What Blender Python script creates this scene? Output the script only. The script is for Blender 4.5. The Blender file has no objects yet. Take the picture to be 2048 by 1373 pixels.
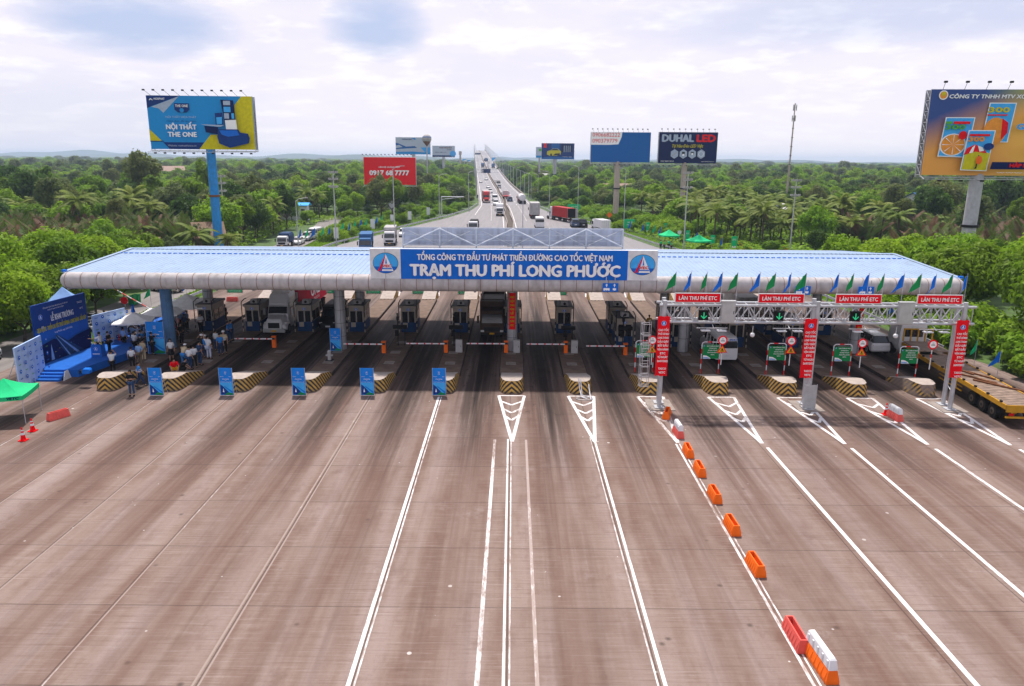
import bpy, math, random
import numpy as np
from mathutils import Vector, Matrix, Euler
R = math.radians
random.seed(7); rng = np.random.default_rng(7)
S = bpy.context.scene
COL = S.collection

# ------------------------------------------------------------------ camera
F, PITCH, ROLL, H0, CX, CY = 1480.0, R(13.9), R(0.42), 17.0, 1024.0, 686.5
cam_d = bpy.data.cameras.new('camera'); cam = bpy.data.objects.new('camera', cam_d); COL.objects.link(cam)
cam_d.sensor_width = 36.0; cam_d.lens = F/2048*36.0; cam_d.clip_start = 0.5; cam_d.clip_end = 60000
cam.matrix_world = Matrix.Translation((0, 0, H0)) @ Matrix.Rotation(R(90)-PITCH, 4, 'X') @ Matrix.Rotation(ROLL, 4, 'Z')
S.camera = cam

def ray(x, y):
    u = (x-CX)/F; v = -(y-CY)/F
    c, s = math.cos(ROLL), math.sin(ROLL)
    u, v = c*u-s*v, s*u+c*v
    return (u, math.cos(PITCH)+v*math.sin(PITCH), -math.sin(PITCH)+v*math.cos(PITCH))
def G(x, y, z=0.0):
    r = ray(x, y); t = (z-H0)/r[2]; return (r[0]*t, r[1]*t, z)
def AY(x, y, Y):
    r = ray(x, y); t = Y/r[1]; return (r[0]*t, Y, H0+r[2]*t)

# ------------------------------------------------------------------ sun, sky, exposure
SUN_EL, SUN_AZ = R(65), R(-12)          # azimuth from +Y towards +X
sd = Vector((math.sin(SUN_AZ)*math.cos(SUN_EL), math.cos(SUN_AZ)*math.cos(SUN_EL), math.sin(SUN_EL)))
sl = bpy.data.lights.new('sun', 'SUN'); sl.energy = 4.6; sl.angle = R(3.0); sl.color = (1.0, 0.93, 0.85)
so = bpy.data.objects.new('sun', sl); COL.objects.link(so)
so.rotation_euler = sd.to_track_quat('Z', 'Y').to_euler(); so.location = (0, 0, 120)
S.view_settings.view_transform = 'Standard'; S.view_settings.look = 'None'
S.view_settings.exposure = 0.17; S.view_settings.gamma = 1.0
S.cycles.max_bounces = 6; S.cycles.transparent_max_bounces = 8; S.cycles.volume_bounces = 0
S.cycles.diffuse_bounces = 2; S.cycles.glossy_bounces = 2

class NT:
    def __init__(s, nt): s.nt = nt; nt.nodes.clear()
    def n(s, t, _p=None, **k):
        nd = s.nt.nodes.new(t)
        for a, b in (_p or {}).items(): setattr(nd, a, b)
        for a, b in k.items():
            i = nd.inputs[int(a[1:])] if (a[0] == 'i' and a[1:].isdigit()) else nd.inputs[a.replace('_', ' ')]
            s.put(i, b)
        return nd
    def put(s, i, b):
        if isinstance(b, bpy.types.NodeSocket): s.nt.links.new(b, i)
        elif isinstance(b, bpy.types.Node): s.nt.links.new(b.outputs[0], i)
        else:
            if isinstance(b, tuple) and len(b) == 3 and i.type == 'RGBA': b = b+(1,)
            i.default_value = b
    def m(s, op, a, b=0.0, c=None):
        k = dict(i0=a, i1=b)
        if c is not None: k['i2'] = c
        return s.n('ShaderNodeMath', {'operation': op}, **k).outputs[0]
    def mix(s, f, a, b, bt='MIX'):
        nd = s.n('ShaderNodeMix', {'data_type': 'RGBA', 'blend_type': bt})
        s.put(nd.inputs[0], f); s.put(nd.inputs[6], a); s.put(nd.inputs[7], b)
        return nd.outputs[2]
    def noise(s, vec, scale, detail=4.0, rough=0.55):
        return s.n('ShaderNodeTexNoise', None, Vector=vec, Scale=scale, Detail=detail, Roughness=rough).outputs[0]
    def ramp(s, f, a, b):      # clamped linear map a..b -> 0..1
        nd = s.n('ShaderNodeMapRange', None, Value=f); nd.inputs[1].default_value = a; nd.inputs[2].default_value = b
        return nd.outputs[0]
    def vscale(s, vec, x, y, z):
        return s.n('ShaderNodeVectorMath', {'operation': 'MULTIPLY'}, i0=vec, i1=(x, y, z)).outputs[0]

w = bpy.data.worlds.new('World'); S.world = w; w.use_nodes = True
t = NT(w.node_tree)
sky = t.n('ShaderNodeTexSky', {'sky_type': 'NISHITA', 'sun_disc': False, 'sun_elevation': SUN_EL, 'sun_rotation': SUN_AZ,
                               'air_density': 1.0, 'dust_density': 2.0, 'ozone_density': 1.0})
vec = t.n('ShaderNodeTexCoord').outputs[0]
sp = t.n('ShaderNodeSeparateXYZ', None, Vector=vec)
zz = t.m('MAXIMUM', sp.outputs[2], 0.0)
den = t.m('ADD', zz, 0.16)
px = t.m('DIVIDE', sp.outputs[0], den); py = t.m('DIVIDE', sp.outputs[1], den)
flat = t.n('ShaderNodeCombineXYZ', None, X=px, Y=py, Z=0.0).outputs[0]
n1 = t.noise(flat, 1.5, 8.0, 0.55); n2 = t.noise(t.n('ShaderNodeVectorMath', {'operation': 'ADD'}, i0=flat, i1=(7.3, 2.2, 0)).outputs[0], 3.4, 8.0, 0.6)
def gap(d, rx, rz):   # soft hole in the cloud layer round a sky direction
    dx = t.m('DIVIDE', t.m('SUBTRACT', sp.outputs[0], d[0]), rx); dz = t.m('DIVIDE', t.m('SUBTRACT', sp.outputs[2], d[2]), rz)
    r2 = t.m('ADD', t.m('MULTIPLY', dx, dx), t.m('MULTIPLY', dz, dz))
    return t.ramp(t.m('ADD', r2, t.m('MULTIPLY', t.m('SUBTRACT', n2, 0.5), 1.8)), 1.5, 0.1)
g1 = gap(Vector(ray(272, 48)).normalized(), 0.092, 0.034); g2 = gap(Vector(ray(752, 50)).normalized(), 0.056, 0.036)
g4 = t.m('MULTIPLY', gap(Vector(ray(120, 230)).normalized(), 0.2, 0.05), 0.32)
g3 = t.m('MULTIPLY', gap(Vector(ray(1900, 15)).normalized(), 0.30, 0.035), 0.6)
g = t.m('MAXIMUM', t.m('MAXIMUM', g1, g2), t.m('MAXIMUM', g3, g4))
puff = t.ramp(t.m('ADD', n2, t.m('MULTIPLY', t.m('SUBTRACT', n1, .5), .5)), 0.50, 0.62)
lil = t.mix(t.ramp(n1, 0.35, 0.65), (8.1, 7.8, 9.0), (8.9, 8.45, 9.35))
cl = t.mix(t.m('MULTIPLY', puff, 0.55), lil, (10.2, 10.0, 10.2))
hz = t.ramp(zz, 0.12, 0.0)
cl = t.mix(t.m('MULTIPLY', hz, 0.85), cl, (9.3, 8.8, 9.1))
blue = t.mix(0.75, sky.outputs[0], (5.2, 5.9, 8.4))
upper = t.ramp(zz, 0.30, 0.75)       # thinner cloud overhead
skyc = t.mix(g, cl, blue)
skyc = t.mix(t.m('MULTIPLY', upper, 0.6), skyc, sky.outputs[0])
t.n('ShaderNodeOutputWorld', None, Surface=t.n('ShaderNodeBackground', None, Color=skyc, Strength=0.1))

# ------------------------------------------------------------------ materials
MATS = {}
def M(name, col=None, rough=0.6, metal=0.0, var=0.12, scale=2.0, emit=None, spec=0.10, dirt=0.0):
    if name in MATS: return MATS[name]
    m = bpy.data.materials.new(name); m.use_nodes = True; MATS[name] = m
    t = NT(m.node_tree); oc = t.n('ShaderNodeTexCoord').outputs[3]
    a = tuple(max(0, c*(1-var)) for c in col); b = tuple(min(1, c*(1+var)) for c in col)
    n = t.noise(oc, scale, 5.0)
    c = t.mix(t.ramp(n, 0.3, 0.7), a, b)
    if dirt:
        nn = t.noise(t.vscale(oc, 1.0, 1.0, 0.25), 1.7, 6.0)
        c = t.mix(t.m('MULTIPLY', t.ramp(nn, 0.5, 0.75), dirt), c, (0.10, 0.07, 0.05))
    bs = t.n('ShaderNodeBsdfPrincipled', None, Base_Color=c, Roughness=t.m('ADD', t.m('MULTIPLY', n, 0.16), rough-0.08), Metallic=metal)
    bs.inputs['Specular IOR Level'].default_value = spec
    if emit:
        t.put(bs.inputs['Emission Color'], tuple(col)); bs.inputs['Emission Strength'].default_value = emit
    t.n('ShaderNodeOutputMaterial', None, Surface=bs)
    return m
def pal(*rows):
    for r in rows: M(r[0], r[1], **(r[2] if len(r) > 2 else {}))
pal(('white', (.72, .73, .76), dict(dirt=.12)), ('cream', (.40, .35, .30), dict(dirt=.25)), ('lilac_grey', (.47, .445, .45), dict(dirt=.45, rough=.55)),
    ('steel', (.42, .43, .46), dict(rough=.42, metal=.35, dirt=.2)), ('galv', (.50, .51, .54), dict(rough=.45, metal=.3, dirt=.1)),
    ('dark', (.025, .025, .028)), ('glass', (.012, .016, .022), dict(rough=.12, spec=.8)), ('rubber', (.018, .018, .018), dict(rough=.9)),
    ('sign_blue', (.010, .15, .64), dict(var=.05, spec=.04)), ('booth_blue', (.012, .05, .15), dict(dirt=.25)), ('deep_blue', (.008, .05, .26)),
    ('banner_blue', (.012, .22, .75), dict(var=.08)), ('sky_print', (.06, .42, .92)), ('red', (.82, .006, .010), dict(var=.05, spec=.03)), ('banner_red', (.85, .006, .015), dict(var=.05, spec=.03)),
    ('yellow', (.78, .42, .02)), ('orange', (.95, .16, .015), dict(dirt=.1)), ('faded_red', (.75, .12, .10), dict(dirt=.1)), ('green', (.01, .24, .07), dict(var=.08)),
    ('tent_green', (.012, .50, .19), dict(var=.1)), ('text_white', (.93, .94, .96), dict(var=.02)), ('print_yellow', (.62, .55, .01)),
    ('black', (.012, .012, .013)), ('silver', (.48, .49, .5), dict(rough=.35, metal=.3)), ('car_white', (.70, .70, .72), dict(rough=.3, var=.03, spec=.6)),
    ('car_red', (.5, .02, .02), dict(rough=.3, spec=.6)), ('car_blue', (.03, .06, .13), dict(rough=.3, spec=.6)), ('rust', (.20, .085, .04)), ('truck_brown', (.075, .045, .035), dict(dirt=.3)),
    ('lamp_glass', (.7, .7, .72), dict(rough=.2)), ('tail_red', (.5, .01, .01), dict(rough=.3)), ('truck_yellow', (.52, .27, .02), dict(dirt=.4)),
    ('wood_deck', (.26, .19, .15), dict(var=.3, dirt=.3)), ('canvas', (.90, .89, .88), dict(dirt=.1)), ('skin', (.42, .24, .16)), ('hair', (.012, .01, .009)),
    ('pale_blue', (.22, .38, .70)), ('thatch', (.22, .14, .09), dict(var=.4, scale=6)), ('tile_brown', (.30, .2, .16)), ('concrete', (.30, .26, .235), dict(var=.2, dirt=.3)),
    ('bark', (.09, .07, .055), dict(var=.3)), ('container_red', (.42, .03, .03), dict(dirt=.3)), ('magenta_red', (.62, .015, .06)), ('truck_blue', (.04, .13, .3), dict(dirt=.2)),
    ('grey_box', (.42, .41, .41), dict(dirt=.3)), ('stage_blue', (.012, .12, .5)), ('print_light', (.42, .58, .88)), ('green_light', (.03, .6, .25), dict(emit=.3)),
    ('jeans', (.03, .07, .16)), ('shirt_white', (.68, .70, .74)), ('shirt_blue', (.25, .42, .72)), ('shirt_navy', (.02, .05, .13)), ('shirt_bright', (.03, .22, .62)),
    ('vest', (.55, .45, .3)), ('khaki', (.2, .15, .1)), ('pale_skirt', (.5, .55, .7)), ('pink', (.7, .3, .35)), ('post_blue', (.12, .26, .48), dict(dirt=.25)))
T_ = 'text_white'

# ------------------------------------------------------------------ mesh helpers
class MB:
    def __init__(s): s.v = []; s.f = []; s.m = []; s.mats = []; s.sm = []
    def mi(s, m):
        if m not in s.mats: s.mats.append(m)
        return s.mats.index(m)
    def add(s, vs, fs, m, smooth=False):
        o = len(s.v); s.v += [tuple(p) for p in vs]; k = s.mi(m)
        for f in fs: s.f.append(tuple(i+o for i in f)); s.m.append(k); s.sm.append(smooth)
        return s
    def poly(s, pts, m): return s.add(pts, [tuple(range(len(pts)))], m)
    def box(s, x0, y0, z0, x1, y1, z1, m, tx=0.0, ty=0.0):     # tx, ty: how much the top draws in
        v = [(x0, y0, z0), (x1, y0, z0), (x1, y1, z0), (x0, y1, z0), (x0+tx, y0+ty, z1), (x1-tx, y0+ty, z1), (x1-tx, y1-ty, z1), (x0+tx, y1-ty, z1)]
        return s.add(v, [(3, 2, 1, 0), (4, 5, 6, 7), (0, 1, 5, 4), (1, 2, 6, 5), (2, 3, 7, 6), (3, 0, 4, 7)], m)
    def cyl(s, p, q, r, m, n=10, r2=None, caps=True, smooth=True):
        p = Vector(p); q = Vector(q); d = (q-p); L = d.length
        if L < 1e-6: return s
        d /= L; a = d.orthogonal().normalized(); b = d.cross(a); r2 = r if r2 is None else r2
        vs = []
        for c, rr in ((p, r), (q, r2)):
            for i in range(n):
                an = 2*math.pi*i/n; vs.append(c+(a*math.cos(an)+b*math.sin(an))*rr)
        s.add(vs, [(i, (i+1) % n, (i+1) % n+n, i+n) for i in range(n)], m, smooth)
        if caps:
            s.add(vs[:n], [tuple(reversed(range(n)))], m); s.add(vs[n:], [tuple(range(n))], m)
        return s
    def tube(s, pts, r, m, n=8):
        for a, b in zip(pts, pts[1:]): s.cyl(a, b, r, m, n)
        return s
    def prism(s, prof, x0, x1, m, ins=None):   # profile in (y,z), run along x
        n = len(prof); vs = [(x0, y, z) for y, z in prof]+[(x1, y, z) for y, z in prof]
        s.add(vs, [(i, (i+1) % n, (i+1) % n+n, i+n) for i in range(n)], m)
        return s.add(vs, [tuple(range(n-1, -1, -1)), tuple(range(n, 2*n))], m)
    def ball(s, c, r, m, n=10, k=6):
        if not isinstance(r, tuple): r = (r, r, r)
        vs = []; fs = []
        for j in range(k+1):
            ph = math.pi*j/k
            for i in range(n):
                an = 2*math.pi*i/n
                vs.append((c[0]+r[0]*math.sin(ph)*math.cos(an), c[1]+r[1]*math.sin(ph)*math.sin(an), c[2]+r[2]*math.cos(ph)))
        for j in range(k):
            for i in range(n): fs.append((j*n+i, (j+1)*n+i, (j+1)*n+(i+1) % n, j*n+(i+1) % n))
        return s.add(vs, fs, m, True)
    def build(s, name, parent=None, loc=(0, 0, 0), rz=0.0):
        me = bpy.data.meshes.new(name); me.from_pydata(s.v, [], s.f)
        for m in s.mats: me.materials.append(MATS[m] if isinstance(m, str) else m)
        me.polygons.foreach_set('material_index', s.m); me.polygons.foreach_set('use_smooth', s.sm); me.update()
        o = bpy.data.objects.new(name, me); COL.objects.link(o); o.location = loc; o.rotation_euler = (0, 0, rz)
        if parent: o.parent = parent
        return o
def tag(o, label=None, cat=None, group=None, kind=None):
    if label: o['label'] = label
    if cat: o['category'] = cat
    if group: o['group'] = group
    if kind: o['kind'] = kind
    return o
def T(name, label, cat, loc=(0, 0, 0), rz=0.0, group=None):
    o = bpy.data.objects.new(name, None); COL.objects.link(o); o.empty_display_size = 0.3
    o.location = loc; o.rotation_euler = (0, 0, rz)
    return tag(o, label, cat, group)
def kids(o): return [c for c in o.children]
def copy_tree(o, loc=None, rz=None, label=None, parent=None, sc=None):
    c = o.copy(); COL.objects.link(c); c.parent = parent
    if loc is not None: c.location = loc
    if rz is not None: c.rotation_euler = (0, 0, rz)
    if sc is not None: c.scale = (sc, sc, sc) if not isinstance(sc, tuple) else sc
    if label: c['label'] = label
    for ch in o.children: copy_tree(ch, parent=c)
    return c
def struct(name, mb): return tag(mb.build(name), kind='structure')

_tc = {}
def text_mesh(s, bold=0.0, shear=0.0):      # the barred D and the horned O are drawn as the plain letter plus their own stroke
    tr = {'Đ': 'D', 'Ơ': 'O', 'Ớ': 'Ó', 'Ờ': 'Ò', 'Ợ': 'Ọ', 'đ': 'd'}
    p = ''.join(tr.get(c, c) for c in s)
    if p == s: return raw_text(s, bold, shear)
    k = (s, 'x', shear)
    if k in _tc: return _tc[k]
    vs, fs = raw_text(p, 0, shear); vs = [tuple(v) for v in vs]; fs = list(fs)
    for i, c in enumerate(s):
        if c in tr:
            g = raw_text('D' if c == 'Đ' else 'O', 0, 0)[0]; w_ = g[:, 0].max()-g[:, 0].min()
            x1 = raw_text(p[:i]+('D' if c == 'Đ' else 'O'), 0, 0)[0][:, 0].max(); x0 = x1-w_; h = CAPH; n = len(vs)
            if c == 'Đ': vs += [(x0-.07, h*.44), (x0+w_*.45, h*.44), (x0+w_*.45, h*.57), (x0-.07, h*.57)]
            else: vs += [(x1-.14, h*.86), (x1-.03, h*.80), (x1+.07, h*1.12), (x1-.03, h*1.14)]
            fs.append((n, n+1, n+2, n+3))
    _tc[k] = (np.array(vs), fs); return _tc[k]
def raw_text(s, bold=0.0, shear=0.0):
    k = (s, bold, shear)
    if k in _tc: return _tc[k]
    cu = bpy.data.curves.new('t', 'FONT'); cu.body = s; cu.offset = bold; cu.shear = shear; cu.resolution_u = 2
    o = bpy.data.objects.new('t', cu); COL.objects.link(o)
    dg = bpy.context.evaluated_depsgraph_get(); dg.update()
    me = o.evaluated_get(dg).to_mesh()
    vs = np.array([v.co[:2] for v in me.vertices]) if len(me.vertices) else np.zeros((0, 2)); fs = [tuple(p.vertices) for p in me.polygons]
    o.evaluated_get(dg).to_mesh_clear(); bpy.data.objects.remove(o); bpy.data.curves.remove(cu)
    _tc[k] = (vs, fs); return _tc[k]
CAPH = float(raw_text('H')[0][:, 1].max())
class Print:      # things printed on a flat face that looks towards local -Y; later layers sit proud of earlier ones
    def __init__(s, y=0.0, step=0.012): s.b = MB(); s.y = y; s.st = step
    def up(s): s.y -= s.st; return s
    def poly(s, pts, m): s.up(); s.b.poly([(u, s.y, v) for u, v in pts], m); return s
    def rect(s, x0, z0, x1, z1, m): return s.poly([(x0, z0), (x1, z0), (x1, z1), (x0, z1)], m)
    def disc(s, cx, cz, rx, m, rz=None, n=24):
        rz = rz or rx
        return s.poly([(cx+rx*math.cos(2*math.pi*i/n), cz+rz*math.sin(2*math.pi*i/n)) for i in range(n)], m)
    def text(s, body, cx, z, W, h, m=T_, bold=0.0, shear=0.0, rot=0.0):   # centred on cx, baseline z, width W, capital height h
        vs, fs = text_mesh(body, 0.0, shear)
        if not len(vs): return s
        s.up()
        if bold:
            d = bold*.85*min(h/CAPH, W/(vs[:, 0].max()-vs[:, 0].min()))
            s.text(body, cx-d*math.cos(rot), z, W, h, m, 0.0, shear, rot); s.text(body, cx+d*math.cos(rot), z, W, h, m, 0.0, shear, rot); s.text(body, cx, z+d*.6, W, h, m, 0.0, shear, rot); s.text(body, cx, z-d*.6, W, h, m, 0.0, shear, rot)
            return s
        x0, x1 = vs[:, 0].min(), vs[:, 0].max(); kx = W/(x1-x0); kz = h/CAPH
        c, sn = math.cos(rot), math.sin(rot)
        P = [((a-(x0+x1)/2)*kx, b*kz) for a, b in vs]
        s.b.add([(cx+a*c-b*sn, s.y, z+a*sn+b*c) for a, b in P], fs, m); return s
    def build(s, name, parent, loc=(0, 0, 0), rz=0.0): return s.b.build(name, parent, loc, rz)
def emblem(p, cx, cz, r, k=1.0):     # round blue badge with the white road-and-A mark
    p.disc(cx, cz, r, 'text_white', r*k); p.disc(cx, cz, r*.93, 'sign_blue', r*.93*k)
    p.poly([(cx-r*.5, cz-r*.5*k), (cx-r*.25, cz-r*.5*k), (cx+r*.02, cz+r*.35*k), (cx+r*.25, cz-r*.5*k), (cx+r*.5, cz-r*.5*k), (cx+r*.02, cz+r*.8*k)], T_)
    p.rect(cx-r*.35, cz-r*.28*k, cx+r*.35, cz-r*.16*k, T_)
#PART2
# ------------------------------------------------------------------ ground, plaza, roads
def ground_mat():
    m = bpy.data.materials.new('grass_ground'); m.use_nodes = True; MATS['grass_ground'] = m
    t = NT(m.node_tree); oc = t.n('ShaderNodeTexCoord').outputs[3]
    a = t.noise(oc, 0.012, 4.0); b = t.noise(oc, 0.6, 6.0); c0 = t.noise(oc, 5.0, 3.0)
    c = t.mix(t.ramp(b, .35, .65), (.035, .075, .012), (.07, .14, .02))
    c = t.mix(t.m('MULTIPLY', t.ramp(a, .52, .62), .7), c, (.11, .20, .035))
    c = t.mix(t.m('MULTIPLY', t.ramp(c0, .55, .75), .4), c, (.10, .08, .045))
    t.n('ShaderNodeOutputMaterial', None, Surface=t.n('ShaderNodeBsdfPrincipled', None, Base_Color=c, Roughness=.9))
ground_mat()
PITCHX = 5.15
def concrete_mat():
    m = bpy.data.materials.new('plaza_concrete'); m.use_nodes = True; MATS['plaza_concrete'] = m
    t = NT(m.node_tree); oc = t.n('ShaderNodeTexCoord').outputs[3]; s = t.n('ShaderNodeSeparateXYZ', None, Vector=oc)
    x, y = s.outputs[0], s.outputs[1]
    big = t.noise(t.vscale(oc, .12, .06, 1), 1.0, 5.0); mid = t.noise(t.vscale(oc, .9, .35, 1), 1.0, 7.0, .65); fine = t.noise(oc, 9.0, 6.0, .7)
    stre = t.noise(t.vscale(oc, 3.2, .07, 1), 1.0, 6.0, .6); scr = t.noise(t.vscale(oc, .5, 9.0, 1), 1.0, 5.0, .7)
    c = t.mix(t.ramp(big, .3, .7), (.255, .185, .158), (.315, .240, .208))
    band = t.noise(t.vscale(oc, .75, .035, 1), 1.0, 3.0, .5)
    c = t.mix(t.m('MULTIPLY', t.ramp(band, .50, .66), .6), c, (.405, .335, .325)); c = t.mix(t.m('MULTIPLY', t.ramp(band, .50, .38), .75), c, (.175, .098, .075))
    c = t.mix(t.m('MULTIPLY', t.ramp(mid, .42, .72), .4), c, (.39, .32, .29)); c = t.mix(t.m('MULTIPLY', t.ramp(mid, .5, .28), .5), c, (.175, .105, .083))
    brush = t.noise(t.vscale(oc, .45, 11.0, 1), 1.0, 4.0, .65)
    c = t.mix(t.m('MULTIPLY', t.ramp(brush, .54, .72), .45), c, (.46, .40, .38)); c = t.mix(t.m('MULTIPLY', t.ramp(brush, .46, .30), .55), c, (.15, .095, .078))
    blot = t.noise(t.vscale(oc, .55, .4, 1), 1.0, 6.0, .7); c = t.mix(t.m('MULTIPLY', t.ramp(blot, .58, .7), .45), c, (.15, .092, .075)); c = t.mix(t.m('MULTIPLY', t.ramp(t.noise(t.vscale(oc, .22, .2, 1), 1.0, 7.0, .72), .6, .72), .55), c, (.50, .45, .43))
    c = t.mix(t.m('MULTIPLY', t.ramp(fine, .5, .8), .28), c, (.13, .09, .08))
    lines = t.noise(t.vscale(oc, 12, .10, 1), 1.0, 4.0, .7); c = t.mix(t.m('MULTIPLY', t.ramp(lines, .58, .75), .22), c, (.15, .10, .085))
    for sc_, th, off in ((.55, .05, 0.0), (.9, .045, 11.0)):
        spk = t.n('ShaderNodeTexVoronoi', None, Vector=t.n('ShaderNodeVectorMath', {'operation': 'ADD'}, i0=oc, i1=(off, off, 0)), Scale=sc_); c = t.mix(t.m('MULTIPLY', t.m('LESS_THAN', spk.outputs[0], th), t.m('GREATER_THAN', t.noise(oc, .45, 1.0), .54)), c, (.72, .69, .67))
    sp2 = t.n('ShaderNodeTexVoronoi', None, Vector=t.n('ShaderNodeVectorMath', {'operation': 'ADD'}, i0=oc, i1=(31, 17, 0)), Scale=.45); c = t.mix(t.m('MULTIPLY', t.ramp(sp2.outputs[0], .07, .02), .7), c, (.05, .04, .035))
    sy = t.m('FLOOR', t.m('DIVIDE', t.m('SUBTRACT', y, 2.8), 4.56)); sx = t.m('FLOOR', t.m('DIVIDE', t.m('ADD', x, .1), PITCHX))
    wn = t.n('ShaderNodeTexWhiteNoise', {'noise_dimensions': '2D'}, Vector=t.n('ShaderNodeCombineXYZ', None, X=sx, Y=sy, Z=0.0)).outputs[0]
    c = t.mix(t.m('MULTIPLY', wn, .22), c, (.15, .10, .085))
    # tyre and oil wear running down each lane
    wob = t.m('MULTIPLY', t.m('SUBTRACT', t.noise(t.vscale(oc, .15, .05, 1), 1.0, 2.0), .5), 1.6)
    ph = t.m('SUBTRACT', t.m('FRACT', t.m('DIVIDE', t.m('ADD', x, wob), PITCHX)), .5)      # 0 at lane centre
    dist = t.m('MULTIPLY', t.m('ABSOLUTE', ph), PITCHX)
    core = t.ramp(dist, .95, .0); track = t.ramp(t.m('ABSOLUTE', t.m('SUBTRACT', dist, .85)), .55, .0)
    wide = t.ramp(dist, 2.3, .3)
    yf = t.m('MULTIPLY', t.ramp(y, 36, 62), t.ramp(y, 92, 74)); yn = t.ramp(y, 19, 52)
    sm = t.ramp(stre, .30, .68)
    w1 = t.m('MULTIPLY', t.m('MULTIPLY', wide, t.m('ADD', .25, sm)), t.m('ADD', .24, t.m('MULTIPLY', yn, t.ramp(y, 120, 70))))
    c = t.mix(t.m('MINIMUM', t.m('MULTIPLY', w1, .95), .78), c, t.mix(t.ramp(y, 38, 56), (.165, .098, .078), (.07, .046, .04)))
    w2 = t.m('MULTIPLY', t.m('MULTIPLY', core, t.m('ADD', .3, sm)), yf)
    c = t.mix(t.m('MINIMUM', t.m('MULTIPLY', w2, 1.7), .94), c, (.022, .016, .015))
    c = t.mix(t.m('MULTIPLY', t.m('MULTIPLY', track, sm), t.m('ADD', .14, t.m('MULTIPLY', yf, .6))), c, (.03, .024, .023))
    drops = t.noise(t.vscale(oc, 1.6, .5, 1), 1.3, 3.0)
    c = t.mix(t.m('MULTIPLY', t.m('MULTIPLY', t.ramp(drops, .60, .68), wide), t.m('MULTIPLY', yf, .8)), c, (.018, .014, .013))
    # joints: cross cuts every slab, long cuts at lane lines
    jy = t.m('ABSOLUTE', t.m('SUBTRACT', t.m('FRACT', t.m('DIVIDE', t.m('SUBTRACT', y, 2.8), 4.56)), .5)); jy = t.m('MULTIPLY', t.m('SUBTRACT', .5, jy), 4.56)
    jx = t.m('ABSOLUTE', t.m('SUBTRACT', t.m('FRACT', t.m('DIVIDE', t.m('ADD', x, .1), PITCHX)), .5)); jx = t.m('MULTIPLY', t.m('SUBTRACT', .5, jx), PITCHX)
    j = t.m('MAXIMUM', t.m('MULTIPLY', t.m('LESS_THAN', jy, .026), t.ramp(mid, .3, .5)), t.m('LESS_THAN', jx, .03))
    c = t.mix(t.m('MULTIPLY', j, .6), c, (.06, .045, .04))
    c = t.n('ShaderNodeVectorMath', {'operation': 'MULTIPLY'}, i0=c, i1=(.80, .775, .76)).outputs[0]
    bmp = t.n('ShaderNodeBump', None, Strength=.25, Distance=.03, Height=fine)
    bs = t.n('ShaderNodeBsdfPrincipled', None, Base_Color=c, Roughness=t.m('ADD', .55, t.m('MULTIPLY', mid, .35)), Normal=bmp)
    bs.inputs['Specular IOR Level'].default_value = .14
    t.n('ShaderNodeOutputMaterial', None, Surface=bs)
concrete_mat()
def asphalt_mat(name, a, b):
    m = bpy.data.materials.new(name); m.use_nodes = True; MATS[name] = m
    t = NT(m.node_tree); oc = t.n('ShaderNodeTexCoord').outputs[3]
    n = t.noise(t.vscale(oc, 1.2, .05, 1), 1.0, 5.0); f = t.noise(oc, 3.0, 5.0)
    c = t.mix(t.ramp(n, .3, .7), a, b); c = t.mix(t.m('MULTIPLY', t.ramp(f, .45, .8), .3), c, tuple(v*.7 for v in a))
    t.n('ShaderNodeOutputMaterial', None, Surface=t.n('ShaderNodeBsdfPrincipled', None, Base_Color=c, Roughness=.8))
asphalt_mat('asphalt', (.185, .175, .185), (.24, .225, .235)); asphalt_mat('bridge_deck', (.20, .195, .215), (.26, .25, .27)); asphalt_mat('side_asphalt', (.15, .135, .135), (.22, .20, .195))
def paint_mat(name, keep, dirtc=(.24, .175, .15)):
    m = bpy.data.materials.new(name); m.use_nodes = True; MATS[name] = m
    t = NT(m.node_tree); oc = t.n('ShaderNodeTexCoord').outputs[3]
    n = t.m('ADD', t.m('MULTIPLY', t.noise(t.vscale(oc, 6, 1.6, 1), 1.0, 7.0, .7), .55), t.m('MULTIPLY', t.noise(t.vscale(oc, .4, .16, 1), 1.0, 3.0, .6), .45)); c = t.mix(t.ramp(n, keep-.07, keep+.07), (.70, .68, .69), dirtc)
    t.n('ShaderNodeOutputMaterial', None, Surface=t.n('ShaderNodeBsdfPrincipled', None, Base_Color=c, Roughness=.7))
paint_mat('road_paint', .58); paint_mat('worn_paint', .51); paint_mat('thin_paint', .37, (.27, .205, .18)); paint_mat('faint_paint', .40, (.33, .26, .235))

b = MB(); b.poly([(-13500, -300, -.12), (13500, -300, -.12), (13500, 7000, -.12), (-13500, 7000, -.12)], 'grass_ground'); struct('ground', b)
PL = [(-41.5, -40), (-41.5, 60), (-38.9, 66), (-38.8, 98), (-36.9, 126)]
PR = [(41.5, -40), (41.5, 62), (39.2, 74), (39.4, 92), (37.4, 112), (34.9, 126)]
b = MB(); b.poly([(x, y, 0) for x, y in PR]+[(x, y, 0) for x, y in reversed(PL)], 'plaza_concrete'); struct('toll_plaza_pavement', b)
AL = [(-36.9, 126), (-35.3, 150), (-27.5, 188), (-19.3, 226), (-14.6, 258), (-13.2, 290)]
AR = [(34.9, 126), (29.0, 152), (23.4, 188), (18.0, 221), (12.0, 254), (7.9, 290)]
b = MB()
for i in range(5): b.poly([(AL[i][0], AL[i][1], -.004), (AR[i][0], AR[i][1], -.004), (AR[i+1][0], AR[i+1][1], -.004), (AL[i+1][0], AL[i+1][1], -.004)], 'asphalt')
struct('approach_road', b)
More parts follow.
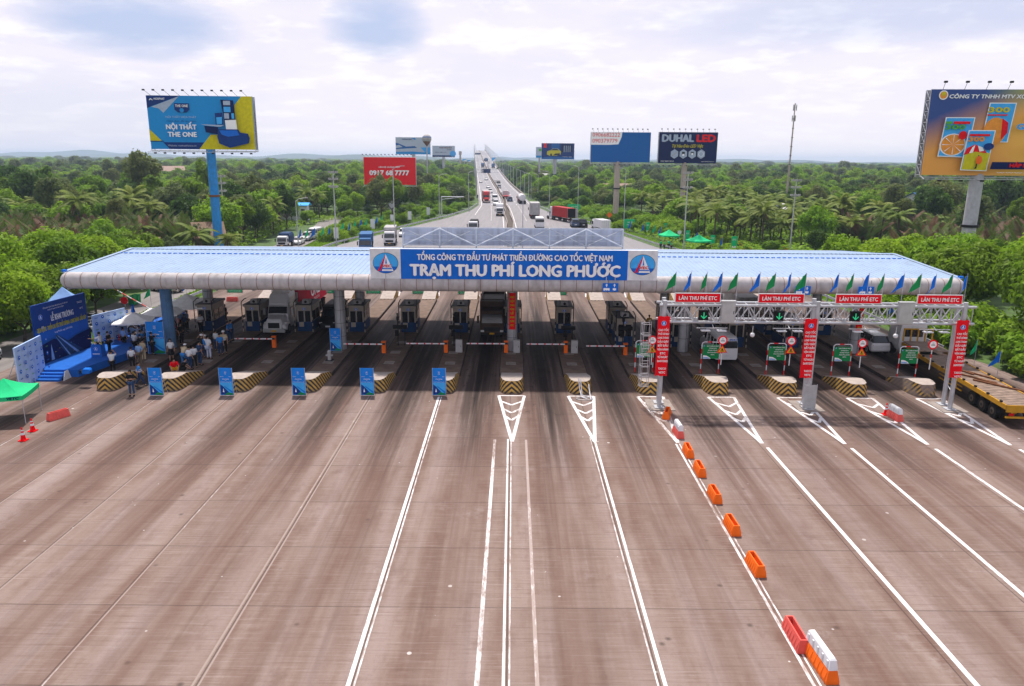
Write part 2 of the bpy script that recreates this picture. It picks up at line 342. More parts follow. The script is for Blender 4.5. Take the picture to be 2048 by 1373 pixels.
b = MB(); SR = [(-49, 40), (-48, 70), (-47.6, 110), (-47.8, 150), (-50, 185), (-58, 230)]; SL = [(-42.5, 40), (-41.8, 70), (-41.6, 110), (-41.8, 150), (-44, 185), (-51, 230)]
for i in range(5): b.poly([(SR[i][0], SR[i][1], -.03), (SL[i][0], SL[i][1], -.03), (SL[i+1][0], SL[i+1][1], -.03), (SR[i+1][0], SR[i+1][1], -.03)], 'side_asphalt')
b.poly([(-62, 34, -.034), (-41.4, 34, -.034), (-41.4, 60, -.034), (-62, 60, -.034)], 'side_asphalt')
struct('side_road', b)

# bridge centre line stations: Y, z, XL, XM, XR   (read off the road's two edges)
BS0 = [(290, 0, -13.2, -3.4, 7.9), (385, .5, -17.9, -6.4, 3.6), (480, 2.1, -22.9, -12.2, -2.2), (595, 5.5, -29.2, -19.2, -8.6), (755, 11.6, -37.8, -28.1, -17.6),
       (1080, 21.7, -54.3, -45.1, -34.2), (1420, 33.0, -72.3, -63.0, -52.0), (1530, 34.6, -78.2, -68.6, -57.8), (1650, 33.5, -84.5, -75, -64)]
def BS(Y):
    A = np.array(BS0); k = [np.interp(Y, A[:, 0], A[:, j]) for j in range(1, 5)]
    return k        # z, XL, XM, XR
def smooth_BS(Y): # average a little so the profile has no kinks
    return np.mean([BS(Y+d) for d in (-45, -20, 0, 20, 45)], axis=0) if Y > 340 else BS(Y)
Ys = list(range(290, 1621, 19))
br = T('road_bridge', 'long concrete road bridge rising to a crest on the horizon', 'bridge', (0, 290, 0))
b = MB()
st = [(Y-290, *smooth_BS(Y)) for Y in Ys]
for p, q in zip(st, st[1:]):
    b.poly([(p[2], p[0], p[1]), (p[4], p[0], p[1]), (q[4], q[0], q[1]), (q[2], q[0], q[1])], 'bridge_deck')
b.build('deck', br)
for sgn, k in ((-1, 2), (1, 4)):
    b = MB()
    for p, q in zip(st, st[1:]):
        xa, xb = p[k]+sgn*.02, q[k]+sgn*.02; o = sgn*.45
        if p[0] < 50: continue
        za, zb = p[1]+1.0, q[1]+1.0; ga, gb = max(-.1, p[1]-2.2), max(-.1, q[1]-2.2)
        b.poly([(xa, p[0], za), (xa, p[0], p[1]-.01), (xb, q[0], q[1]-.01), (xb, q[0], zb)], 'concrete')
        b.poly([(xa, p[0], za), (xb, q[0], zb), (xb+o, q[0], zb), (xa+o, p[0], za)], 'concrete')
        b.poly([(xa+o, p[0], za), (xb+o, q[0], zb), (xb+o, q[0], gb), (xa+o, p[0], ga)], 'concrete')
    b.build('parapet', br)
b = MB()
for p, q in zip(st, st[1:]):
    if p[1] > 2.5: b.poly([(p[2]-.4, p[0], p[1]-2.2), (q[2]-.4, q[0], q[1]-2.2), (q[4]+.4, q[0], q[1]-2.2), (p[4]+.4, p[0], p[1]-2.2)], 'concrete')
b.build('underside', br)
for Y in range(640, 1600, 60):
    z, xl, xm, xr = smooth_BS(Y); b = MB()
    for xx in (xl*.7+xr*.3, xl*.3+xr*.7): b.box(xx-.9, -1, -.1, xx+.9, 1, z-3.3, 'concrete')
    b.box(xl+1, -1.1, z-3.3, xr-1, 1.1, z-2.25, 'concrete'); b.build('pier', br, (0, Y-290, 0))
# road markings as thin sheets
mk = MB()
def stripe(p, q, w, mat='road_paint', z=.004):
    p = Vector(p[:2]); q = Vector(q[:2]); d = (q-p).normalized(); n = Vector((-d.y, d.x))*w/2
    mk.poly([(*(p-n), z), (*(p+n), z), (*(q+n), z), (*(q-n), z)], mat)
for k in range(-6, 7):
    X = PITCHX*k; yo = 52.4
    if k <= -3:
        stripe((X-.01, 51.5), (X-.01, -5), .06, 'thin_paint')
    elif k in (-1, -2): stripe((X-.22, 52), (X-.22, -5), .09 if k == -2 else .15, 'thin_paint' if k == -2 else 'road_paint'); stripe((X-.02, 52), (X-.02, -5), .07, 'thin_paint' if k == -2 else 'worn_paint')
    elif k == 0:
        stripe((-.21, 43.6), (-.21, -5), .10, 'road_paint'); stripe((-.01, 43.6), (-.01, -5), .06, 'worn_paint'); stripe((-1.03, 43.5), (-1.1, 19), .17, 'worn_paint'); stripe((.92, 43.5), (.93, 19), .14, 'faint_paint')
    elif k == 1: stripe((X+.07, 44), (X+.05, -5), .13); stripe((X-.18, 44), (X-.19, -5), .06, 'worn_paint')
    elif k == 2: stripe((X-.1, 43), (X-.12, -5), .12, 'worn_paint'); stripe((X+.12, 43), (X+.1, -5), .07, 'worn_paint')
    else: stripe((X+.25, 42.5), (X+.2, -5), .20)
    if k in (0, 1, 3, 4, 5, 6, 2):     # painted tapers in front of the noses
        c = X+(.1 if k >= 3 else 0); ap = (c+.05, 43.2); wdt = .95; m_ = 'worn_paint' if k in (2,) else 'road_paint'
        stripe((c-wdt, yo), ap, .22, m_); stripe((c+wdt, yo), ap, .22, m_, .0045)
        for yy in (50.6, 48.9, 47.4):
            hw = wdt*(yy-43.2)/(yo-43.2); stripe((c-hw, yy+.5), (c, yy-.35), .2, m_, .005); stripe((c+hw, yy+.5), (c, yy-.35), .2, m_, .0055)
        stripe((c-wdt, yo), (c+wdt, yo), .16, m_, .006)
    # tapers beyond the far noses
    if k > -5:
        stripe((X-.9, 93.5), (X, 103), .16, 'worn_paint'); stripe((X+.9, 93.5), (X, 103), .16, 'worn_paint', .0045); stripe((X, 103), (X*.97, 125), .14, 'faint_paint')
stripe((-36.6, 100), (-34.5, 126), .16, 'worn_paint')
struct('lane_markings', mk)
mk = MB()
for Y in range(150, 286, 3):
    f = (Y-126)/164; xl = np.interp(Y, [a[1] for a in AL], [a[0] for a in AL]); xr = np.interp(Y, [a[1] for a in AR], [a[0] for a in AR]); xm = -.2-3.2*f*f; xm2 = -.2-3.2*((Y+3-126)/164)**2
    xl2 = np.interp(Y+3, [a[1] for a in AL], [a[0] for a in AL])
    stripe((xm-1.6, Y), (xm2-1.6, Y+3), .2, 'road_paint', .001); stripe((xm+1.6, Y), (xm2+1.6, Y+3), .2, 'road_paint', .001)
    if Y > 215: stripe((xm-5.1, Y), (xm2-5.1, Y+1.2), .22, 'road_paint', .001); stripe((xm+5.1, Y), (xm2+5.1, Y+1.2), .22, 'road_paint', .001)
    if Y > 235: stripe((-12.0+.0, Y), (-12.0-.02, Y+3), .22, 'road_paint', .001)
struct('approach_markings', mk)
mk = MB()
def bstripe(Y0, Y1, off, side, w_=.25):
    a = smooth_BS(Y0); c = smooth_BS(Y1); x0, x1 = a[side]+off, c[side]+off
    mk.poly([(x0-w_/2, Y0, a[0]+.02), (x0+w_/2, Y0, a[0]+.02), (x1+w_/2, Y1, c[0]+.02), (x1-w_/2, Y1, c[0]+.02)], 'road_paint')
for Y in range(290, 1500, 19):
    bstripe(Y, Y+19, 1.1, 1); bstripe(Y, Y+19, -1.1, 3); bstripe(Y, Y+19, -1.2, 2, .2); bstripe(Y, Y+19, 1.2, 2, .2)
    bstripe(Y, Y+7, -4.7, 2, .2); bstripe(Y, Y+7, 4.9, 2, .2)
struct('bridge_markings', mk)
# median: two low walls with bare earth between them
md = T('median_barrier', 'stained concrete median barrier with dark gap running up the middle of the road', 'barrier', (0, 150, 0)); b = MB(); c = MB()
ms = [(Y, -.2-3.2*((Y-126)/164)**2+.18*math.sin(Y*.13), 0, .85 if Y < 250 else .7) for Y in range(150, 290, 5)]+[(Y, smooth_BS(Y)[2]+(.5*math.sin(Y*.045) if Y < 420 else 0), smooth_BS(Y)[0], .6) for Y in range(290, 1600, 13)]
for p, q in zip(ms, ms[1:]):
    for s_ in (-1, 1):
        a0, a1 = p[1]+s_*p[3], q[1]+s_*q[3]; y0, y1 = p[0]-150, q[0]-150
        b.add([(a0-.1, y0, p[2]), (a0+.1, y0, p[2]), (a1+.1, y1, q[2]), (a1-.1, y1, q[2]), (a0-.1, y0, p[2]+.85), (a0+.1, y0, p[2]+.85), (a1+.1, y1, q[2]+.85), (a1-.1, y1, q[2]+.85)],
              [(0, 1, 5, 4), (1, 2, 6, 5), (2, 3, 7, 6), (3, 0, 4, 7), (4, 5, 6, 7)], 'concrete')
    c.poly([(p[1]-p[3], p[0]-150, p[2]+.12), (p[1]+p[3], p[0]-150, p[2]+.12), (q[1]+q[3], q[0]-150, q[2]+.12), (q[1]-q[3], q[0]-150, q[2]+.12)], 'bark')
b.build('wall', md); c.build('earth_infill', md)

def guardrail(name, label, pts, z0=0.0, step=4.0):
    t_ = T('guardrail', label, 'guardrail', (pts[0][0], pts[0][1], 0)); ox, oy = pts[0]; b = MB(); pb = MB()
    for p, q in zip(pts, pts[1:]):
        p = Vector((p[0]-ox, p[1]-oy, 0)); q = Vector((q[0]-ox, q[1]-oy, 0)); d = (q-p); L = d.length; d /= L; n = Vector((-d.y, d.x, 0))
        for (za, zb, oa, ob) in ((.45, .53, 0, .06), (.53, .60, .06, 0), (.60, .67, 0, .06), (.67, .76, .06, 0)):
            b.poly([p+n*oa+Vector((0, 0, za)), q+n*oa+Vector((0, 0, za)), q+n*ob+Vector((0, 0, zb)), p+n*ob+Vector((0, 0, zb))], 'galv')
        b.poly([p+Vector((0, 0, .76)), q+Vector((0, 0, .76)), q+n*.08+Vector((0, 0, .76)), p+n*.08+Vector((0, 0, .76))], 'galv')
        for i in range(int(L/step)+1):
            c = p+d*(i*step); pb.box(c.x-.07, c.y-.07, -.1, c.x+.07, c.y+.07, .74, 'galv')
    b.build('rail', t_); o = pb.build('post', t_); o['kind'] = 'stuff'; return t_
guardrail('g', 'long galvanised guardrail beside the grass strip on the left edge of the road', [(-39.6, 69), (-39.1, 98), (-37.4, 126), (-35.7, 150), (-27.9, 188), (-19.7, 226), (-15, 258), (-13.7, 290)])
guardrail('g', 'long galvanised guardrail along the planted right edge of the road', [(39.6, 66), (39.7, 92), (37.8, 112), (35.2, 126), (29.4, 152), (23.8, 188), (18.4, 221), (12.4, 254), (8.3, 290)])
#PART3
# ------------------------------------------------------------------ toll canopy
cp = T('toll_canopy', 'wide blue roofed toll canopy with rounded grey metal fascia on steel columns', 'canopy', (0, 58.5, 0))
b = MB()
b.cyl((-35.4, 0, 7.42), (35.4, 0, 7.42), .66, 'lilac_grey', 28, caps=False); b.ball((-35.4, 0, 7.42), (.6, .66, .66), 'lilac_grey', 20, 12); b.ball((35.4, 0, 7.42), (.6, .66, .66), 'lilac_grey', 20, 12)
b.build('front_fascia', cp)
for i in range(57):
    x = -35.4+i*70.8/56; b = MB(); b.cyl((x-.018, 0, 7.42), (x+.018, 0, 7.42), .672, 'rust', 28, caps=False); b.build('fascia_seam', cp)
b = MB(); b.cyl((-35.4, 22.6, 7.0), (35.4, 22.6, 7.0), .62, 'lilac_grey', 20); b.build('rear_fascia', cp)
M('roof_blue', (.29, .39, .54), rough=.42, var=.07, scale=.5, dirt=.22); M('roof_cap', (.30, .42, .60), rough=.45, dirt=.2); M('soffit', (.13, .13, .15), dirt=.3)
b = MB()
b.poly([(-35.9, .1, 8.02), (35.9, .1, 8.02), (35.9, 11.3, 8.62), (-35.9, 11.3, 8.62)], 'roof_blue')
b.poly([(-35.9, 11.3, 8.62), (35.9, 11.3, 8.62), (35.9, 22.5, 7.6), (-35.9, 22.5, 7.6)], 'roof_blue')
for i in range(180):
    x = -35.9+i*.4
    for (y0, z0, y1, z1) in ((.1, 8.02, 11.1, 8.61), (11.5, 8.6, 22.5, 7.6)):
        b.add([(x, y0, z0), (x+.1, y0, z0), (x+.1, y1, z1), (x, y1, z1), (x+.03, y0, z0+.03), (x+.07, y0, z0+.03), (x+.07, y1, z1+.03), (x+.03, y1, z1+.03)], [(0, 3, 7, 4), (4, 7, 6, 5), (1, 5, 6, 2), (0, 4, 5, 1)], 'roof_blue')
b.build('roof_sheet', cp)
b = MB()
b.poly([(-35.95, 11.0, 8.68), (35.95, 11.0, 8.68), (35.95, 11.3, 8.72), (-35.95, 11.3, 8.72)], 'roof_cap'); b.poly([(-35.95, 11.3, 8.72), (35.95, 11.3, 8.72), (35.95, 11.6, 8.68), (-35.95, 11.6, 8.68)], 'roof_cap')
for i in range(144): b.box(-35.9+i*.5, 8.8, 8.50, -35.6+i*.5, 8.95, 8.56, 'sign_blue')
b.build('ridge_cap', cp)
for sx in (-1, 1):
    b = MB()
    b.add([(sx*35.9, .2, 6.9), (sx*35.9, 22.4, 6.9), (sx*35.9, 22.5, 7.58), (sx*35.9, 11.3, 8.6), (sx*35.9, .1, 8.0)], [(0, 1, 2, 3, 4)], 'sign_blue')
    b.box(sx*35.95-.16, .3, 8.03, sx*35.95+.16, .6, 8.2, 'sign_blue')
    b.add([(sx*35.9-.18, .3, 8.09), (sx*35.9+.18, .3, 8.09), (sx*35.9+.18, 11.3, 8.70), (sx*35.9-.18, 11.3, 8.70)], [(0, 1, 2, 3)], 'roof_blue')
    b.build('gable_end', cp)
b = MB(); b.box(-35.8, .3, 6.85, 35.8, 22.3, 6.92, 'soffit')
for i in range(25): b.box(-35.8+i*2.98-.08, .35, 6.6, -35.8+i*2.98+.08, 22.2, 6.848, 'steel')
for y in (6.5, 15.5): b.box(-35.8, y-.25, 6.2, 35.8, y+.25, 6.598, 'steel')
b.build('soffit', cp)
for X in (-30.9, -15.45, 0.0, 15.45, 30.9):
    for y in (6.5, 15.5):
        c = MB(); c.cyl((X, y, .28), (X, y, 6.2), .47, 'steel', 24, caps=False)
        for z in (1.5, 2.7, 3.9, 5.1): c.cyl((X, y, z), (X, y, z+.03), .478, 'dark', 24, caps=False)
        for a in (0, 90, 180, 270): c.box(X+.474*math.cos(R(a+20))-.012, y+.474*math.sin(R(a+20))-.012, .3, X+.474*math.cos(R(a+20))+.012, y+.474*math.sin(R(a+20))+.012, 6.2, 'dark')
        if X == -30.9 and y < 7:
            c.cyl((X, y, .29), (X, y, 6.15), .49, 'post_blue', 24, caps=False)  # blue sleeve puts the bluish light on this steel column into its colour
        c.build('column', cp)
# name board on the front edge
sg = T('station_name_sign', 'long blue station name board with white lettering between two white emblem panels', 'sign', (0, 57.95, 7.82))
b = MB(); b.box(-11.2, 0, 0, 11.4, .35, 2.36, 'white'); b.build('panel', sg)
p = Print(); p.rect(-8.78, 0, 9.05, 2.36, 'sign_blue')
for x in (-10, ): p.rect(x-.01, 0, x+.01, 2.36, 'dark')
for i in range(10): p.rect(-8.78+i*1.78-.008, .02, -8.78+i*1.78+.008, 2.34, 'deep_blue')
p.build('blue_face', sg)
p = Print(-.03); p.text('TỔNG CÔNG TY ĐẦU TƯ PHÁT TRIỂN ĐƯỜNG CAO TỐC VIỆT NAM', .17, 1.52, 15.3, .44, bold=.06); p.text('TRẠM THU PHÍ LONG PHƯỚC', .2, .30, 16.45, .86, bold=.07); p.build('lettering', sg)
for cx in (-9.98, 10.22):
    p = Print(-.004); p.disc(cx, 1.24, 1.0, 'dark', .82, 36); p.disc(cx, 1.24, .97, 'sky_print', .79, 36)
    p.poly([(cx+.97*math.cos(a), 1.24+.79*math.sin(a)) for a in [R(200+i*10) for i in range(15)]], 'sign_blue')
    p.poly([(cx-.62, .62), (cx-.42, .62), (cx+.0, 1.75), (cx+.02, 1.95)], 'red'); p.poly([(cx-.3, .62), (cx+.62, .62), (cx+.02, 1.95), (cx-.06, 1.5)], T_)
    p.poly([(cx-.02, 1.2), (cx+.05, 1.7), (cx+.12, 1.2)], 'sign_blue'); p.text('VEC', cx+.1, .93, .72, .2, 'red', bold=.05); p.rect(cx-.33, .78, cx+.5, .86, 'sign_blue'); p.build('emblem', sg)
# back of the board that faces the other way
rs = T('rear_sign_board', 'grey weathered back of a sign board braced with steel lattice on the far canopy edge', 'sign', (0, 81.2, 7.9))
M('weathered_sheet', (.46, .49, .58), var=.16, scale=.8, dirt=.35); b = MB(); b.box(-11.85, 0, 0, 11.9, .12, 1.92, 'weathered_sheet')
for i in range(16): b.box(-11.85+i*1.58-.02, -.03, 0, -11.85+i*1.58+.02, -.002, 1.92, 'steel')
b.build('sheet', rs)
b = MB()
for i in range(7):
    x = -11.85+i*3.955
    b.box(x-.08, -1.0, -.2, x+.08, -.88, 1.95, 'galv')
    b.tube([(x, -.94, 1.9), (x, 0, 1.9)], .035, 'galv', 6)
for z in (.05, .62, 1.2, 1.9): b.box(-11.9, -.9, z-.03, 11.95, -.84, z+.03, 'galv' if z in (.05, 1.9) else 'steel')
for i in range(6):
    x = -11.85+i*3.955; a = (x, -.98, 0.05), (x+3.955, -.98, 1.9); c = (x, -.93, 1.9), (x+3.955, -.93, .05)
    if i % 2: a, c = ((x, -.98, 1.9), (x+3.955, -.98, .05)), ((x, -.93, 0.05), (x+3.955, -.93, 1.9))
    b.cyl(a[0], a[1], .07, 'white', 6); b.cyl(c[0], c[1], .05, 'steel', 6)
b.build('lattice', rs)

# ------------------------------------------------------------------ toll islands
def hazard_mat(name='hazard_stripes', fade=0.0):
    m = bpy.data.materials.new(name); m.use_nodes = True; MATS[name] = m
    t = NT(m.node_tree); oc = t.n('ShaderNodeTexCoord').outputs[3]; s = t.n('ShaderNodeSeparateXYZ', None, Vector=oc)
    x = t.m('MULTIPLY', t.m('ABSOLUTE', s.outputs[0]), .95); v = t.m('ADD', t.m('ADD', t.m('MULTIPLY', s.outputs[2], 1.0), x), t.m('MULTIPLY', s.outputs[1], .85))
    f = t.m('FRACT', t.m('DIVIDE', v, .42)); k = t.m('LESS_THAN', f, .5); n = t.noise(oc, 4.0, 6.0, .65)
    ye = t.mix(t.ramp(n, .35, .7), (.66, .38, .05), (.42, .27, .08)); bl = t.mix(t.ramp(n, .4, .75), (.02, .018, .018), (.07, .055, .05))
    c = t.mix(k, ye, bl)
    if fade: c = t.mix(t.m('MULTIPLY', t.ramp(t.noise(oc, 1.1, 5.0), .36, .5), fade), c, (.24, .19, .165))
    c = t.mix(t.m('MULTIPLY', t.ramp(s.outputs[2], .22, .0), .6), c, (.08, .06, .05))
    t.n('ShaderNodeOutputMaterial', None, Surface=t.n('ShaderNodeBsdfPrincipled', None, Base_Color=c, Roughness=.75))
hazard_mat(); hazard_mat('faded_stripes', .9)
M('island_concrete', (.175, .125, .10), var=.25, scale=1.2, rough=.85, dirt=.35); M('kerb_dark', (.06, .05, .047), var=.4, rough=.9); M('nose_top', (.42, .36, .325), var=.12, rough=.85, dirt=.2)
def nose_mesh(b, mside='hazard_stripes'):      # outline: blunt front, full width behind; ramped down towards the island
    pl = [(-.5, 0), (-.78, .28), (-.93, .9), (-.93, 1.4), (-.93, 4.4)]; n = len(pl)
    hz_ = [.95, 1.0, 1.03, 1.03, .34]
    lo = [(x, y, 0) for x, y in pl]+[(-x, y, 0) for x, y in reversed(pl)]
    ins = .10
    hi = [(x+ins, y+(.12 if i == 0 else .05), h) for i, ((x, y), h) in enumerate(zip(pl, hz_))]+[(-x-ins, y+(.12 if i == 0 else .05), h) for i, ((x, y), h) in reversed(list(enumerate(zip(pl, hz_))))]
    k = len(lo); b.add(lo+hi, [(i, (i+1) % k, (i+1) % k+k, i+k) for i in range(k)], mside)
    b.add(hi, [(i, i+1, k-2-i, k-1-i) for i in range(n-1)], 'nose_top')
ORD = ['leftmost', 'second from the left', 'third from the left', 'fourth from the left', 'fifth from the left', 'sixth from the left', 'middle', 'sixth from the right', 'fifth from the right', 'fourth from the right', 'third from the right', 'second from the right', 'rightmost']
is0 = T('toll_island', '', 'traffic island', (0, 52.9, 0), 0, 'concrete islands between the toll lanes')
b = MB(); b.box(-.95, 4.35, -.01, .95, 37.2, .28, 'island_concrete'); b.build('slab', is0)
b = MB()
for sx in (-1, 1): b.box(sx*.965-.04, 4.4, 0, sx*.965+.04, 37.2, .27, 'kerb_dark')
for y in (7.0, 10.5, 14.2): b.box(-.5, y, .281, .35, y+.9, .292, 'concrete')
b.build('kerb', is0)
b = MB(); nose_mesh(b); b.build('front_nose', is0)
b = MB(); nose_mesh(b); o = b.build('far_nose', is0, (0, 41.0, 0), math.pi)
XI = {}
for k in range(-6, 7):
    X = PITCHX*k+(.45 if k == -6 else (.1 if k > 1 else 0)); XI[k] = X
    extra = {0: 'with symmetrical chevrons facing the camera and a painted taper before it', 1: 'with bent steel bars lying against its nose', 2: 'beside the left gantry leg',
             6: 'with worn faded stripes beside the flatbed trailer', -6: 'with a blue bag on its nose', 3: 'with red and white sign frame beside the minibus'}.get(k, 'with striped nose' if k > 0 else 'with a blue standing banner at its nose')
    lab = f'{ORD[k+6]} toll island {extra}'
    if k == -6: is0.location.x = X; is0['label'] = lab
    else:
        c_ = copy_tree(is0, (X, 52.9 if k < 5 else 52.7, 0), 0, lab)
        if k == 6:
            fn = [c for c in c_.children if c.name.startswith('front_nose')][0]; fn.data = fn.data.copy(); fn.data.materials[0] = MATS['faded_stripes']
# ------------------------------------------------------------------ booths
def make_booth():
    r = T('toll_booth', '', 'toll booth', (0, 0, 0), 0, 'toll booths on the islands')
    b = MB(); b.box(-.72, 0, .28, .72, 3.2, 1.25, 'booth_blue'); b.box(-.72, 0, 1.25, -.60, 3.2, 2.75, 'cream'); b.box(.60, 0, 1.25, .72, 3.2, 2.75, 'cream')
    b.box(-.60, 0.0, 2.35, .60, .1, 2.75, 'cream'); b.box(-.06, -.01, 1.25, .06, .1, 2.35, 'cream'); b.box(-.6, 3.1, 1.25, .6, 3.2, 2.75, 'cream'); b.build('wall', r)
    b = MB(); b.box(-.85, -.15, 2.75, .85, 3.35, 2.95, 'cream'); b.box(-.86, -.16, 2.945, .86, 3.36, 2.97, 'dark')
    u = MB(); u.box(-.3, .5, 2.97, .4, 1.2, 3.35, 'grey_box'); u.cyl((.05, .49, 3.16), (.05, .5, 3.16), .14, 'dark', 12); rf = b.build('roof', r); u.build('air_conditioner', rf)
    for x0, x1 in ((-.6, -.06), (.06, .6)):
        b = MB(); b.box(x0, .05, 1.25, x1, .07, 2.35, 'glass'); b.build('window', r)
    for sx in (-1, 1):
        for y0 in (.5, 1.7):
            b = MB(); b.box(sx*.725-.006, y0, 1.3, sx*.725+.006, y0+1.0, 2.25, 'glass'); b.box(sx*.73-.02, y0-.05, 1.25, sx*.73+.02, y0, 2.3, 'dark'); b.build('window', r)
    b = MB(); b.box(.06, -.03, .3, .6, -.005, 1.24, 'booth_blue'); b.box(-.55, -.02, .75, -.08, -.004, 1.22, 'cream'); b.build('door', r)
    p = Print(-.002); emblem(p, 0, 2.55, .15); p.build('emblem', r)
    for sx in (-1, 1):
        b = MB(); b.tube([(sx*.88, -.35, .28), (sx*.88, -.35, 3.25), (sx*.82, .4, 3.45), (sx*.82, .9, 3.4)], .045, 'dark', 8)
        for z in (.3, .9, 1.5): b.cyl((sx*.88, -.35, z), (sx*.88, -.35, z+.3), .055, 'cream', 8)
        b.build('guard_pipe', r)
    return r
bo = make_booth(); first = True
for k in range(-6, 7):
    X = XI[k]; side = 'left' if k < 0 else 'right'
    what = {-6: 'first booth from the left behind the white parasols', -5: 'second booth from the left beside two standing men', -4: 'third booth from the left, left of the white truck cab', -3: 'fourth booth from the left, right of the white truck cab',
            -2: 'fifth booth from the left behind the column with a blue banner', -1: 'booth just left of the dark dump truck', 0: 'middle booth behind the column with a red vertical banner', 1: 'booth just right of the middle column',
            2: 'booth left of the gantry leg under the blue arrow sign', 3: 'booth behind the left end of the gantry, left of the minibus', 4: 'booth right of the minibus with flower decoration in its window', 5: 'booth second from the right under the gantry', 6: 'rightmost booth near the silver car'}[k]
    lab = f'cream and blue toll {what}'
    Yb = 71.8
    if k == -6: bo.location = (X, Yb, 0); bo['label'] = lab
    else: copy_tree(bo, (X, Yb, 0), 0, lab)
# second booth standing behind on some islands
for k in (2, 3, 4, 5): copy_tree(bo, (XI[k], 66.6, 0), 0, f'cream and blue front toll booth on the {ORD[k+6]} island')
# ------------------------------------------------------------------ barrier gates
def gate(x, y, label, L=3.4, up=False):
    r = T('barrier_gate', label, 'barrier gate', (x, y, .28), 0, 'lane barrier gates')
    b = MB(); b.box(-.17, -.17, 0, .17, .17, 1.0, 'orange', .01, .01); b.box(-.2, -.2, 1.0, .2, .2, 1.06, 'orange'); b.build('cabinet', r)
    b = MB(); b.box(-.1-L, -.26, .79, -.1, -.21, .90, 'white')
    for i in range(5): b.box(-.62-i*L/5.2, -.265, .785, -.50-i*L/5.2, -.205, .905, 'red')
    o = b.build('arm', r)
    b = MB(); b.box(-.25, -.21, .76, .15, -.171, .94, 'dark'); b.build('hinge', r)
for (px, py, lb) in ((549, 695, 'in front of the white truck cab'), (768, 706, 'right of the blue banner column'), (892, 705, 'before the booth left of the dark truck'), (1012, 705, 'beside the middle column with lowered arm before the dark truck'), (1131, 706, 'beside the grey cabinet right of the middle lane'), (1250, 710, 'just left of the gantry leg')):
    q = G(px, py, .28); gate(q[0], q[1], 'orange barrier gate '+lb)
for k, lb in ((1, 'right of the middle column'), (-1, 'left of the dark dump truck'), (0, 'beside the middle column')):
    X = XI[k]+.42; r = T('control_cabinet', f'grey control cabinet on the island {lb}', 'cabinet', (X, 63.9, .28)); b = MB(); b.box(-.3, 0, 0, .3, .4, 1.15, 'grey_box', .01, .01); b.build('box', r)
    b = MB(); b.box(-.26, -.012, .08, .26, -.002, 1.05, 'grey_box'); b.box(.15, -.03, .5, .19, -.013, .65, 'dark'); b.build('door', r)
for k, lb in ((-2, 'on the fifth island from the left'), (-1, 'beside the booth left of the dark truck'), (1, 'on the island right of the middle lane'), (2, 'before the booth left of the gantry')):
    X = XI[k]-.2; r = T('lane_camera', 'black lane camera and signal post '+lb, 'camera post', (X, 66.3, .28)); b = MB(); b.cyl((0, 0, 0), (0, 0, 2.9), .05, 'dark', 8); b.cyl((.6, .1, 0), (.6, .1, 1.9), .04, 'dark', 8); b.build('post', r)
    b = MB(); b.box(-.45, -.12, 1.6, .85, .12, 1.95, 'black'); b.box(-.25, -.2, .95, .1, 0, 1.5, 'black'); b.build('housing', r)
    b = MB(); b.box(-.1, -.1, 2.4, .12, .1, 2.75, 'black'); b.ball((0, -.1, 3.0), .09, 'dark', 8, 5); b.build('camera', r)
# ------------------------------------------------------------------ blue standing banners
def banner(x, y, w, h, label, z=0.0, rz=0.0):
    r = T('standing_banner', label, 'banner', (x, y, z), rz, 'blue standing banners on the islands')
    b = MB(); b.box(-w/2, 0, .05, w/2, .03, h, 'banner_blue')
    for sx in (-1, 1): b.cyl((sx*(w/2+.01), .015, 0), (sx*(w/2+.01), .015, h+.02), .018, 'galv', 6); b.cyl((sx*w/2, .015, h*.8), (sx*w/2, .7, 0), .014, 'galv', 6)
    b.build('frame', r)
    p = Print(-.001, .003); H = h
    p.poly([(-w/2+.02, .08), (w/2-.02, .08), (w/2-.02, H*.48), (-w/2+.02, H*.48)], 'sky_print')
    p.poly([(-w/2+.04, .1), (-w/2+.04, H*.42), (-w*.28, H*.36), (w*.2, H*.12), (w*.3, .1)], 'deep_blue'); p.poly([(-w*.22, H*.35), (-w*.1, H*.35), (w*.47, H*.16), (w*.47, H*.08)], 'banner_blue')
    p.poly([(-w*.2, .08), (w*.48, .08), (w*.48, H*.09), (w*.1, H*.14)], 'green'); p.poly([(-w*.3, H*.14), (-w*.24, H*.28), (-w*.18, H*.14)], T_)
    p.build('picture', r)
    p = Print(-.014, .003); emblem(p, 0, H*.85, w*.09); p.text('VEC', 0, H*.78, w*.16, w*.05); p.text('TASCO', -w*.3, H*.69, w*.28, w*.05); p.text('VETC', w*.33, H*.69, w*.2, w*.05)
    p.text('LỄ KHAI TRƯƠNG', 0, H*.60, w*.5, w*.06, bold=.03); p.text('ETC', 0, H*.555, w*.1, w*.04); p.text('CAO TỐC TP.HỒ CHÍ MINH - LONG THÀNH - DẦU GIÂY', 0, H*.50, w*.88, w*.045); p.build('lettering', r)
for px, lb in ((316, 'second'), (456, 'third'), (600, 'fourth'), (736, 'fifth'), (879, 'sixth')):
    q = G(px, 791); banner(q[0], q[1]-.15, .96, 2.12, f'tall blue printed banner standing at the nose of the {lb} toll island from the left')
q = G(672, 703, .28); banner(q[0]+.0, q[1], .95, 2.1, 'tall blue printed banner standing against the column behind the fourth island', .28)
q = G(322, 706, .28); banner(q[0]-.1, q[1]-.5, 1.5, 2.9, 'wide blue printed banner at the foot of the leftmost canopy column', .28)
q = G(512, 600); banner(-29.5, 92, 1.6, 2.6, 'blue banner far behind the booths at the left side of the road')
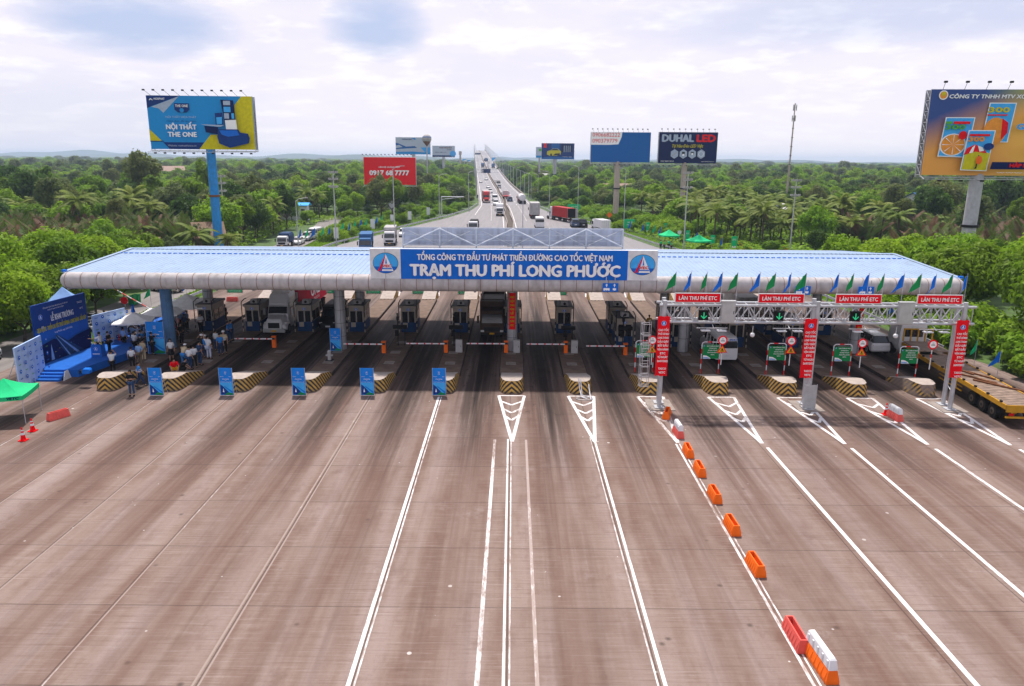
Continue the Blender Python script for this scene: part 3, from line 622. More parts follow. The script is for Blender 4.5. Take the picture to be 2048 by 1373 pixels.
# ------------------------------------------------------------------ red banner on a column
def red_column_banner(x, y, label):
    r = T('vertical_banner', label, 'banner', (x, y, 2.3)); b = MB(); b.box(-.28, 0, 0, .28, .02, 3.3, 'red'); b.build('cloth', r)
    p = Print(-.001, .003)
    for i, s_ in enumerate(('NHIỆT', 'LIỆT', 'CHÀO', 'MỪNG', 'LỄ', 'KHAI', 'TRƯƠNG', 'ETC')): p.text(s_, 0, 2.85-i*.36, .38 if len(s_) > 3 else .25, .16, 'print_yellow', bold=.04)
    p.build('lettering', r)
red_column_banner(0, 64.42, 'narrow red banner with yellow writing tied to the middle canopy column'); red_column_banner(30.9, 64.42, 'narrow red banner with yellow writing on the rightmost canopy column')

# ------------------------------------------------------------------ ETC gantry
gt = T('lane_gantry', 'galvanised steel lattice gantry spanning the right toll lanes on three pairs of posts', 'gantry', (10.6, 50.4, 0))
YF, YB_ = -.55, .55
for x in (0.0, 10.5, 20.6):
    for y in ((YF, YB_)):
        b = MB(); xx = x+(.0 if y > 0 else -.15); b.cyl((xx, y, .12), (xx, y, 7.75), .15, 'galv', 14); b.box(xx-.35, y-.35, .0, xx+.35, y+.35, .12, 'galv'); b.build('post', gt)
b = MB()
for x in (0.0, 10.5, 20.6):
    b.box(x-.9, -1.2, -.01, x+.9, 1.2, .06, 'concrete')
b.build('footing', gt)
b = MB(); ch = [(YF, 6.25), (YB_, 6.25), (YF, 7.42), (YB_, 7.42)]
for y, z in ch: b.cyl((-.5, y, z), (21.2, y, z), .095, 'galv', 12)
b.build('chord', gt)
b = MB(); n = 29; st_ = 21.2/n
for i in range(n+1):
    x = -.2+i*st_*1.0
    for y in (YF, YB_): b.cyl((x, y, 6.25), (x, y, 7.42), .03, 'galv', 6, caps=False)
    for z in (6.25, 7.42): b.cyl((x, YF, z), (x, YB_, z), .03, 'galv', 6, caps=False)
for i in range(0, n, 1):
    x = -.2+i*st_; a, c = (6.25, 7.42) if i % 2 else (7.42, 6.25)
    if i % 2 == 0 or True:
        for y in (YF, YB_): b.cyl((x, y, a), (x+st_, y, c), .045, 'galv', 6, caps=False)
o = b.build('lattice_bracing', gt)
for x in (0, 10.5, 20.6):
    b = MB()
    for z in (1.2, 2.4, 3.6, 4.8): b.cyl((x-.1, YF, z), (x, YB_, z+.5), .03, 'galv', 6)
    b.build('brace', gt)
b = MB()
for i in range(9):
    b.cyl((-.95, .0, 1.5+i*.45), (-1.45, 0, 1.5+i*.45), .02, 'galv', 6)
for y, x in ((-.3, -.95), (.3, -.95), (-.3, -1.45), (.3, -1.45), (0, -1.6)): b.cyl((x, y, 1.4), (x, y, 6.2), .022, 'galv', 6)
for i in range(7):
    for p_, q_ in (((-.95, -.3), (-1.45, -.3)), ((-1.45, -.3), (-1.6, 0)), ((-1.6, 0), (-1.45, .3)), ((-1.45, .3), (-.95, .3))): b.cyl((*p_, 1.5+i*.75), (*q_, 1.5+i*.75), .02, 'galv', 6)
b.build('caged_ladder', gt)
for x in (3.2, 8.4, 13.6, 18.4):       # readers on bars under the truss
    b = MB(); b.box(x-1.2, -1.1, 5.93, x+.9, -1.04, 5.98, 'galv'); b.cyl((x, -.55, 6.1), (x, -1.07, 5.86), .03, 'galv', 6); b.box(x-.9, -1.3, 5.76, x-.3, -.95, 5.82, 'white'); b.box(x+.2, -1.3, 5.76, x+.8, -.95, 5.82, 'white'); b.build('tag_reader', gt)
for x, hh in ((6.0, .5), (15.9, .4)):
    b = MB(); b.cyl((x, -.6, 6.0), (x, -.6, 5.5), .03, 'galv', 6); b.ball((x, -.6, 5.38), .16, 'white', 12, 8); b.build('dome_camera', gt)
FD = {1350: 0}
def gx(px): return AY(px, 600, 49.8)[0]
for i, (xa, xb) in enumerate(((1350, 1441), (1516.5, 1608), (1671, 1763), (1834.5, 1925))):
    x0, x1 = gx(xa), gx(xb); r = T('lane_sign', f'red ETC lane sign with white letters, {["first", "second", "third", "last"][i]} from the left on top of the gantry', 'sign', ((x0+x1)/2, 49.78, 7.62), 0, 'red lane signs on the gantry')
    w_ = (x1-x0)/2; b = MB(); b.box(-w_, 0, 0, w_, .08, .66, 'white'); b.build('panel', r)
    p = Print(-.001, .004); p.rect(-w_+.04, .04, w_-.04, .62, 'banner_red'); p.text('LÀN THU PHÍ ETC', 0, .19, w_*1.66, .25, bold=.035); p.build('face', r)
for i, (xa, xb) in enumerate(((1441, 1468), (1794, 1824))):
    x0, x1 = AY(xa, 600, 50.0)[0], AY(xb, 600, 50.0)[0]; r = T('gantry_cabinet', f'pale grey equipment cabinet on the gantry truss near its {["left", "right"][i]} end', 'cabinet', ((x0+x1)/2, 49.5, 6.3)); w_ = (x1-x0)/2
    b = MB(); b.box(-w_, 0, 0, w_, .32, 1.45, 'silver'); b.box(-w_-.04, -.04, 1.45, w_+.04, .36, 1.5, 'silver'); b.build('box', r); b = MB(); b.box(-w_+.04, -.015, .05, w_-.04, -.002, 1.4, 'silver'); b.box(w_-.12, -.04, .6, w_-.08, -.016, .8, 'dark'); b.build('door', r)
for i, px in enumerate((1408, 1559, 1712)):
    x0 = AY(px, 617, 49.6)[0]; r = T('lane_signal', f'black lane signal with green down arrow, {["left", "middle", "right"][i]} of the three on the gantry', 'traffic signal', (x0, 49.5, 6.45), 0, 'green arrow lane signals on the gantry')
    b = MB(); b.box(-.32, 0, 0, .32, .25, .66, 'black'); b.box(-.36, -.15, .66, .36, .2, .69, 'black'); b.build('housing', r)
    p = Print(-.004, .01); p.rect(-.035, .12, .035, .55, 'green_light'); p.poly([(0, .08), (.22, .30), (.17, .34), (0, .17), (-.17, .34), (-.22, .30)], 'green_light'); p.build('arrow', r)
# flags along the truss
def flag(x, y, z, col, label, seed, group='small flags on the gantry', h=1.5):
    rr = random.Random(seed); r = T('flag', label, 'flag', (x, y, z), rr.uniform(-.25, .25), group)
    b = MB(); b.cyl((0, 0, -.25), (0, 0, h), .02, 'galv', 6); b.build('pole', r)
    b = MB(); cs = 1.0 if h < 2.3 else 1.5; w0 = rr.uniform(.42, .85)*cs; n = 6; m_ = 9; P = []
    for i in range(m_+1):
        v = i/m_
        for j in range(n+1):
            u = j/n; xx = -u*w0*(.25+.75*v)*(1 if v < .85 else 1.0); zz_ = h-.05-v*(.9*cs)-u*(.5*cs)*(.4+.6*v); yy = .09*math.sin(u*7+v*3+seed)*u
            P.append((xx+.03*math.sin(v*9+seed)*u, yy, zz_))
    b.add(P, [(i*(n+1)+j, i*(n+1)+j+1, (i+1)*(n+1)+j+1, (i+1)*(n+1)+j) for i in range(m_) for j in range(n)], col, True); c = b.build('cloth', r)
    return r
fx = [1350, 1380, 1411.5, 1442, 1472.5, 1517, 1547.8, 1578.5, 1609, 1673.5, 1703, 1733.7, 1764, 1803.8, 1838, 1867.5, 1900.5, 1929.5]
nm = ['first', 'second', 'third', 'fourth', 'fifth', 'sixth', 'seventh', 'eighth', 'ninth', 'tenth', 'eleventh', 'twelfth', 'thirteenth', 'fourteenth', 'fifteenth', 'sixteenth', 'seventeenth', 'last']
for i, px in enumerate(fx):
    q = AY(px, 590, 51.0); flag(q[0], 51.0, 7.42, 'green' if i % 2 == 0 else 'sign_blue', f'small {"green" if i % 2 == 0 else "blue"} pennant on the gantry, {nm[i]} from the left', i*3+1, 'small flags on the gantry', 2.15)
# long red banners on the posts
for i, (px, pyt, pyb, Yp) in enumerate(((1328, 634, 753, 49.55), (1622, 639, 757, 49.55), (1926, 642, 757, 49.4))):
    a = AY(px+(1 if i < 1 else 2), pyt, Yp); c = AY(px-6, pyb, Yp); hh = a[2]-c[2]; r = T('hanging_banner', ['long red banner with white writing on the left gantry post', 'long red banner with white writing on the middle gantry posts', 'long red banner with white writing on the right gantry posts'][i], 'banner', (a[0]-.02, Yp, c[2]), 0, 'long red banners on the gantry posts')
    b = MB(); w_ = .42; n = 10; P = []
    for j in range(n+1):
        zj = hh*j/n
        for k in range(5): P.append((-w_+k*w_/2, .04*math.sin(k*1.7+j*.8), zj+(.06 if (j in (0, n) and k in (1, 3)) else 0)))
    b.add(P, [(j*5+k, j*5+k+1, (j+1)*5+k+1, (j+1)*5+k) for j in range(n) for k in range(4)], 'banner_red', True); b.build('cloth', r)
    p = Print(-.05, .004); emblem(p, 0, hh-.45, .17)
    L = ['CAO TỐC', 'TP HỒ CHÍ MINH', 'LONG THÀNH', 'DẦU GIÂY', 'BẮT ĐẦU', 'VẬN HÀNH', 'ETC', 'TỪ NGÀY', '26/07/2022', '', 'TASCO', 'VETC']
    for j, s_ in enumerate(L): p.text(s_, 0, hh-.98-j*.27, min(.74, .085*len(s_)+.1), .135, bold=.04)
    p.build('lettering', r)
r = T('notice_board', 'grey blank notice board leaning at the foot of the middle gantry posts', 'notice board', G(1617, 821)); b = MB(); b.box(-.42, 0, .15, .42, .04, 1.85, 'silver'); b.box(-.45, -.02, .1, -.42, .06, 1.9, 'galv'); b.box(.42, -.02, .1, .45, .06, 1.9, 'galv'); b.box(-.45, -.02, .95, .45, -.002, .99, 'galv'); b.build('panel', r)
b = MB()
for sx in (-.4, .4): b.cyl((sx, 0, 0), (sx, 0, .2), .025, 'galv', 6); b.cyl((sx, .02, 1.5), (sx, .7, 0), .02, 'galv', 6)
b.build('leg', r)

# ------------------------------------------------------------------ information frames and lane sign posts on the right noses
def info(x, y, label, w=.72, z=.3):
    r = T('information_sign', label, 'sign', (x, y, z), 0, 'green information boards on the right islands')
    b = MB()
    for sx in (-1, 1):
        for i in range(6): b.cyl((sx*w, 0, i*.42), (sx*w, 0, (i+1)*.42), .04, 'white' if i % 2 else 'red', 10)
        b.cyl((sx*w, 0, 0), (sx*w, 0, .06), .12, 'rust', 10)
    b.tube([(-w, 0, 2.52), (-w+.15, 0, 2.64), (w-.15, 0, 2.64), (w, 0, 2.52)], .04, 'white', 8); b.tube([(-w*.4, 0, 2.645), (w*.1, 0, 2.645)], .043, 'red', 8)
    b.build('frame', r); b = MB(); b.box(-w+.06, -.06, 1.28, w-.06, -.03, 2.44, 'green'); b.build('panel', r)
    p = Print(-.064, .004); emblem(p, -w+.16, 2.34, .06)
    for i, (s_, wd) in enumerate((('CÔNG TY CỔ PHẦN GIAO THÔNG SỐ', .95), ('CHỈ DÀNH CHO XE', .6), ('ĐÃ DÁN THẺ ETC', .75), ('XIN ĐI VÀO LÀN ETC', .85), ('VETC', .3))): p.text(s_, .12, 2.29-i*.17, wd, .075, bold=.03)
    p.poly([(-w+.08, 1.3), (-.02, 1.3), (-.1, 1.42), (-.35, 1.56), (-w+.08, 1.6)], T_); p.poly([(-w+.1, 1.32), (-.08, 1.32), (-.15, 1.4), (-.4, 1.46), (-w+.1, 1.45)], 'shirt_blue'); p.build('face', r)
    return r
def lane_post(x, y, label, tri=True, z=1.0):
    r = T('restriction_sign', label, 'road sign', (x, y, z), 0, 'round restriction signs on the right islands')
    b = MB()
    for i in range(7): b.cyl((0, .03, i*.3), (0, .03, (i+1)*.3), .035, 'red' if i in (3, 5) else 'white', 10)
    b.build('post', r); b = MB(); b.cyl((0, 0, 1.95), (0, -.03, 1.95), .36, 'banner_red', 28); d = b.build('round_sign', r)
    p = Print(-.031, .004); p.disc(0, 1.95, .26, T_); p.text('3m', 0, 2.04, .15, .08, 'dark'); p.poly([(-.17, 1.86), (-.15, 1.95), (-.06, 2.0), (.06, 2.0), (.15, 1.95), (.17, 1.86)], 'silver'); p.build('face', d)
    if tri:
        b = MB(); b.add([(-.4, 0, .98), (.4, 0, .98), (0, 0, 1.6), (-.4, -.03, .98), (.4, -.03, .98), (0, -.03, 1.6)], [(0, 2, 1), (3, 4, 5), (0, 1, 4, 3), (1, 2, 5, 4), (2, 0, 3, 5)], 'banner_red'); d = b.build('warning_triangle', r)
        p = Print(-.031, .004); p.poly([(-.29, 1.03), (.29, 1.03), (0, 1.49)], 'yellow'); p.text('CHẬM', 0, 1.08, .3, .07, 'dark', bold=.04); p.poly([(-.06, 1.18), (.06, 1.18), (.05, 1.32), (-.05, 1.32)], 'dark'); p.build('face', d)
for k, (px, py) in {2: (1287, 745), 3: (1418, 748), 4: (1549, 751), 5: (1679, 753), 6: (1811, 758)}.items():
    q = G(px, py, .3); info(q[0], q[1], f'green information board in a red and white frame on the {ORD[k+6]} island')
for k, (px, py) in {2: (1305, 681), 3: (1445.5, 681), 4: (1583, 682.5), 5: (1725, 687), 6: (1866, 689.5)}.items():
    X = XI[k]; q = AY(px, py, 55.0 if k < 6 else 54); z0 = {6: .55}.get(k, .95)
    lane_post(q[0], q[1], f'round red ringed sign on the {ORD[k+6]} island'+('' if k == 6 else ' above a yellow triangle'), k != 6, q[2]-1.95)
# green boards on the far side of the booths
for i, (px0, px1, pt, pb, lb) in enumerate(((456, 484, 575, 597, 'at the far left lane'), (640, 666, 576, 594, 'behind the red container'), (733, 761, 577, 592, 'behind the column with the blue banner'), (826, 852, 577, 592, 'beyond the booth left of centre'), (917, 946, 577, 592, 'beyond the lanes left of the dark truck'), (1105, 1133, 578, 592, 'beyond the booth right of the middle lane'))):
    a = AY(px0, pb, 95); c = AY(px1, pt, 95); w_ = (c[0]-a[0])/2; r = T('far_information_board', 'pale green information board '+lb, 'sign', ((a[0]+c[0])/2, 95, 0), 0, 'green boards seen beyond the booths')
    z1 = max(c[2], a[2]+1.1)
    b = MB(); b.box(-w_, 0, a[2], w_, .05, z1, 'tent_green'); b.build('panel', r); b = MB()
    for sx in (-1, 1):
        for j in range(6): b.cyl((sx*(w_+.06), 0, j*(z1)/6), (sx*(w_+.06), 0, (j+1)*z1/6), .05, 'red' if j % 2 else 'white', 8)
    b.build('post', r); p = Print(-.002, .006)
    for j in range(4): p.text('DÀNH CHO XE DÁN THẺ'[:19-j*3], 0, z1-.3-j*.25, w_*1.5, .12)
    p.build('lettering', r)
# blue arrow signs hanging over the right lanes
for i, (xa, xb, yt, yb) in enumerate(((1205, 1237, 567, 584), (1590, 1622, 573, 590), (1716, 1749, 574, 590))):
    a = AY(xa, yb, 57.6); c = AY(xb, yt, 57.6); w_ = (c[0]-a[0]); h_ = c[2]-a[2]; r = T('lane_arrow_sign', f'blue sign with two white up arrows {["left of the gantry", "behind the middle of the gantry", "behind the third red sign"][i]}', 'sign', (a[0], 57.6, a[2]), 0, 'blue arrow signs under the canopy edge')
    b = MB(); b.box(0, 0, 0, w_, .05, h_, 'sign_blue'); b.box(w_*.2, .02, h_, w_*.24, .05, h_+.5, 'galv'); b.box(w_*.76, .02, h_, w_*.8, .05, h_+.5, 'galv'); b.build('panel', r); p = Print(-.002, .004)
    for u in (.25, .75):
        p.rect(w_*u-.03, h_*.55, w_*u+.03, h_*.8, T_); p.poly([(w_*u-.1, h_*.75), (w_*u+.1, h_*.75), (w_*u, h_*.95)], T_); p.rect(w_*u-(.24 if u < .5 else .13), h_*.15, w_*u+(.24 if u < .5 else .13), h_*.42, T_); p.disc(w_*u-.08, h_*.13, .05, 'sign_blue'); p.disc(w_*u+.09, h_*.13, .05, 'sign_blue')
    p.build('face', r)
#PART4
# ------------------------------------------------------------------ vehicles (front looks to local -Y)
def loft(b, secs, m, smooth=False):      # (y, half width, z0, z1, top width factor)
    vs = []; n = 8
    for (y, w, z0, z1, tw) in secs:
        h = z1-z0
        vs += [(-w*.9, y, z0), (w*.9, y, z0), (w, y, z0+h*.18), (w, y, z0+h*.7), (w*tw, y, z1), (-w*tw, y, z1), (-w, y, z0+h*.7), (-w, y, z0+h*.18)]
    fs = []
    for i in range(len(secs)-1):
        for j in range(n): a = i*n+j; c = i*n+(j+1) % n; fs.append((a, c, c+n, a+n))
    fs.append(tuple(range(n))); k = (len(secs)-1)*n; fs.append(tuple(range(k+n-1, k-1, -1)))
    b.add(vs, fs, m, smooth)
def wheel(root, x, y, r, w=.22, rim='silver'):
    b = MB(); b.cyl((x-w/2, y, r), (x+w/2, y, r), r, 'rubber', 18); wh = b.build('wheel', root)
    b = MB(); s = 1 if x > 0 else -1; b.cyl((x+s*w/2, y, r), (x+s*(w/2+.015), y, r), r*(.6 if r < .45 else .5), rim if r < .45 else 'bark', 12); b.cyl((x+s*(w/2+.01), y, r), (x+s*(w/2+.05), y, r), r*.2, 'dark', 8); b.build('rim', wh)
def lights(root, w, yf, yr, zf, zr, sz=.3, h=.14):
    for s in (-1, 1):
        b = MB(); b.box(s*w-sz/2, yf-.02, zf, s*w+sz/2, yf+.05, zf+h, 'lamp_glass'); b.build('headlight', root)
        b = MB(); b.box(s*w-sz/3, yr-.05, zr, s*w+sz/3, yr+.02, zr+h*1.4, 'tail_red'); b.build('tail_light', root)
def plate(root, y, z, m='white', s=-1):
    b = MB(); b.box(-.24, y-.012, z, .24, y+.012, z+.16, m); b.build('number_plate', root)
def car(label, loc, rz, col, kind='sedan', group='cars and vans on the road', cat='car', name='parked_car'):
    r = T(name, label, cat, loc, rz, group); L = {'sedan': 4.5, 'suv': 4.6, 'minibus': 5.6, 'pickup': 5.0}[kind]; y0 = -L/2; y1 = L/2; W = .9
    b = MB()
    if kind == 'minibus':
        W = .98; loft(b, [(y0, W*.8, .35, .8, .9), (y0+.15, W*.96, .3, 1.1, .92), (y0+1.0, W, .28, 1.35, .95), (y1-.1, W, .3, 1.35, .98), (y1, W*.97, .35, 1.35, .98)], col)
        loft(b, [(y0+1.5, W*.82, 2.0, 2.25, .88), (y0+2.0, W*.88, 2.0, 2.38, .8), (y1-.5, W*.9, 2.0, 2.38, .8), (y1-.08, W*.88, 2.0, 2.25, .85)], col)
        for yy in (y0+2.3, y0+3.4, y0+4.5, y1-.12): b.box(-W*.985, yy-.06, 1.3, W*.985, yy+.06, 2.1, col, .1)
        b.build('body', r); g = MB(); loft(g, [(y0+.95, W*.93, 1.2, 1.4, .97), (y0+1.55, W*.86, 1.2, 2.12, .9), (y1-.12, W*.92, 1.25, 2.12, .92), (y1-.03, W*.93, 1.25, 1.9, .95)], 'glass'); g.build('window', r)
        wr = .34; ax = (y0+1.0, y1-1.2)
    else:
        hb = .95 if kind == 'sedan' else 1.12; ht = 1.45 if kind == 'sedan' else 1.78; zb = .22 if kind == 'sedan' else .32; hood = hb-.12
        loft(b, [(y0, W*.78, zb+.1, hood-.22, .9), (y0+.18, W*.95, zb, hood-.08, .9), (y0+1.2, W, zb, hb, .9), (y1-1.0, W, zb, hb, .93), (y1-.12, W*.96, zb, hb-(.08 if kind == 'sedan' else 0), .9), (y1, W*.86, zb+.12, hb-.2, .92)], col, False)
        ya, yb, yc, yd = {'sedan': (y0+1.15, y0+1.85, y1-1.35, y1-.6), 'suv': (y0+1.15, y0+1.75, y1-.55, y1-.12), 'pickup': (y0+1.2, y0+1.8, y0+3.0, y0+3.35)}[kind]
        g = MB(); loft(g, [(ya, W*.86, hb-.06, hb+.02, .95), (yb, W*.80, hb-.08, ht-.03, .92), (yc, W*.80, hb-.08, ht-.03, .92), (yd, W*.84, hb-.06, hb+.04, .95)], 'glass')
        loft(b, [(yb-.1, W*.68, ht-.08, ht-.02, .9), (yb+.25, W*.74, ht-.08, ht+.03, .85), (yc-.2, W*.74, ht-.08, ht+.03, .85), (yc+.08, W*.68, ht-.08, ht-.02, .9)], col)
        for yy in ((yb+yc)/2-.2, yc-.1, yb+.05): b.add([(-W*.9, yy-.04, hb-.05), (-W*.9, yy+.05, hb-.05), (-W*.72, yy+.05, ht), (-W*.72, yy-.04, ht)], [(0, 1, 2, 3)], col); b.add([(W*.9, yy-.04, hb-.05), (W*.9, yy+.05, hb-.05), (W*.72, yy+.05, ht), (W*.72, yy-.04, ht)], [(3, 2, 1, 0)], col)
        if kind == 'pickup': b.box(-W*.8, y0+3.4, hb+.005, W*.8, y1-.1, hb+.02, 'dark')
        b.build('body', r); g.build('window', r); wr = .33 if kind == 'sedan' else .38; ax = (y0+.85, y1-.85)
    for yy in ax:
        for s in (-1, 1): wheel(r, s*(W-.09), yy, wr)
    zz_ = .62 if kind != 'minibus' else .78
    lights(r, W*.72, y0+.05, y1-.03, zz_, zz_+.12); plate(r, y0-.0, .42); plate(r, y1+.0, .6)
    m = MB(); m.box(-.45, y0-.01, .38 if kind == 'sedan' else .48, .45, y0+.06, .58, 'dark'); m.build('grille', r)
    m = MB()
    for s in (-1, 1): m.box(s*(W+.08)-.09, ax[0]+.75, hb if kind != 'minibus' else 1.45, s*(W+.08)+.09, ax[0]+.85, (hb if kind != 'minibus' else 1.45)+.16, col)
    m.build('mirror', r); return r
def cab_flat(r, col, y, W=1.15, h=2.7, L=1.9):
    b = MB(); loft(b, [(y, W*.97, .45, h*.55, .98), (y+.08, W, .42, h*.62, .98), (y+.35, W*.98, .42, h-.12, .9), (y+L*.6, W*.98, .42, h, .88), (y+L, W*.97, .5, h-.05, .9)], col)
    c = b.build('cab', r); g = MB()
    g.add([(-W*.88, y-.03, h*.56), (W*.88, y-.03, h*.56), (W*.82, y+.22, h*.86), (-W*.82, y+.22, h*.86)], [(0, 1, 2, 3)], 'glass')
    for s in (-1, 1): g.add([(s*W*1.005, y+.35, h*.52), (s*W*1.005, y+L*.72, h*.52), (s*W*.995, y+L*.72, h*.8), (s*W*.99, y+.4, h*.8)], [(0, 1, 2, 3)], 'glass')
    g.build('windscreen', c); m = MB(); m.box(-W*.7, y-.03, .75, W*.7, y+.04, 1.15, 'dark'); m.box(-W*.98, y-.06, .38, W*.98, y+.1, .62, 'dark'); m.build('grille', c)
    for s in (-1, 1):
        b = MB(); b.box(s*(W*.82)-.16, y-.04, .68, s*(W*.82)+.16, y+.04, .86, 'lamp_glass'); b.build('headlight', c)
        b = MB(); b.box(s*(W+.22)-.1, y+.1, h*.55, s*(W+.22)+.1, y+.2, h*.8, 'dark'); b.tube([(s*W, y+.3, h*.8), (s*(W+.22), y+.15, h*.8)], .025, 'dark', 6); b.build('mirror', c)
    plate(r, y-.05, .45, 'yellow')
def cab_nose(r, col, y, W=1.12):      # bonneted tractor with a roof fairing
    b = MB(); loft(b, [(y, W*.62, .55, 1.35, .9), (y+.15, W*.72, .5, 1.62, .85), (y+1.5, W*.82, .5, 1.85, .85), (y+1.6, W*.9, .6, 1.9, .9)], col)
    loft(b, [(y+1.5, W*.9, .6, 1.9, .95), (y+1.75, W*.95, .5, 2.6, .9), (y+2.2, W, .5, 2.85, .92), (y+4.2, W, .5, 2.9, .92)], col)
    loft(b, [(y+1.85, W*.85, 2.72, 2.9, .9), (y+2.3, W*.92, 2.72, 3.75, .85), (y+4.1, W*.98, 2.72, 3.95, .9)], col)
    for s in (-1, 1): loft(b, [(y+.25, .18, .6, 1.0, .8), (y+.6, .22, .5, 1.25, .7), (y+1.4, .22, .4, 1.15, .7)], col); b.v[-24:] = [(vx+s*(W*.85), vy, vz) for vx, vy, vz in b.v[-24:]]
    c = b.build('cab', r); g = MB(); g.add([(-W*.84, y+1.46, 1.94), (W*.84, y+1.46, 1.94), (W*.8, y+1.70, 2.60), (-W*.8, y+1.70, 2.60)], [(0, 1, 2, 3)], 'glass')
    for s in (-1, 1): g.add([(s*W*1.01, y+2.1, 1.7), (s*W*1.01, y+3.0, 1.7), (s*W*1.0, y+3.0, 2.45), (s*W*1.0, y+2.2, 2.45)], [(0, 1, 2, 3)], 'glass')
    g.build('windscreen', c); m = MB(); m.box(-W*.5, y-.03, .75, W*.5, y+.02, 1.3, 'dark'); m.build('grille', c); m = MB(); m.box(-W*.95, y-.12, .35, W*.95, y+.2, .68, 'silver'); m.build('bumper', c)
    for i in range(5):
        m = MB(); m.box(-.7+i*.32, y+1.9, 2.72, -.58+i*.32, y+1.96, 2.8, 'yellow'); m.build('marker_lamp', c)
    for s in (-1, 1):
        b = MB(); b.box(s*W*.8-.17, y+.1, .85, s*W*.8+.17, y+.22, 1.1, 'lamp_glass'); b.build('headlight', c)
        b = MB(); b.box(s*(W+.3)-.09, y+1.7, 1.75, s*(W+.3)+.09, y+1.82, 2.4, 'silver'); b.build('mirror', c); b = MB(); b.cyl((s*(W+.05), y+4.3, .6), (s*(W+.05), y+4.3, 3.6), .09, 'silver', 8); b.build('exhaust', c)
    plate(r, y-.13, .42, 'yellow')
def wheels(r, ys, W, rr=.5, dual=True):
    for y in ys:
        for s in (-1, 1): wheel(r, s*(W-.16), y, rr, .34)
def frame(r, y0, y1): b = MB(); b.box(-.45, y0, .6, .45, y1, .9, 'dark'); b.box(-1.0, y1-.2, .5, 1.0, y1-.1, .95, 'dark'); b.build('chassis', r)
def boxload(r, y0, y1, W, z0, z1, m, ribs=True, doors=True, name='cargo_box'):
    b = MB(); b.box(-W, y0, z0, W, y1, z1, m)
    if ribs:
        n = int((y1-y0)/.35)
        for i in range(n):
            for s in (-1, 1): b.box(s*(W+.012)-.012, y0+.1+i*.35, z0+.1, s*(W+.012)+.012, y0+.22+i*.35, z1-.1, m)
        for i in range(6): b.box(-W+.1+i*(2*W-.2)/6, y0-.02, z0+.1, -W+.2+i*(2*W-.2)/6, y0-.001, z1-.1, m)
    o = b.build(name, r)
    if doors:
        d = MB()
        for x in (-W*.5, -.02, W*.5, W*.98): d.box(x-.02, y1+.001, z0+.05, x+.02, y1+.05, z1-.05, 'silver')
        d.build('door_bar', o)
    return o
def truck(label, loc, rz, cab, col, load, lm=None, L=7.5, group='trucks on the road', name='truck', hgt=3.4, **kw):
    r = T(name, label, 'truck', loc, rz, group); y0 = -L/2
    if cab == 'nose': cab_nose(r, col, y0); yl = y0+4.6
    else: cab_flat(r, col, y0, W=1.15 if L > 6.5 else 1.0, h=2.8 if L > 6.5 else 2.3); yl = y0+2.1
    rr = .5 if L > 6.5 else .4; frame(r, y0+.5, L/2)
    if load == 'container': boxload(r, yl, L/2, 1.22, 1.25, 3.95, lm); wheels(r, [y0+1.1, y0+4.6, y0+5.8, L/2-2.8, L/2-1.4], 1.2, rr)
    elif load == 'box': boxload(r, yl, L/2, 1.15 if L > 6.5 else .98, .95, hgt, lm); wheels(r, [y0+1.1, L/2-1.3]+([L/2-2.6] if L > 8.5 else []), 1.12 if L > 6.5 else .95, rr)
    elif load == 'tarp':
        b = MB(); loft(b, [(yl, 1.12, .95, hgt, .8), (L/2, 1.12, .95, hgt, .8)], lm); b.build('canvas_cover', r); wheels(r, [y0+1.1, L/2-1.3], 1.1, rr)
    elif load == 'tank':
        b = MB(); b.cyl((0, yl+.2, 2.15), (0, L/2-.1, 2.15), 1.12, lm, 24); b.ball((0, L/2-.1, 2.15), (1.12, .35, 1.12), lm, 20, 10); b.ball((0, yl+.2, 2.15), (1.12, .3, 1.12), lm, 20, 10); b.build('tank', r)
        b = MB(); b.box(-1.1, yl, .95, 1.1, L/2, 1.15, 'dark'); b.box(-1.15, L/2-.1, .6, 1.15, L/2+.1, .9, 'dark'); b.build('tank_frame', r); wheels(r, [y0+1.1, L/2-1.2, L/2-2.5], 1.12, rr)
    elif load == 'dump':
        b = MB(); b.box(-1.15, yl, 1.0, 1.15, L/2, 1.12, lm)
        for s in (-1, 1): b.box(s*1.15-.05, yl, 1.12, s*1.15+.05, L/2, hgt, lm)
        b.box(-1.1, yl, 1.12, 1.1, yl+.08, hgt+.25, lm); b.box(-1.1, L/2-.08, 1.12, 1.1, L/2, hgt-.1, lm); b.box(-1.05, yl-.9, hgt+.1, 1.05, yl+.05, hgt+.2, lm)
        n = int((L/2-yl)/.6)
        for i in range(n):
            for s in (-1, 1): b.box(s*1.23-.04, yl+.2+i*.6, 1.0, s*1.23+.04, yl+.3+i*.6, hgt, lm)
        b.build('tipper_body', r); b = MB(); b.box(-1.08, yl+.1, hgt-.5, 1.08, L/2-.1, hgt-.3, 'bark'); b.build('load', r); wheels(r, [y0+1.1, L/2-1.2, L/2-2.5], 1.12, rr)
    elif load == 'flat':
        b = MB(); b.box(-1.2, yl, 1.0, 1.2, L/2, 1.2, lm); b.build('flatbed', r); wheels(r, [y0+1.1, L/2-1.2, L/2-2.5], 1.12, rr)
    for s in (-1, 1):
        b = MB(); b.box(s*.95-.12, L/2-.12, .75, s*.95+.12, L/2+.02, .9, 'tail_red'); b.build('tail_light', r)
    return r
PI = math.pi
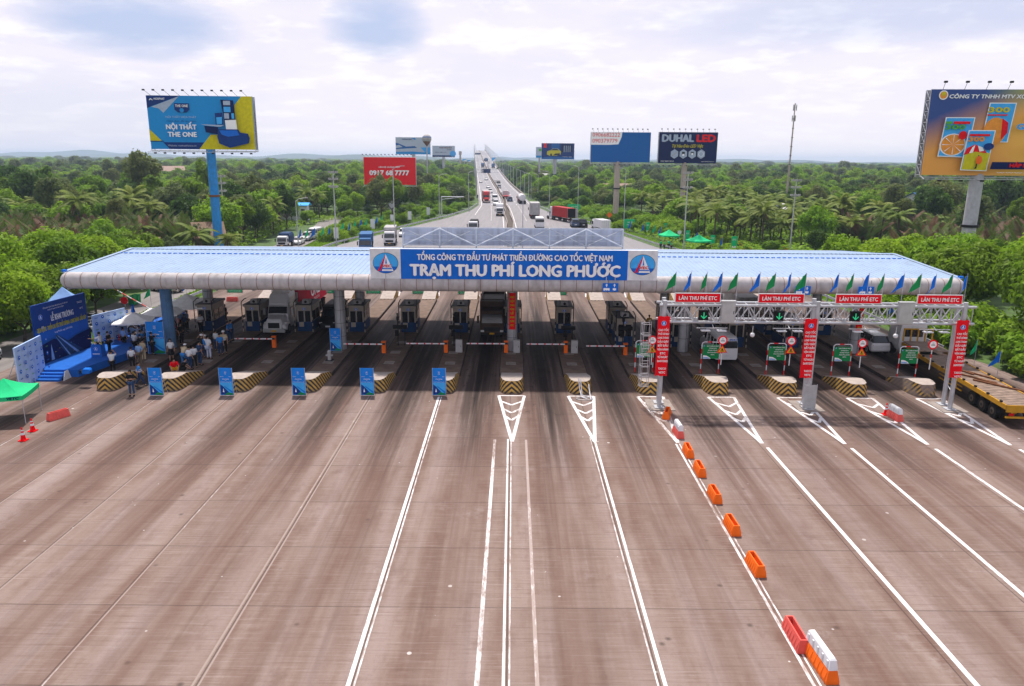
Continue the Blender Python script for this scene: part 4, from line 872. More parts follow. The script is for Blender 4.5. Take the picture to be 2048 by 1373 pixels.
# --- in the toll lanes
q = G(549, 672); sem = truck('white bonneted truck with tall roof fairing in the toll lane under the canopy', (q[0], q[1]+8.2, 0), 0, 'nose', 'car_white', 'container', 'magenta_red', L=16.4, group=None, name='container_truck')
ob = [c for c in sem.children if c.name.startswith('cargo_box')][0]; p = Print(0, .006)
p.text('ONE', 3.0, 2.2, 3.6, 1.2, bold=.05); p.text('TRUST US', 3.4, 1.65, 2.4, .3); o = p.build('lettering', sem, (1.25, 0, 0), PI/2)
q = G(984, 678); truck('dark dirty dump truck waiting at the lowered barrier beside the middle column', (q[0], q[1]+4.2, 0), 0, 'flat', 'truck_brown', 'dump', 'truck_brown', L=8.4, group=None, name='dump_truck', hgt=3.3)
q = G(984, 628); truck('yellow fronted truck queuing behind the dark dump truck', (q[0]+.2, q[1]+4.6, 0), 0, 'flat', 'truck_yellow', 'dump', 'truck_yellow', L=8.4, group=None, name='dump_truck', hgt=3.1)
q = G(650, 663); car('dark van in the toll lane partly hidden behind the column', (q[0]+.3, q[1]+2.8, 0), 0, 'black', 'minibus', None, 'van', 'van')
mb_ = G(1452, 728); o = car('white minibus leaving the toll lane under the gantry', (mb_[0], mb_[1]+2.9, 0), PI, 'car_white', 'minibus', None, 'minibus', 'minibus'); p = Print(-2.83, .004); p.text('PHÚ', .5, 2.02, .6, .17, 'sign_blue', bold=.04); p.text('0934', -.2, .95, .5, .12, 'sign_blue'); p.build('lettering', o, (0, 0, 0), PI)
q = G(1762, 712); car('silver white car leaving the rightmost column past a grey cabinet', (q[0], q[1]+2.4, 0), PI, 'car_white', 'suv', None, 'car', 'car')
q = G(1420, 640); car('white van standing beyond the toll booths under the gantry', (q[0], q[1]+10, 0), PI, 'car_white', 'minibus', None, 'van', 'van')
q = G(1485, 660, 0); truck('grey truck beyond the minibus in the toll lanes', (q[0]+1.2, q[1]+6, 0), PI, 'flat', 'silver', 'box', 'grey_box', L=7.5, group=None, hgt=3.0)
# flatbed semi-trailer at the right edge
tl = T('flatbed_trailer', 'long yellow flatbed trailer truck with wooden deck at the right edge', 'truck', (34.15, 46.6, 0), R(-5.5)); Y1 = 17.5
b = MB(); b.box(-1.25, 0.0, 1.28, 1.25, Y1-4, 1.40, 'wood_deck'); b.box(-1.2, Y1-3.9, 1.62, 1.2, Y1-.6, 1.72, 'wood_deck')
for i in range(34): b.box(-1.24, .2+i*.4, 1.402, 1.24, .23+i*.4, 1.412, 'bark')
b.build('deck', tl)
b = MB()
for s in (-1, 1): b.box(s*1.30-.05, 0, 1.12, s*1.30+.05, Y1-4, 1.44, 'truck_yellow'); b.box(s*.5-.08, .3, .75, s*.5+.08, Y1-4.4, 1.27, 'truck_yellow'); b.box(s*1.25-.05, Y1-4, 1.3, s*1.25+.05, Y1-.5, 1.6, 'truck_yellow')
b.box(-1.3, -.06, .95, 1.3, .02, 1.44, 'truck_yellow'); b.box(-1.3, -.1, .55, 1.3, 0, .68, 'truck_yellow')
for s in (-.9, .9): b.box(s-.06, -.05, .6, s+.06, 0, 1.0, 'truck_yellow')
for y in (6.8, 8.6): b.box(-1.28, y, .55, -1.2, y+.08, 1.12, 'truck_yellow')
b.box(-1.28, 6.0, .5, -1.2, 9.6, .58, 'truck_yellow'); b.box(-1.28, 6.0, .82, -1.2, 9.6, .88, 'truck_yellow')
for i in range(5): b.box(-1.25+i*.6, Y1-.55, 1.7, -1.15+i*.6, Y1-.45, 2.8, 'truck_yellow')
b.box(-1.25, Y1-.55, 2.75, 1.25, Y1-.45, 2.85, 'truck_yellow'); b.build('frame', tl)
for s in (-1, 1):
    for i in range(8): b = MB(); b.box(s*1.3-.06, .6+i*1.7, 1.44, s*1.3+.06, .8+i*1.7, 1.56, 'dark'); b.build('stake_pocket', tl)
for y in (1.6, 3.0, 4.4): wheels(tl, [y], 1.28, .52)
cabr = T('x', '', '', (0, 0, 0)); bpy.data.objects.remove(cabr)
cb = MB(); y = Y1+.4; loft(cb, [(y, 1.15, .6, 3.0, .92), (y+1.6, 1.18, .6, 3.15, .9), (y+2.3, 1.18, .55, 2.9, .9), (y+2.5, 1.16, .55, 1.9, .95)], 'car_white'); c_ = cb.build('cab', tl)
g = MB(); g.box(-.8, y-.015, 1.9, .8, y+.01, 2.6, 'glass'); g.build('window', c_); m = MB(); m.box(-.5, Y1-4, .6, .5, Y1+.5, .95, 'dark'); m.box(-1.1, Y1-2.5, .55, 1.1, Y1+.1, 1.0, 'dark'); m.build('chassis', tl)
wheels(tl, [Y1-1.2, Y1-2.5, Y1+2.0], 1.15, .5)
for s in (-1, 1): m = MB(); m.box(s*.95-.15, -.12, .72, s*.95+.15, -.06, .9, 'tail_red'); m.build('tail_light', tl)
for i, (x, y, a, L) in enumerate(((-.2, 6.5, .5, 3.2), (.2, 5.6, .35, 2.8), (.5, 4.6, .6, 3.4), (-.3, 8.6, .25, 2.6), (.6, 7.2, .4, 2.2))):
    r = T('timber_bar', f'rusty bar lying on the flatbed deck, {["first", "second", "third", "fourth", "fifth"][i]} from the tail', 'bar', tl.matrix_basis @ Vector((x, y, 1.46)), a, 'rusty bars on the flatbed'); b = MB(); b.box(-.06, -L/2, -.04, .06, L/2, .06, 'rust'); b.build('bar', r)
# --- vehicles on the road behind: pixel of the nearest bottom point, heading, builder
def at_road(px, py, dY=0):
    q = G(px, py)
    if q[1] < 330: return (q[0], q[1]+dY, 0)
    lo, hi = 300, 1600                       # march to the rising road
    for _ in range(40):
        Y = (lo+hi)/2; p_ = AY(px, py, Y)
        if p_[2] > smooth_BS(Y)[0]: lo = Y
        else: hi = Y
    p_ = AY(px, py, lo); return (p_[0], lo+dY, smooth_BS(lo+dY)[0]+.03)
hd = lambda Y: math.atan2(18.5, 280)*(1 if Y > 290 else .3)
def grow(r): r.scale = (1.18,)*3; return r
def putc(px, py, away, col, kind, label):
    l = at_road(px, py, 2.7); return grow(car(label, l, (PI if away else 0)+hd(l[1]), col, kind, 'cars and vans on the road', 'van' if kind == 'minibus' else 'car', 'car'))
def putt(px, py, away, cab, col, load, lm, L, label, hgt=3.4, rot=0.0, dx=0):
    l = at_road(px, py, L*.59); return grow(truck(label, (l[0]+dx, l[1], l[2]), (PI if away else 0)+hd(l[1])+rot, cab, col, load, lm, L, 'trucks on the road', 'truck', hgt))
putt(970, 407, 0, 'nose', 'car_red', 'container', 'grey_box', 16, 'red bonneted truck coming towards the plaza in the left carriageway')
putt(999, 433, 0, 'flat', 'car_white', 'box', 'car_white', 6.2, 'small white box truck nearest the toll plaza beside the median', 3.0)
putc(991.5, 412, 0, 'car_white', 'suv', 'white car directly behind the small white box truck')
putc(989.5, 403.5, 0, 'car_white', 'minibus', 'white van second behind the small white box truck')
putc(980, 387, 0, 'car_white', 'suv', 'white car just right of the red oncoming truck')
putc(976, 377, 0, 'car_white', 'sedan', 'white oncoming car beside the median below the blue sign gantry')
putc(961, 366, 0, 'car_white', 'sedan', 'white oncoming car in the outer left lane below the sign gantry')
putc(972, 361, 0, 'silver', 'sedan', 'silver oncoming car in the inner lane just past the sign gantry')
putt(965, 336, 0, 'flat', 'truck_blue', 'box', 'truck_blue', 9, 'blue truck coming down the bridge beyond the sign gantry')
putt(966, 346.5, 0, 'flat', 'car_white', 'box', 'grey_box', 8, 'white truck passing under the overhead sign on the bridge')
for px, py, lb in ((959.5, 319, 'upper'), (961.5, 325, 'lower')): putc(px, py, 0, 'car_white', 'sedan', f'tiny white car high on the left carriageway of the bridge, {lb} of two')
putc(998, 377.5, 1, 'silver', 'suv', 'grey car driving away in the right carriageway left of the road lamp row')
putc(997, 367.5, 1, 'black', 'sedan', 'dark car driving away ahead of the grey car')
putc(991, 366, 1, 'car_white', 'sedan', 'white car driving away close to the median on the bridge approach')
putt(1012, 399, 1, 'flat', 'silver', 'flat', 'car_red', 8.5, 'grey truck with red rear deck driving away beside the median')
putc(1019.5, 404.5, 1, 'car_blue', 'suv', 'small blue car following the truck with the red rear deck')
putt(1043.5, 409, 1, 'flat', 'car_red', 'tank', 'car_white', 10, 'white tank truck with red cab on the right shoulder')
putt(1069.5, 438, 1, 'flat', 'car_white', 'box', 'grey_box', 9.5, 'grey white box truck driving away in the right carriageway', 3.9)
l = G(1142, 445.5); truck('truck with long red container whose rear door stands open by the right guardrail', (l[0]-2.6, l[1]+7.2, 0), PI+R(20), 'nose', 'car_white', 'container', 'container_red', 15.5, 'trucks on the road', 'container_truck')
o = T('open_container_end', 'open door and black panel for shaded inside of the red container by the right guardrail', 'container', (l[0], l[1]-.15, 0), R(20)); b = MB(); b.box(-1.15, -.2, 1.35, 1.15, -.14, 3.85, 'black'); b.box(1.15, -1.6, 1.35, 1.2, -.15, 3.85, 'grey_box'); b.build('door_and_painted_dark', o)  # black sheet across the rear stands in for shade inside the container
putc(1079, 457, 1, 'car_white', 'minibus', 'white van driving away just above the grey sign board')
putc(1151, 456, 1, 'car_blue', 'suv', 'left one of two dark blue cars beside the right guardrail'); putc(1167, 456.5, 1, 'black', 'suv', 'right one of two dark cars beside the right guardrail')
l = G(1214, 466); truck('white box truck on the right edge behind the grey sign board', (l[0]-1, l[1]+5, 0), PI+R(14), 'flat', 'car_white', 'box', 'car_white', 7.5, 'trucks on the road', 'truck', 2.9)
l = G(945, 468); truck('truck under a rounded black tarpaulin just behind the grey sign board', (l[0]+.1, l[1]+4, 0), 0, 'flat', 'car_white', 'tarp', 'black', 7, 'trucks on the road', 'truck', 2.9)
for px, py, lb, m_ in ((975, 319, 'upper', 'truck_blue'), (972, 324, 'lower', 'truck_blue'), (986, 337, 'nearest', 'truck_blue')): putt(px, py, 1, 'flat', m_, 'box', m_, 9, f'dark blue truck climbing the bridge in the right carriageway, {lb} of three')
for px, py, lb in ((977, 327, 'topmost'), (976, 331, 'second'), (975.5, 336, 'third'), (978, 341, 'lowest')): putc(px, py, 1, 'silver' if py < 330 else 'car_white', 'sedan', f'tiny car climbing the bridge among blue trucks, {lb} of four')
# left behind the canopy
l = G(729, 505); truck('blue box truck just behind the canopy left of the grey sign board', (l[0], l[1]+2.0, 0), R(8), 'flat', 'truck_blue', 'box', 'truck_blue', 8.5, 'trucks on the road', 'truck', 3.4)
l = G(775, 492); truck('grey box truck waiting behind the blue one left of the grey sign board', (l[0], l[1]+4, 0), R(6), 'flat', 'car_white', 'box', 'grey_box', 8.5, 'trucks on the road', 'truck', 3.5)
l = G(804, 475); car('white car behind the grey box truck near the left guardrail', (l[0], l[1]+2, 0), R(6), 'car_white', 'suv', 'cars and vans on the road', 'car', 'car')
l = G(568, 497); truck('small white truck with dark canvas cover parked on the left side road', (l[0]-.6, l[1]+3, -.03), R(4), 'flat', 'car_white', 'tarp', 'shirt_navy', 6.0, None, 'truck', 2.7)
l = G(589, 493); car('white car parked behind the canvas covered truck on the side road', (l[0]-.3, l[1]+4, -.03), R(3), 'car_white', 'sedan', None)
l = G(600, 487); car('grey car between the parked white car and the white minibus', (l[0]-.1, l[1]+6, -.03), R(3), 'silver', 'suv', None)
l = G(619, 482); car('white minibus parked on the side road beside bushes', (l[0]-.2, l[1]+5, -.03), R(-6), 'car_white', 'minibus', None, 'minibus', 'minibus')
l = G(338, 588); car('beige pickup parked on the side road beyond the leftmost column', (l[0]-1.2, l[1]+2, -.03), R(60), 'cream', 'pickup', None)
l = G(232, 672); car('white car parked beside the small photo wall left of the parasols', (l[0]-1.0, l[1]+2.2, -.03), R(-70), 'car_white', 'sedan', None)
l = G(40, 722); car('white car parked behind the left photo wall under the trees', (-44.5, 60, -.03), R(20), 'car_white', 'sedan', None)
def moto(x, y, rz, label):
    r = T('motorbike', label, 'motorbike', (x, y, 0), rz, 'motorbikes parked under the trees')
    for yy in (-.6, .6):
        b = MB(); b.cyl((-.05, yy, .3), (.05, yy, .3), .3, 'rubber', 16); b.build('wheel', r)
    b = MB(); loft(b, [(-.5, .1, .5, .95, .7), (-.2, .16, .35, .7, .8), (.2, .18, .3, .8, .8), (.75, .1, .6, .85, .7)], 'dark'); b.build('body', r)
    b = MB(); b.box(-.12, .0, .8, .12, .7, .88, 'black'); b.build('seat', r); b = MB(); b.tube([(-.33, -.4, 1.05), (0, -.48, 1.0), (.33, -.4, 1.05)], .02, 'silver', 6); b.cyl((0, -.48, 1.0), (0, -.6, .3), .03, 'silver', 6); b.build('handlebar', r)
for i in range(5): moto(-41.5-i*.75, 70.0+i*1.6, R(60), f'dark motorbike parked under the trees left of the side road, {["first", "second", "third", "fourth", "fifth"][i]} from the front')

# ------------------------------------------------------------------ barriers, cones
def water_barrier(x, y, rz, label, col='orange', top=None, L=.68):
    r = T('plastic_barrier', label, 'barrier', (x, y, .006), rz, 'plastic road barriers')
    W, H = .23, .52; b = MB()
    v = []
    for z, w_, l_ in ((0, W, L), (.12, W, L), (H, W*.62, L*.93)): v += [(-w_, -l_, z), (w_, -l_, z), (w_, l_, z), (-w_, l_, z)]
    iw, il = W*.42, L*.86
    v += [(-iw, -il, H), (iw, -il, H), (iw, il, H), (-iw, il, H), (-iw, -il, .2), (iw, -il, .2), (iw, il, .2), (-iw, il, .2)]
    f = []
    for a in (0, 4): f += [(a+i, a+(i+1) % 4, a+(i+1) % 4+4, a+i+4) for i in range(4)]
    f += [(8+i, 8+(i+1) % 4, 12+(i+1) % 4, 12+i) for i in range(4)]+[(12+i, 12+(i+1) % 4, 16+(i+1) % 4, 16+i) for i in range(4)]+[(16, 17, 18, 19)]
    if top:
        b.add([(a*1, c, z) for a, c, z in v[:12]], f[:8]+[(8, 9, 10, 11)], col)
    else: b.add(v, f, col)
    for i in range(7):
        yy = -L*.85+i*L*1.7/6
        for s in (-1, 1): b.add([(s*W*1.02, yy-.05, .13), (s*W*1.02, yy+.05, .13), (s*W*.72, yy+.03, H*.85), (s*W*.72, yy-.03, H*.85), (s*(W+.035), yy, .13)], [(0, 1, 2, 3), (0, 4, 3), (4, 1, 2, 3)], col)
    b.build('base', r)
    if top:
        t2 = MB(); v2 = []
        for z, w_, l_ in ((H-.02, W*.66, L*.94), (H+.32, W*.5, L*.88), (H+.38, W*.35, L*.82)): v2 += [(-w_, -l_, z), (w_, -l_, z), (w_, l_, z), (-w_, l_, z)]
        t2.add(v2, [(i, (i+1) % 4, (i+1) % 4+4, i+4) for i in range(4)]+[(4+i, 4+(i+1) % 4, 8+(i+1) % 4, 8+i) for i in range(4)]+[(8, 9, 10, 11)], top)
        for i in range(5):
            yy = -L*.75+i*L*1.5/4
            for s in (-1, 1): t2.box(s*W*.62-.02, yy-.04, H, s*W*.62+.02, yy+.04, H+.26, top)
        t2.build('top', r)
    return r
sq = ['first', 'second', 'third', 'fourth', 'fifth', 'sixth', 'seventh']
for i, (px, py) in enumerate(((1335, 831), (1378, 906), (1401, 943), (1431, 994), (1466, 1056), (1513, 1135))):
    q = G(px, py, .1); water_barrier(q[0]-.05, q[1], R(-18 if i == 0 else -3+i), f'orange open topped plastic barrier on the white line, {sq[i]} orange one counted from the gantry')
q = G(1356, 868, .1); water_barrier(q[0], q[1], R(2), 'orange plastic barrier with white top near the left gantry post', 'faded_red', 'white')
q = G(1591, 1276, .1); water_barrier(q[0], q[1]+.0, R(0), 'faded red open topped plastic barrier near the bottom edge', 'faded_red', None, .8)
q = G(1634, 1328, .1); water_barrier(q[0]+.1, q[1], R(3), 'orange plastic barrier with white top at the bottom edge', 'orange', 'white', .95)
q = G(117, 834, .1); water_barrier(q[0], q[1], R(-28), 'red plastic barrier alone beside the green tent', 'faded_red')
q = G(1789, 835, .1); water_barrier(q[0], q[1], R(4), 'red plastic barrier with white top on the painted taper beside a cone', 'faded_red', 'white')
q = G(1186, 595); water_barrier(q[0], q[1], R(80), 'faded red barrier far behind the booths near a blue arrow sign', 'faded_red')
q = G(465, 603); water_barrier(q[0], q[1], R(85), 'pink red barrier far behind the second booth from the left', 'faded_red')
def cone(x, y, label):
    r = T('traffic_cone', label, 'cone', (x, y, .006), 0, 'traffic cones'); b = MB(); b.box(-.22, -.22, 0, .22, .22, .05, 'red'); b.build('base', r)
    b = MB(); b.cyl((0, 0, .05), (0, 0, .85), .16, 'red', 16, .03); b.build('body', r); b = MB(); b.cyl((0, 0, .38), (0, 0, .52), .112, 'white', 16, .089, caps=False); b.cyl((0, 0, .62), (0, 0, .7), .075, 'white', 16, .062, caps=False); b.build('reflective_band', r)
q = G(43, 884); cone(q[0], q[1]+.2, 'red and white traffic cone under the green tent, the nearer of two'); q = G(62, 865); cone(q[0], q[1]+.2, 'red and white traffic cone under the green tent, the farther of two'); q = G(1774, 832); cone(q[0], q[1]+.2, 'red traffic cone leaning by the barrier on the painted taper at right')
# bent bars against the nose of island right of the middle
r = T('steel_stand', 'bent white steel stand leaning against the striped nose right of the middle lane', 'stand', (XI[1]+.1, 52.2, 0)); b = MB()
b.tube([(-.3, .45, 1.3), (-.2, .1, .5), (-.1, -.3, .1), (.3, -.5, .03)], .04, 'white', 8); b.tube([(-.15, .4, 1.25), (-.05, -.2, .2), (.5, -.1, .05)], .035, 'white', 8); b.tube([(.45, .3, .9), (.5, -.1, .4), (.55, -.7, .03)], .04, 'white', 8)
for i in range(12): a = i*PI/6; a2 = (i+1)*PI/6; b.cyl((.1+.6*math.cos(a), -.5+.35*math.sin(a), .05), (.1+.6*math.cos(a2), -.5+.35*math.sin(a2), .05), .025, 'galv', 6)
b.build('tube', r)
#PART5
# ------------------------------------------------------------------ billboards
def gradient_mat():
    m = bpy.data.materials.new('lottery_print'); m.use_nodes = True; MATS['lottery_print'] = m
    t = NT(m.node_tree); oc = t.n('ShaderNodeTexCoord').outputs[3]; s = t.n('ShaderNodeSeparateXYZ', None, Vector=oc); n = t.noise(oc, .35, 3.0)
    u = t.m('ADD', s.outputs[0], t.m('MULTIPLY', n, 2.0)); v = t.m('SUBTRACT', s.outputs[2], 16.0)
    d = t.m('ADD', t.m('MULTIPLY', u, .5), t.m('MULTIPLY', t.m('SUBTRACT', 11.0, v), 1.25))
    c = t.mix(t.ramp(d, 6.0, 11.5), (.006, .05, .26), (.85, .36, .05)); c = t.mix(t.m('MULTIPLY', t.ramp(u, 8, 14), t.ramp(v, 7, 11.5)), c, (.36, .48, .02)); c = t.mix(t.m('MULTIPLY', t.ramp(u, 9, 15), t.ramp(v, 9.5, 5)), c, (.95, .52, .06))
    t.n('ShaderNodeOutputMaterial', None, Surface=t.n('ShaderNodeBsdfPrincipled', None, Base_Color=c, Roughness=.5))
gradient_mat()
pal(('board_blue', (.006, .045, .22), dict(var=.06, spec=.03)), ('mid_blue', (.015, .29, .70), dict(var=.05, spec=.03)), ('dark_blue', (.008, .04, .2), dict(spec=.03)), ('navy', (.004, .014, .085), dict(spec=.02)), ('pale_print', (.40, .48, .62)), ('olive_yellow', (.66, .58, .006), dict(spec=.03)), ('print_orange', (.85, .32, .04)), ('print_green', (.1, .42, .05)), ('pole_blue', (.03, .27, .66), dict(dirt=.35)), ('pole_grey', (.46, .46, .50), dict(dirt=.35)), ('pole_beige', (.45, .38, .33), dict(dirt=.4)), ('pale_board', (.48, .55, .66)), ('plain_blue', (.010, .12, .40), dict(var=.05, spec=.03)))
def billboard(label, l, t_, r_, b_, Y, px_pole, rp, polem, draw, depth=1.4, face='white', lamps=10, name='billboard', rz=0.0, lattice=True):
    a = AY(l, b_, Y); c = AY(r_, b_, Y); tt = AY((l+r_)/2, t_, Y); bb = AY((l+r_)/2, b_, Y); W = c[0]-a[0]; Hh = tt[2]-bb[2]; z0 = bb[2]
    px_ = AY(px_pole, b_, Y)[0]-a[0]
    r = T(name, label, 'billboard', (a[0], Y, 0), rz)
    b = MB(); b.box(0, 0, z0, W, .12, z0+Hh, face); b.build('panel', r)
    b = MB()
    for x in (0, W):
        for y in (.15, depth): b.cyl((x, y, z0-.3), (x, y, z0+Hh), .07, 'galv', 6)
        n = max(3, int(Hh/1.3))
        for i in range(n): za, zb = z0+Hh*i/n, z0+Hh*(i+1)/n; b.cyl((x, .15, za), (x, depth, zb), .045, 'galv', 5, caps=False); b.cyl((x, depth, za), (x, .15, zb), .045, 'galv', 5, caps=False); b.cyl((x, .15, za), (x, depth, za), .04, 'galv', 5, caps=False)
    for y in (.15, depth):
        for z in (z0-.3, z0+Hh): b.cyl((0, y, z), (W, y, z), .07, 'galv', 6)
    b.box(0, depth, z0, W, depth+.1, z0+Hh, 'grey_box'); b.build('frame', r)
    b = MB(); b.cyl((px_, depth*.5, -.1), (px_, depth*.5, z0+.2), rp*1.06, polem, 20, rp); zz_ = z0*.55; b.cyl((px_, depth*.5, zz_), (px_, depth*.5, zz_+.35), rp*1.3, 'rust' if polem == 'pole_blue' else 'dark', 20); b.build('pole', r)
    b = MB(); b.box(-.3, -1.0, z0-.55, W+.3, -.9, z0-.48, 'galv')
    for i in range(lamps+1 if lamps else 0):
        x = W*i/lamps; b.cyl((x, .1, z0-.1), (x, -1.0, z0-.5), .03, 'galv', 5)
    if lamps: b.build('catwalk', r)
    for i in range(lamps):
        x = W*(i+.5)/lamps
        for (zz_, dz) in ((z0+Hh, 1.0), (z0-.5, -.25)):
            b = MB(); b.cyl((x, 0, zz_), (x-.5 if dz > 0 else x+.4, -1.5, zz_+dz*.8), .03, 'dark', 5); b.box((x-.7 if dz > 0 else x+.25), -1.75, zz_+dz*.8-.12, (x-.35 if dz > 0 else x+.6), -1.4, zz_+dz*.8+.12, 'dark'); b.build('floodlight', r)
    p = Print(-.005, .02)
    class Q:      # board coordinates 0..1, origin bottom left
        def poly(s, pts, m): p.poly([(u*W, z0+v*Hh) for u, v in pts], m); return s
        def rect(s, a, b, c, d, m): return s.poly([(a, b), (c, b), (c, d), (a, d)], m)
        def text(s, body, cx, v, w_, h, m=T_, **k): p.text(body, cx*W, z0+v*Hh, w_*W, h*Hh, m, **k); return s
        def disc(s, cx, cy, rr, m, ry=None): p.disc(cx*W, z0+cy*Hh, rr*W, m, (ry if ry else rr*W/Hh)*Hh); return s
    draw(Q()); p.build('print', r, (0, 0, 0)); return r
def d_furniture(q):
    q.rect(0, 0, 1, 1, 'mid_blue'); q.poly([(0, 1), (.32, 1), (.04, .80), (.0, .76)], 'dark_blue'); q.poly([(.04, .79), (.31, .99), (.15, .68), (.11, .76)], 'pale_print')
    q.poly([(.9, 1), (1, 1), (1, 0), (.46, 0), (.58, .28), (.81, .28), (.83, .84)], 'olive_yellow'); q.poly([(0, .15), (.11, .15), (0, .38)], 'olive_yellow'); q.poly([(.18, 0), (.46, 0), (.51, .13), (.12, .13)], 'dark_blue'); q.poly([(.0, .14), (.13, .14), (.13, .155), (0, .155)], 'dark_blue')
    q.poly([(.26, .86), (.40, .86), (.40, .74), (.37, .69), (.29, .69), (.26, .74)], 'dark_blue'); q.text('THE ONE', .33, .79, .12, .045, bold=.04); q.disc(.33, .73, .02, 'mid_blue')
    q.poly([(.03, .91), (.045, .95), (.07, .91), (.06, .91), (.047, .93), (.04, .91)], T_); q.text('HOAPHAT', .13, .92, .1, .035, bold=.04)
    q.text('NỘI THẤT HÒA PHÁT', .32, .585, .29, .035, 'pale_print'); q.text('Chính thức đổi tên thành', .32, .51, .28, .035, 'dark_blue')
    q.text('NỘI THẤT', .315, .375, .285, .085, bold=.06); q.text('THE ONE', .32, .235, .27, .085, bold=.06); q.text('Website: noithattheone.vn', .31, .05, .27, .035, 'pale_print')
    q.poly([(.71, .93), (.83, .92), (.845, .42), (.745, .40), (.73, .60)], 'navy'); q.rect(.735, .83, .80, .91, 'pale_print'); q.rect(.735, .70, .80, .80, 'sky_print'); q.rect(.735, .58, .78, .68, 'pale_print'); q.rect(.805, .58, .83, .68, 'sky_print'); q.poly([(.74, .55), (.845, .56), (.85, .38), (.745, .37)], 'text_white')
    q.poly([(.65, .68), (.72, .69), (.72, .47), (.65, .46)], 'dark_blue'); q.poly([(.66, .60), (.715, .61), (.71, .48), (.66, .47)], 'sky_print')
    q.poly([(.54, .44), (.56, .44), (.67, .42), (.67, .28), (.55, .32)], 'navy'); q.poly([(.51, .47), (.73, .455), (.69, .425), (.55, .45)], 'pale_print')
    q.poly([(.67, .38), (.86, .38), (.88, .32), (.95, .30), (.965, .22), (.955, .12), (.77, .03), (.67, .11), (.655, .24)], 'dark_blue'); q.poly([(.76, .23), (.92, .25), (.955, .18), (.95, .13), (.77, .05), (.74, .12)], 'board_blue'); q.poly([(.68, .36), (.85, .36), (.87, .27), (.76, .24), (.70, .28)], 'sign_blue')
billboard('large furniture advertising billboard with blue sofa picture on a thick blue pole', 303, 192, 508, 299, 135, 416, .78, 'pole_blue', d_furniture, 1.5, 'mid_blue', 11, rz=R(3))
def d_lotto(q):
    q.rect(0, 0, 1, 1, 'lottery_print'); k = .49
    q.text('CÔNG TY TNHH MTV XỔ SỐ KIẾN THIẾT THÀNH PHỐ HỒ CHÍ MINH', .47, .90, .80, .042, bold=.06, shear=.12); q.disc(.045, .935, .018, T_); q.disc(.045, .935, .014, 'print_orange'); q.disc(.045, .95, .008, 'print_yellow')
    def ticket(x0, y0, x1, y1): q.poly([(x0, y0), (x1, y0-.01), (x1+.012, y1), (x0+.012, y1)], T_); q.poly([(x0+.004, y0+.01), (x1-.004, y0), (x1+.008, y1-.01), (x0+.016, y1-.01)], 'sky_print')
    ticket(.215, .40, .32, .85); q.disc(.262, .52, .045, 'print_orange', .16); q.poly([(.29, .42), (.312, .5), (.31, .62), (.285, .67)], 'red'); q.text('300', .265, .74, .08, .055, 'print_yellow', bold=.1); q.rect(.222, .70, .30, .715, 'red')
    ticket(.05, .22, .165, .68); q.disc(.103, .36, .052, T_, .13); q.disc(.103, .36, .046, 'print_orange', .12)
    for i in range(8): a = i*PI/4; q.poly([(.103, .36), (.103+.044*math.cos(a-.04), .36+.11*math.sin(a-.04)), (.103+.044*math.cos(a+.04), .36+.11*math.sin(a+.04))], T_)
    q.disc(.135, .47, .016, 'red', .05); q.text('300', .10, .54, .075, .05, 'print_green', bold=.1); q.rect(.09, .60, .155, .63, 'red'); q.rect(.06, .60, .085, .63, 'print_green')
    ticket(.14, .06, .245, .53); q.poly([(.145, .07), (.24, .06), (.248, .26), (.2, .3), (.15, .24)], 'print_yellow'); q.poly([(.145, .24), (.155, .32), (.185, .365), (.225, .30), (.235, .26), (.19, .28)], 'red'); q.poly([(.165, .26), (.175, .33), (.185, .36), (.18, .27)], T_); q.poly([(.205, .28), (.195, .35), (.215, .33), (.222, .29)], T_)
    q.text('300', .185, .40, .06, .05, 'print_orange', bold=.1); q.rect(.155, .46, .235, .485, 'red'); q.poly([(.195, .10), (.2, .24), (.204, .24), (.2, .08), (.19, .08)], 'dark'); q.disc(.205, .18, .012, 'orange', .05); q.disc(.235, .34, .02, 'dark_blue', .04)
    q.text('Hình chữ', .42, .66, .12, .05, 'pink', bold=.05); q.text('GẤP NHIỀU LẦN', .47, .54, .28, .06, 'sky_print', bold=.12); q.text('XỔ SỐ KIẾN THIẾT', .53, .29, .22, .05, 'red', bold=.08); q.text('THÀNH PHỐ HỒ CHÍ MINH', .53, .245, .2, .02, 'dark')
    for i, m_ in enumerate(('sky_print', 'red', 'sky_print', 'red')): a = i*PI/2+.6; q.poly([(.39, .30), (.39+.022*math.cos(a), .30+.06*math.sin(a)), (.39+.024*math.cos(a+.7), .30+.065*math.sin(a+.7))], m_)
    q.poly([(.245, .075), (1, .075), (1, .16), (.25, .16)], 'navy'); q.text('HẤP DẪN - DỄ CHƠI', .43, .10, .22, .04, 'red', bold=.1); q.text('www.xoso.vn', .4, .03, .26, .015)
billboard('huge orange and blue lottery billboard cut off by the right picture edge', 1841, 181, 2330, 352, 102, 1957, .84, 'pole_grey', d_lotto, 1.5, 'board_blue', 12, rz=R(-3))
def d_red(q): q.rect(0, 0, 1, 1, 'red'); q.text('LIÊN HỆ QUẢNG CÁO', .49, .62, .40, .045, bold=.04); q.text('0917 68 7777', .49, .35, .76, .17, bold=.06)
billboard('plain red billboard with white telephone number among trees', 729, 315, 832, 370, 235, 780, .7, 'pole_grey', d_red, 1.2, 'red', 14)
def d_phone(q):
    q.rect(0, 0, 1, 1, 'plain_blue'); q.poly([(0, 1), (.52, 1), (.51, .84), (.46, .60), (.3, .58), (0, .58)], 'text_white'); q.text('0906682222', .25, .85, .46, .13, 'red'); q.text('090379779', .23, .65, .42, .13, 'red')
billboard('blank blue billboard with a torn corner showing red telephone numbers', 1181, 265, 1299, 325, 215, 1236, .8, 'pole_beige', d_phone, 1.4, 'plain_blue', 12)
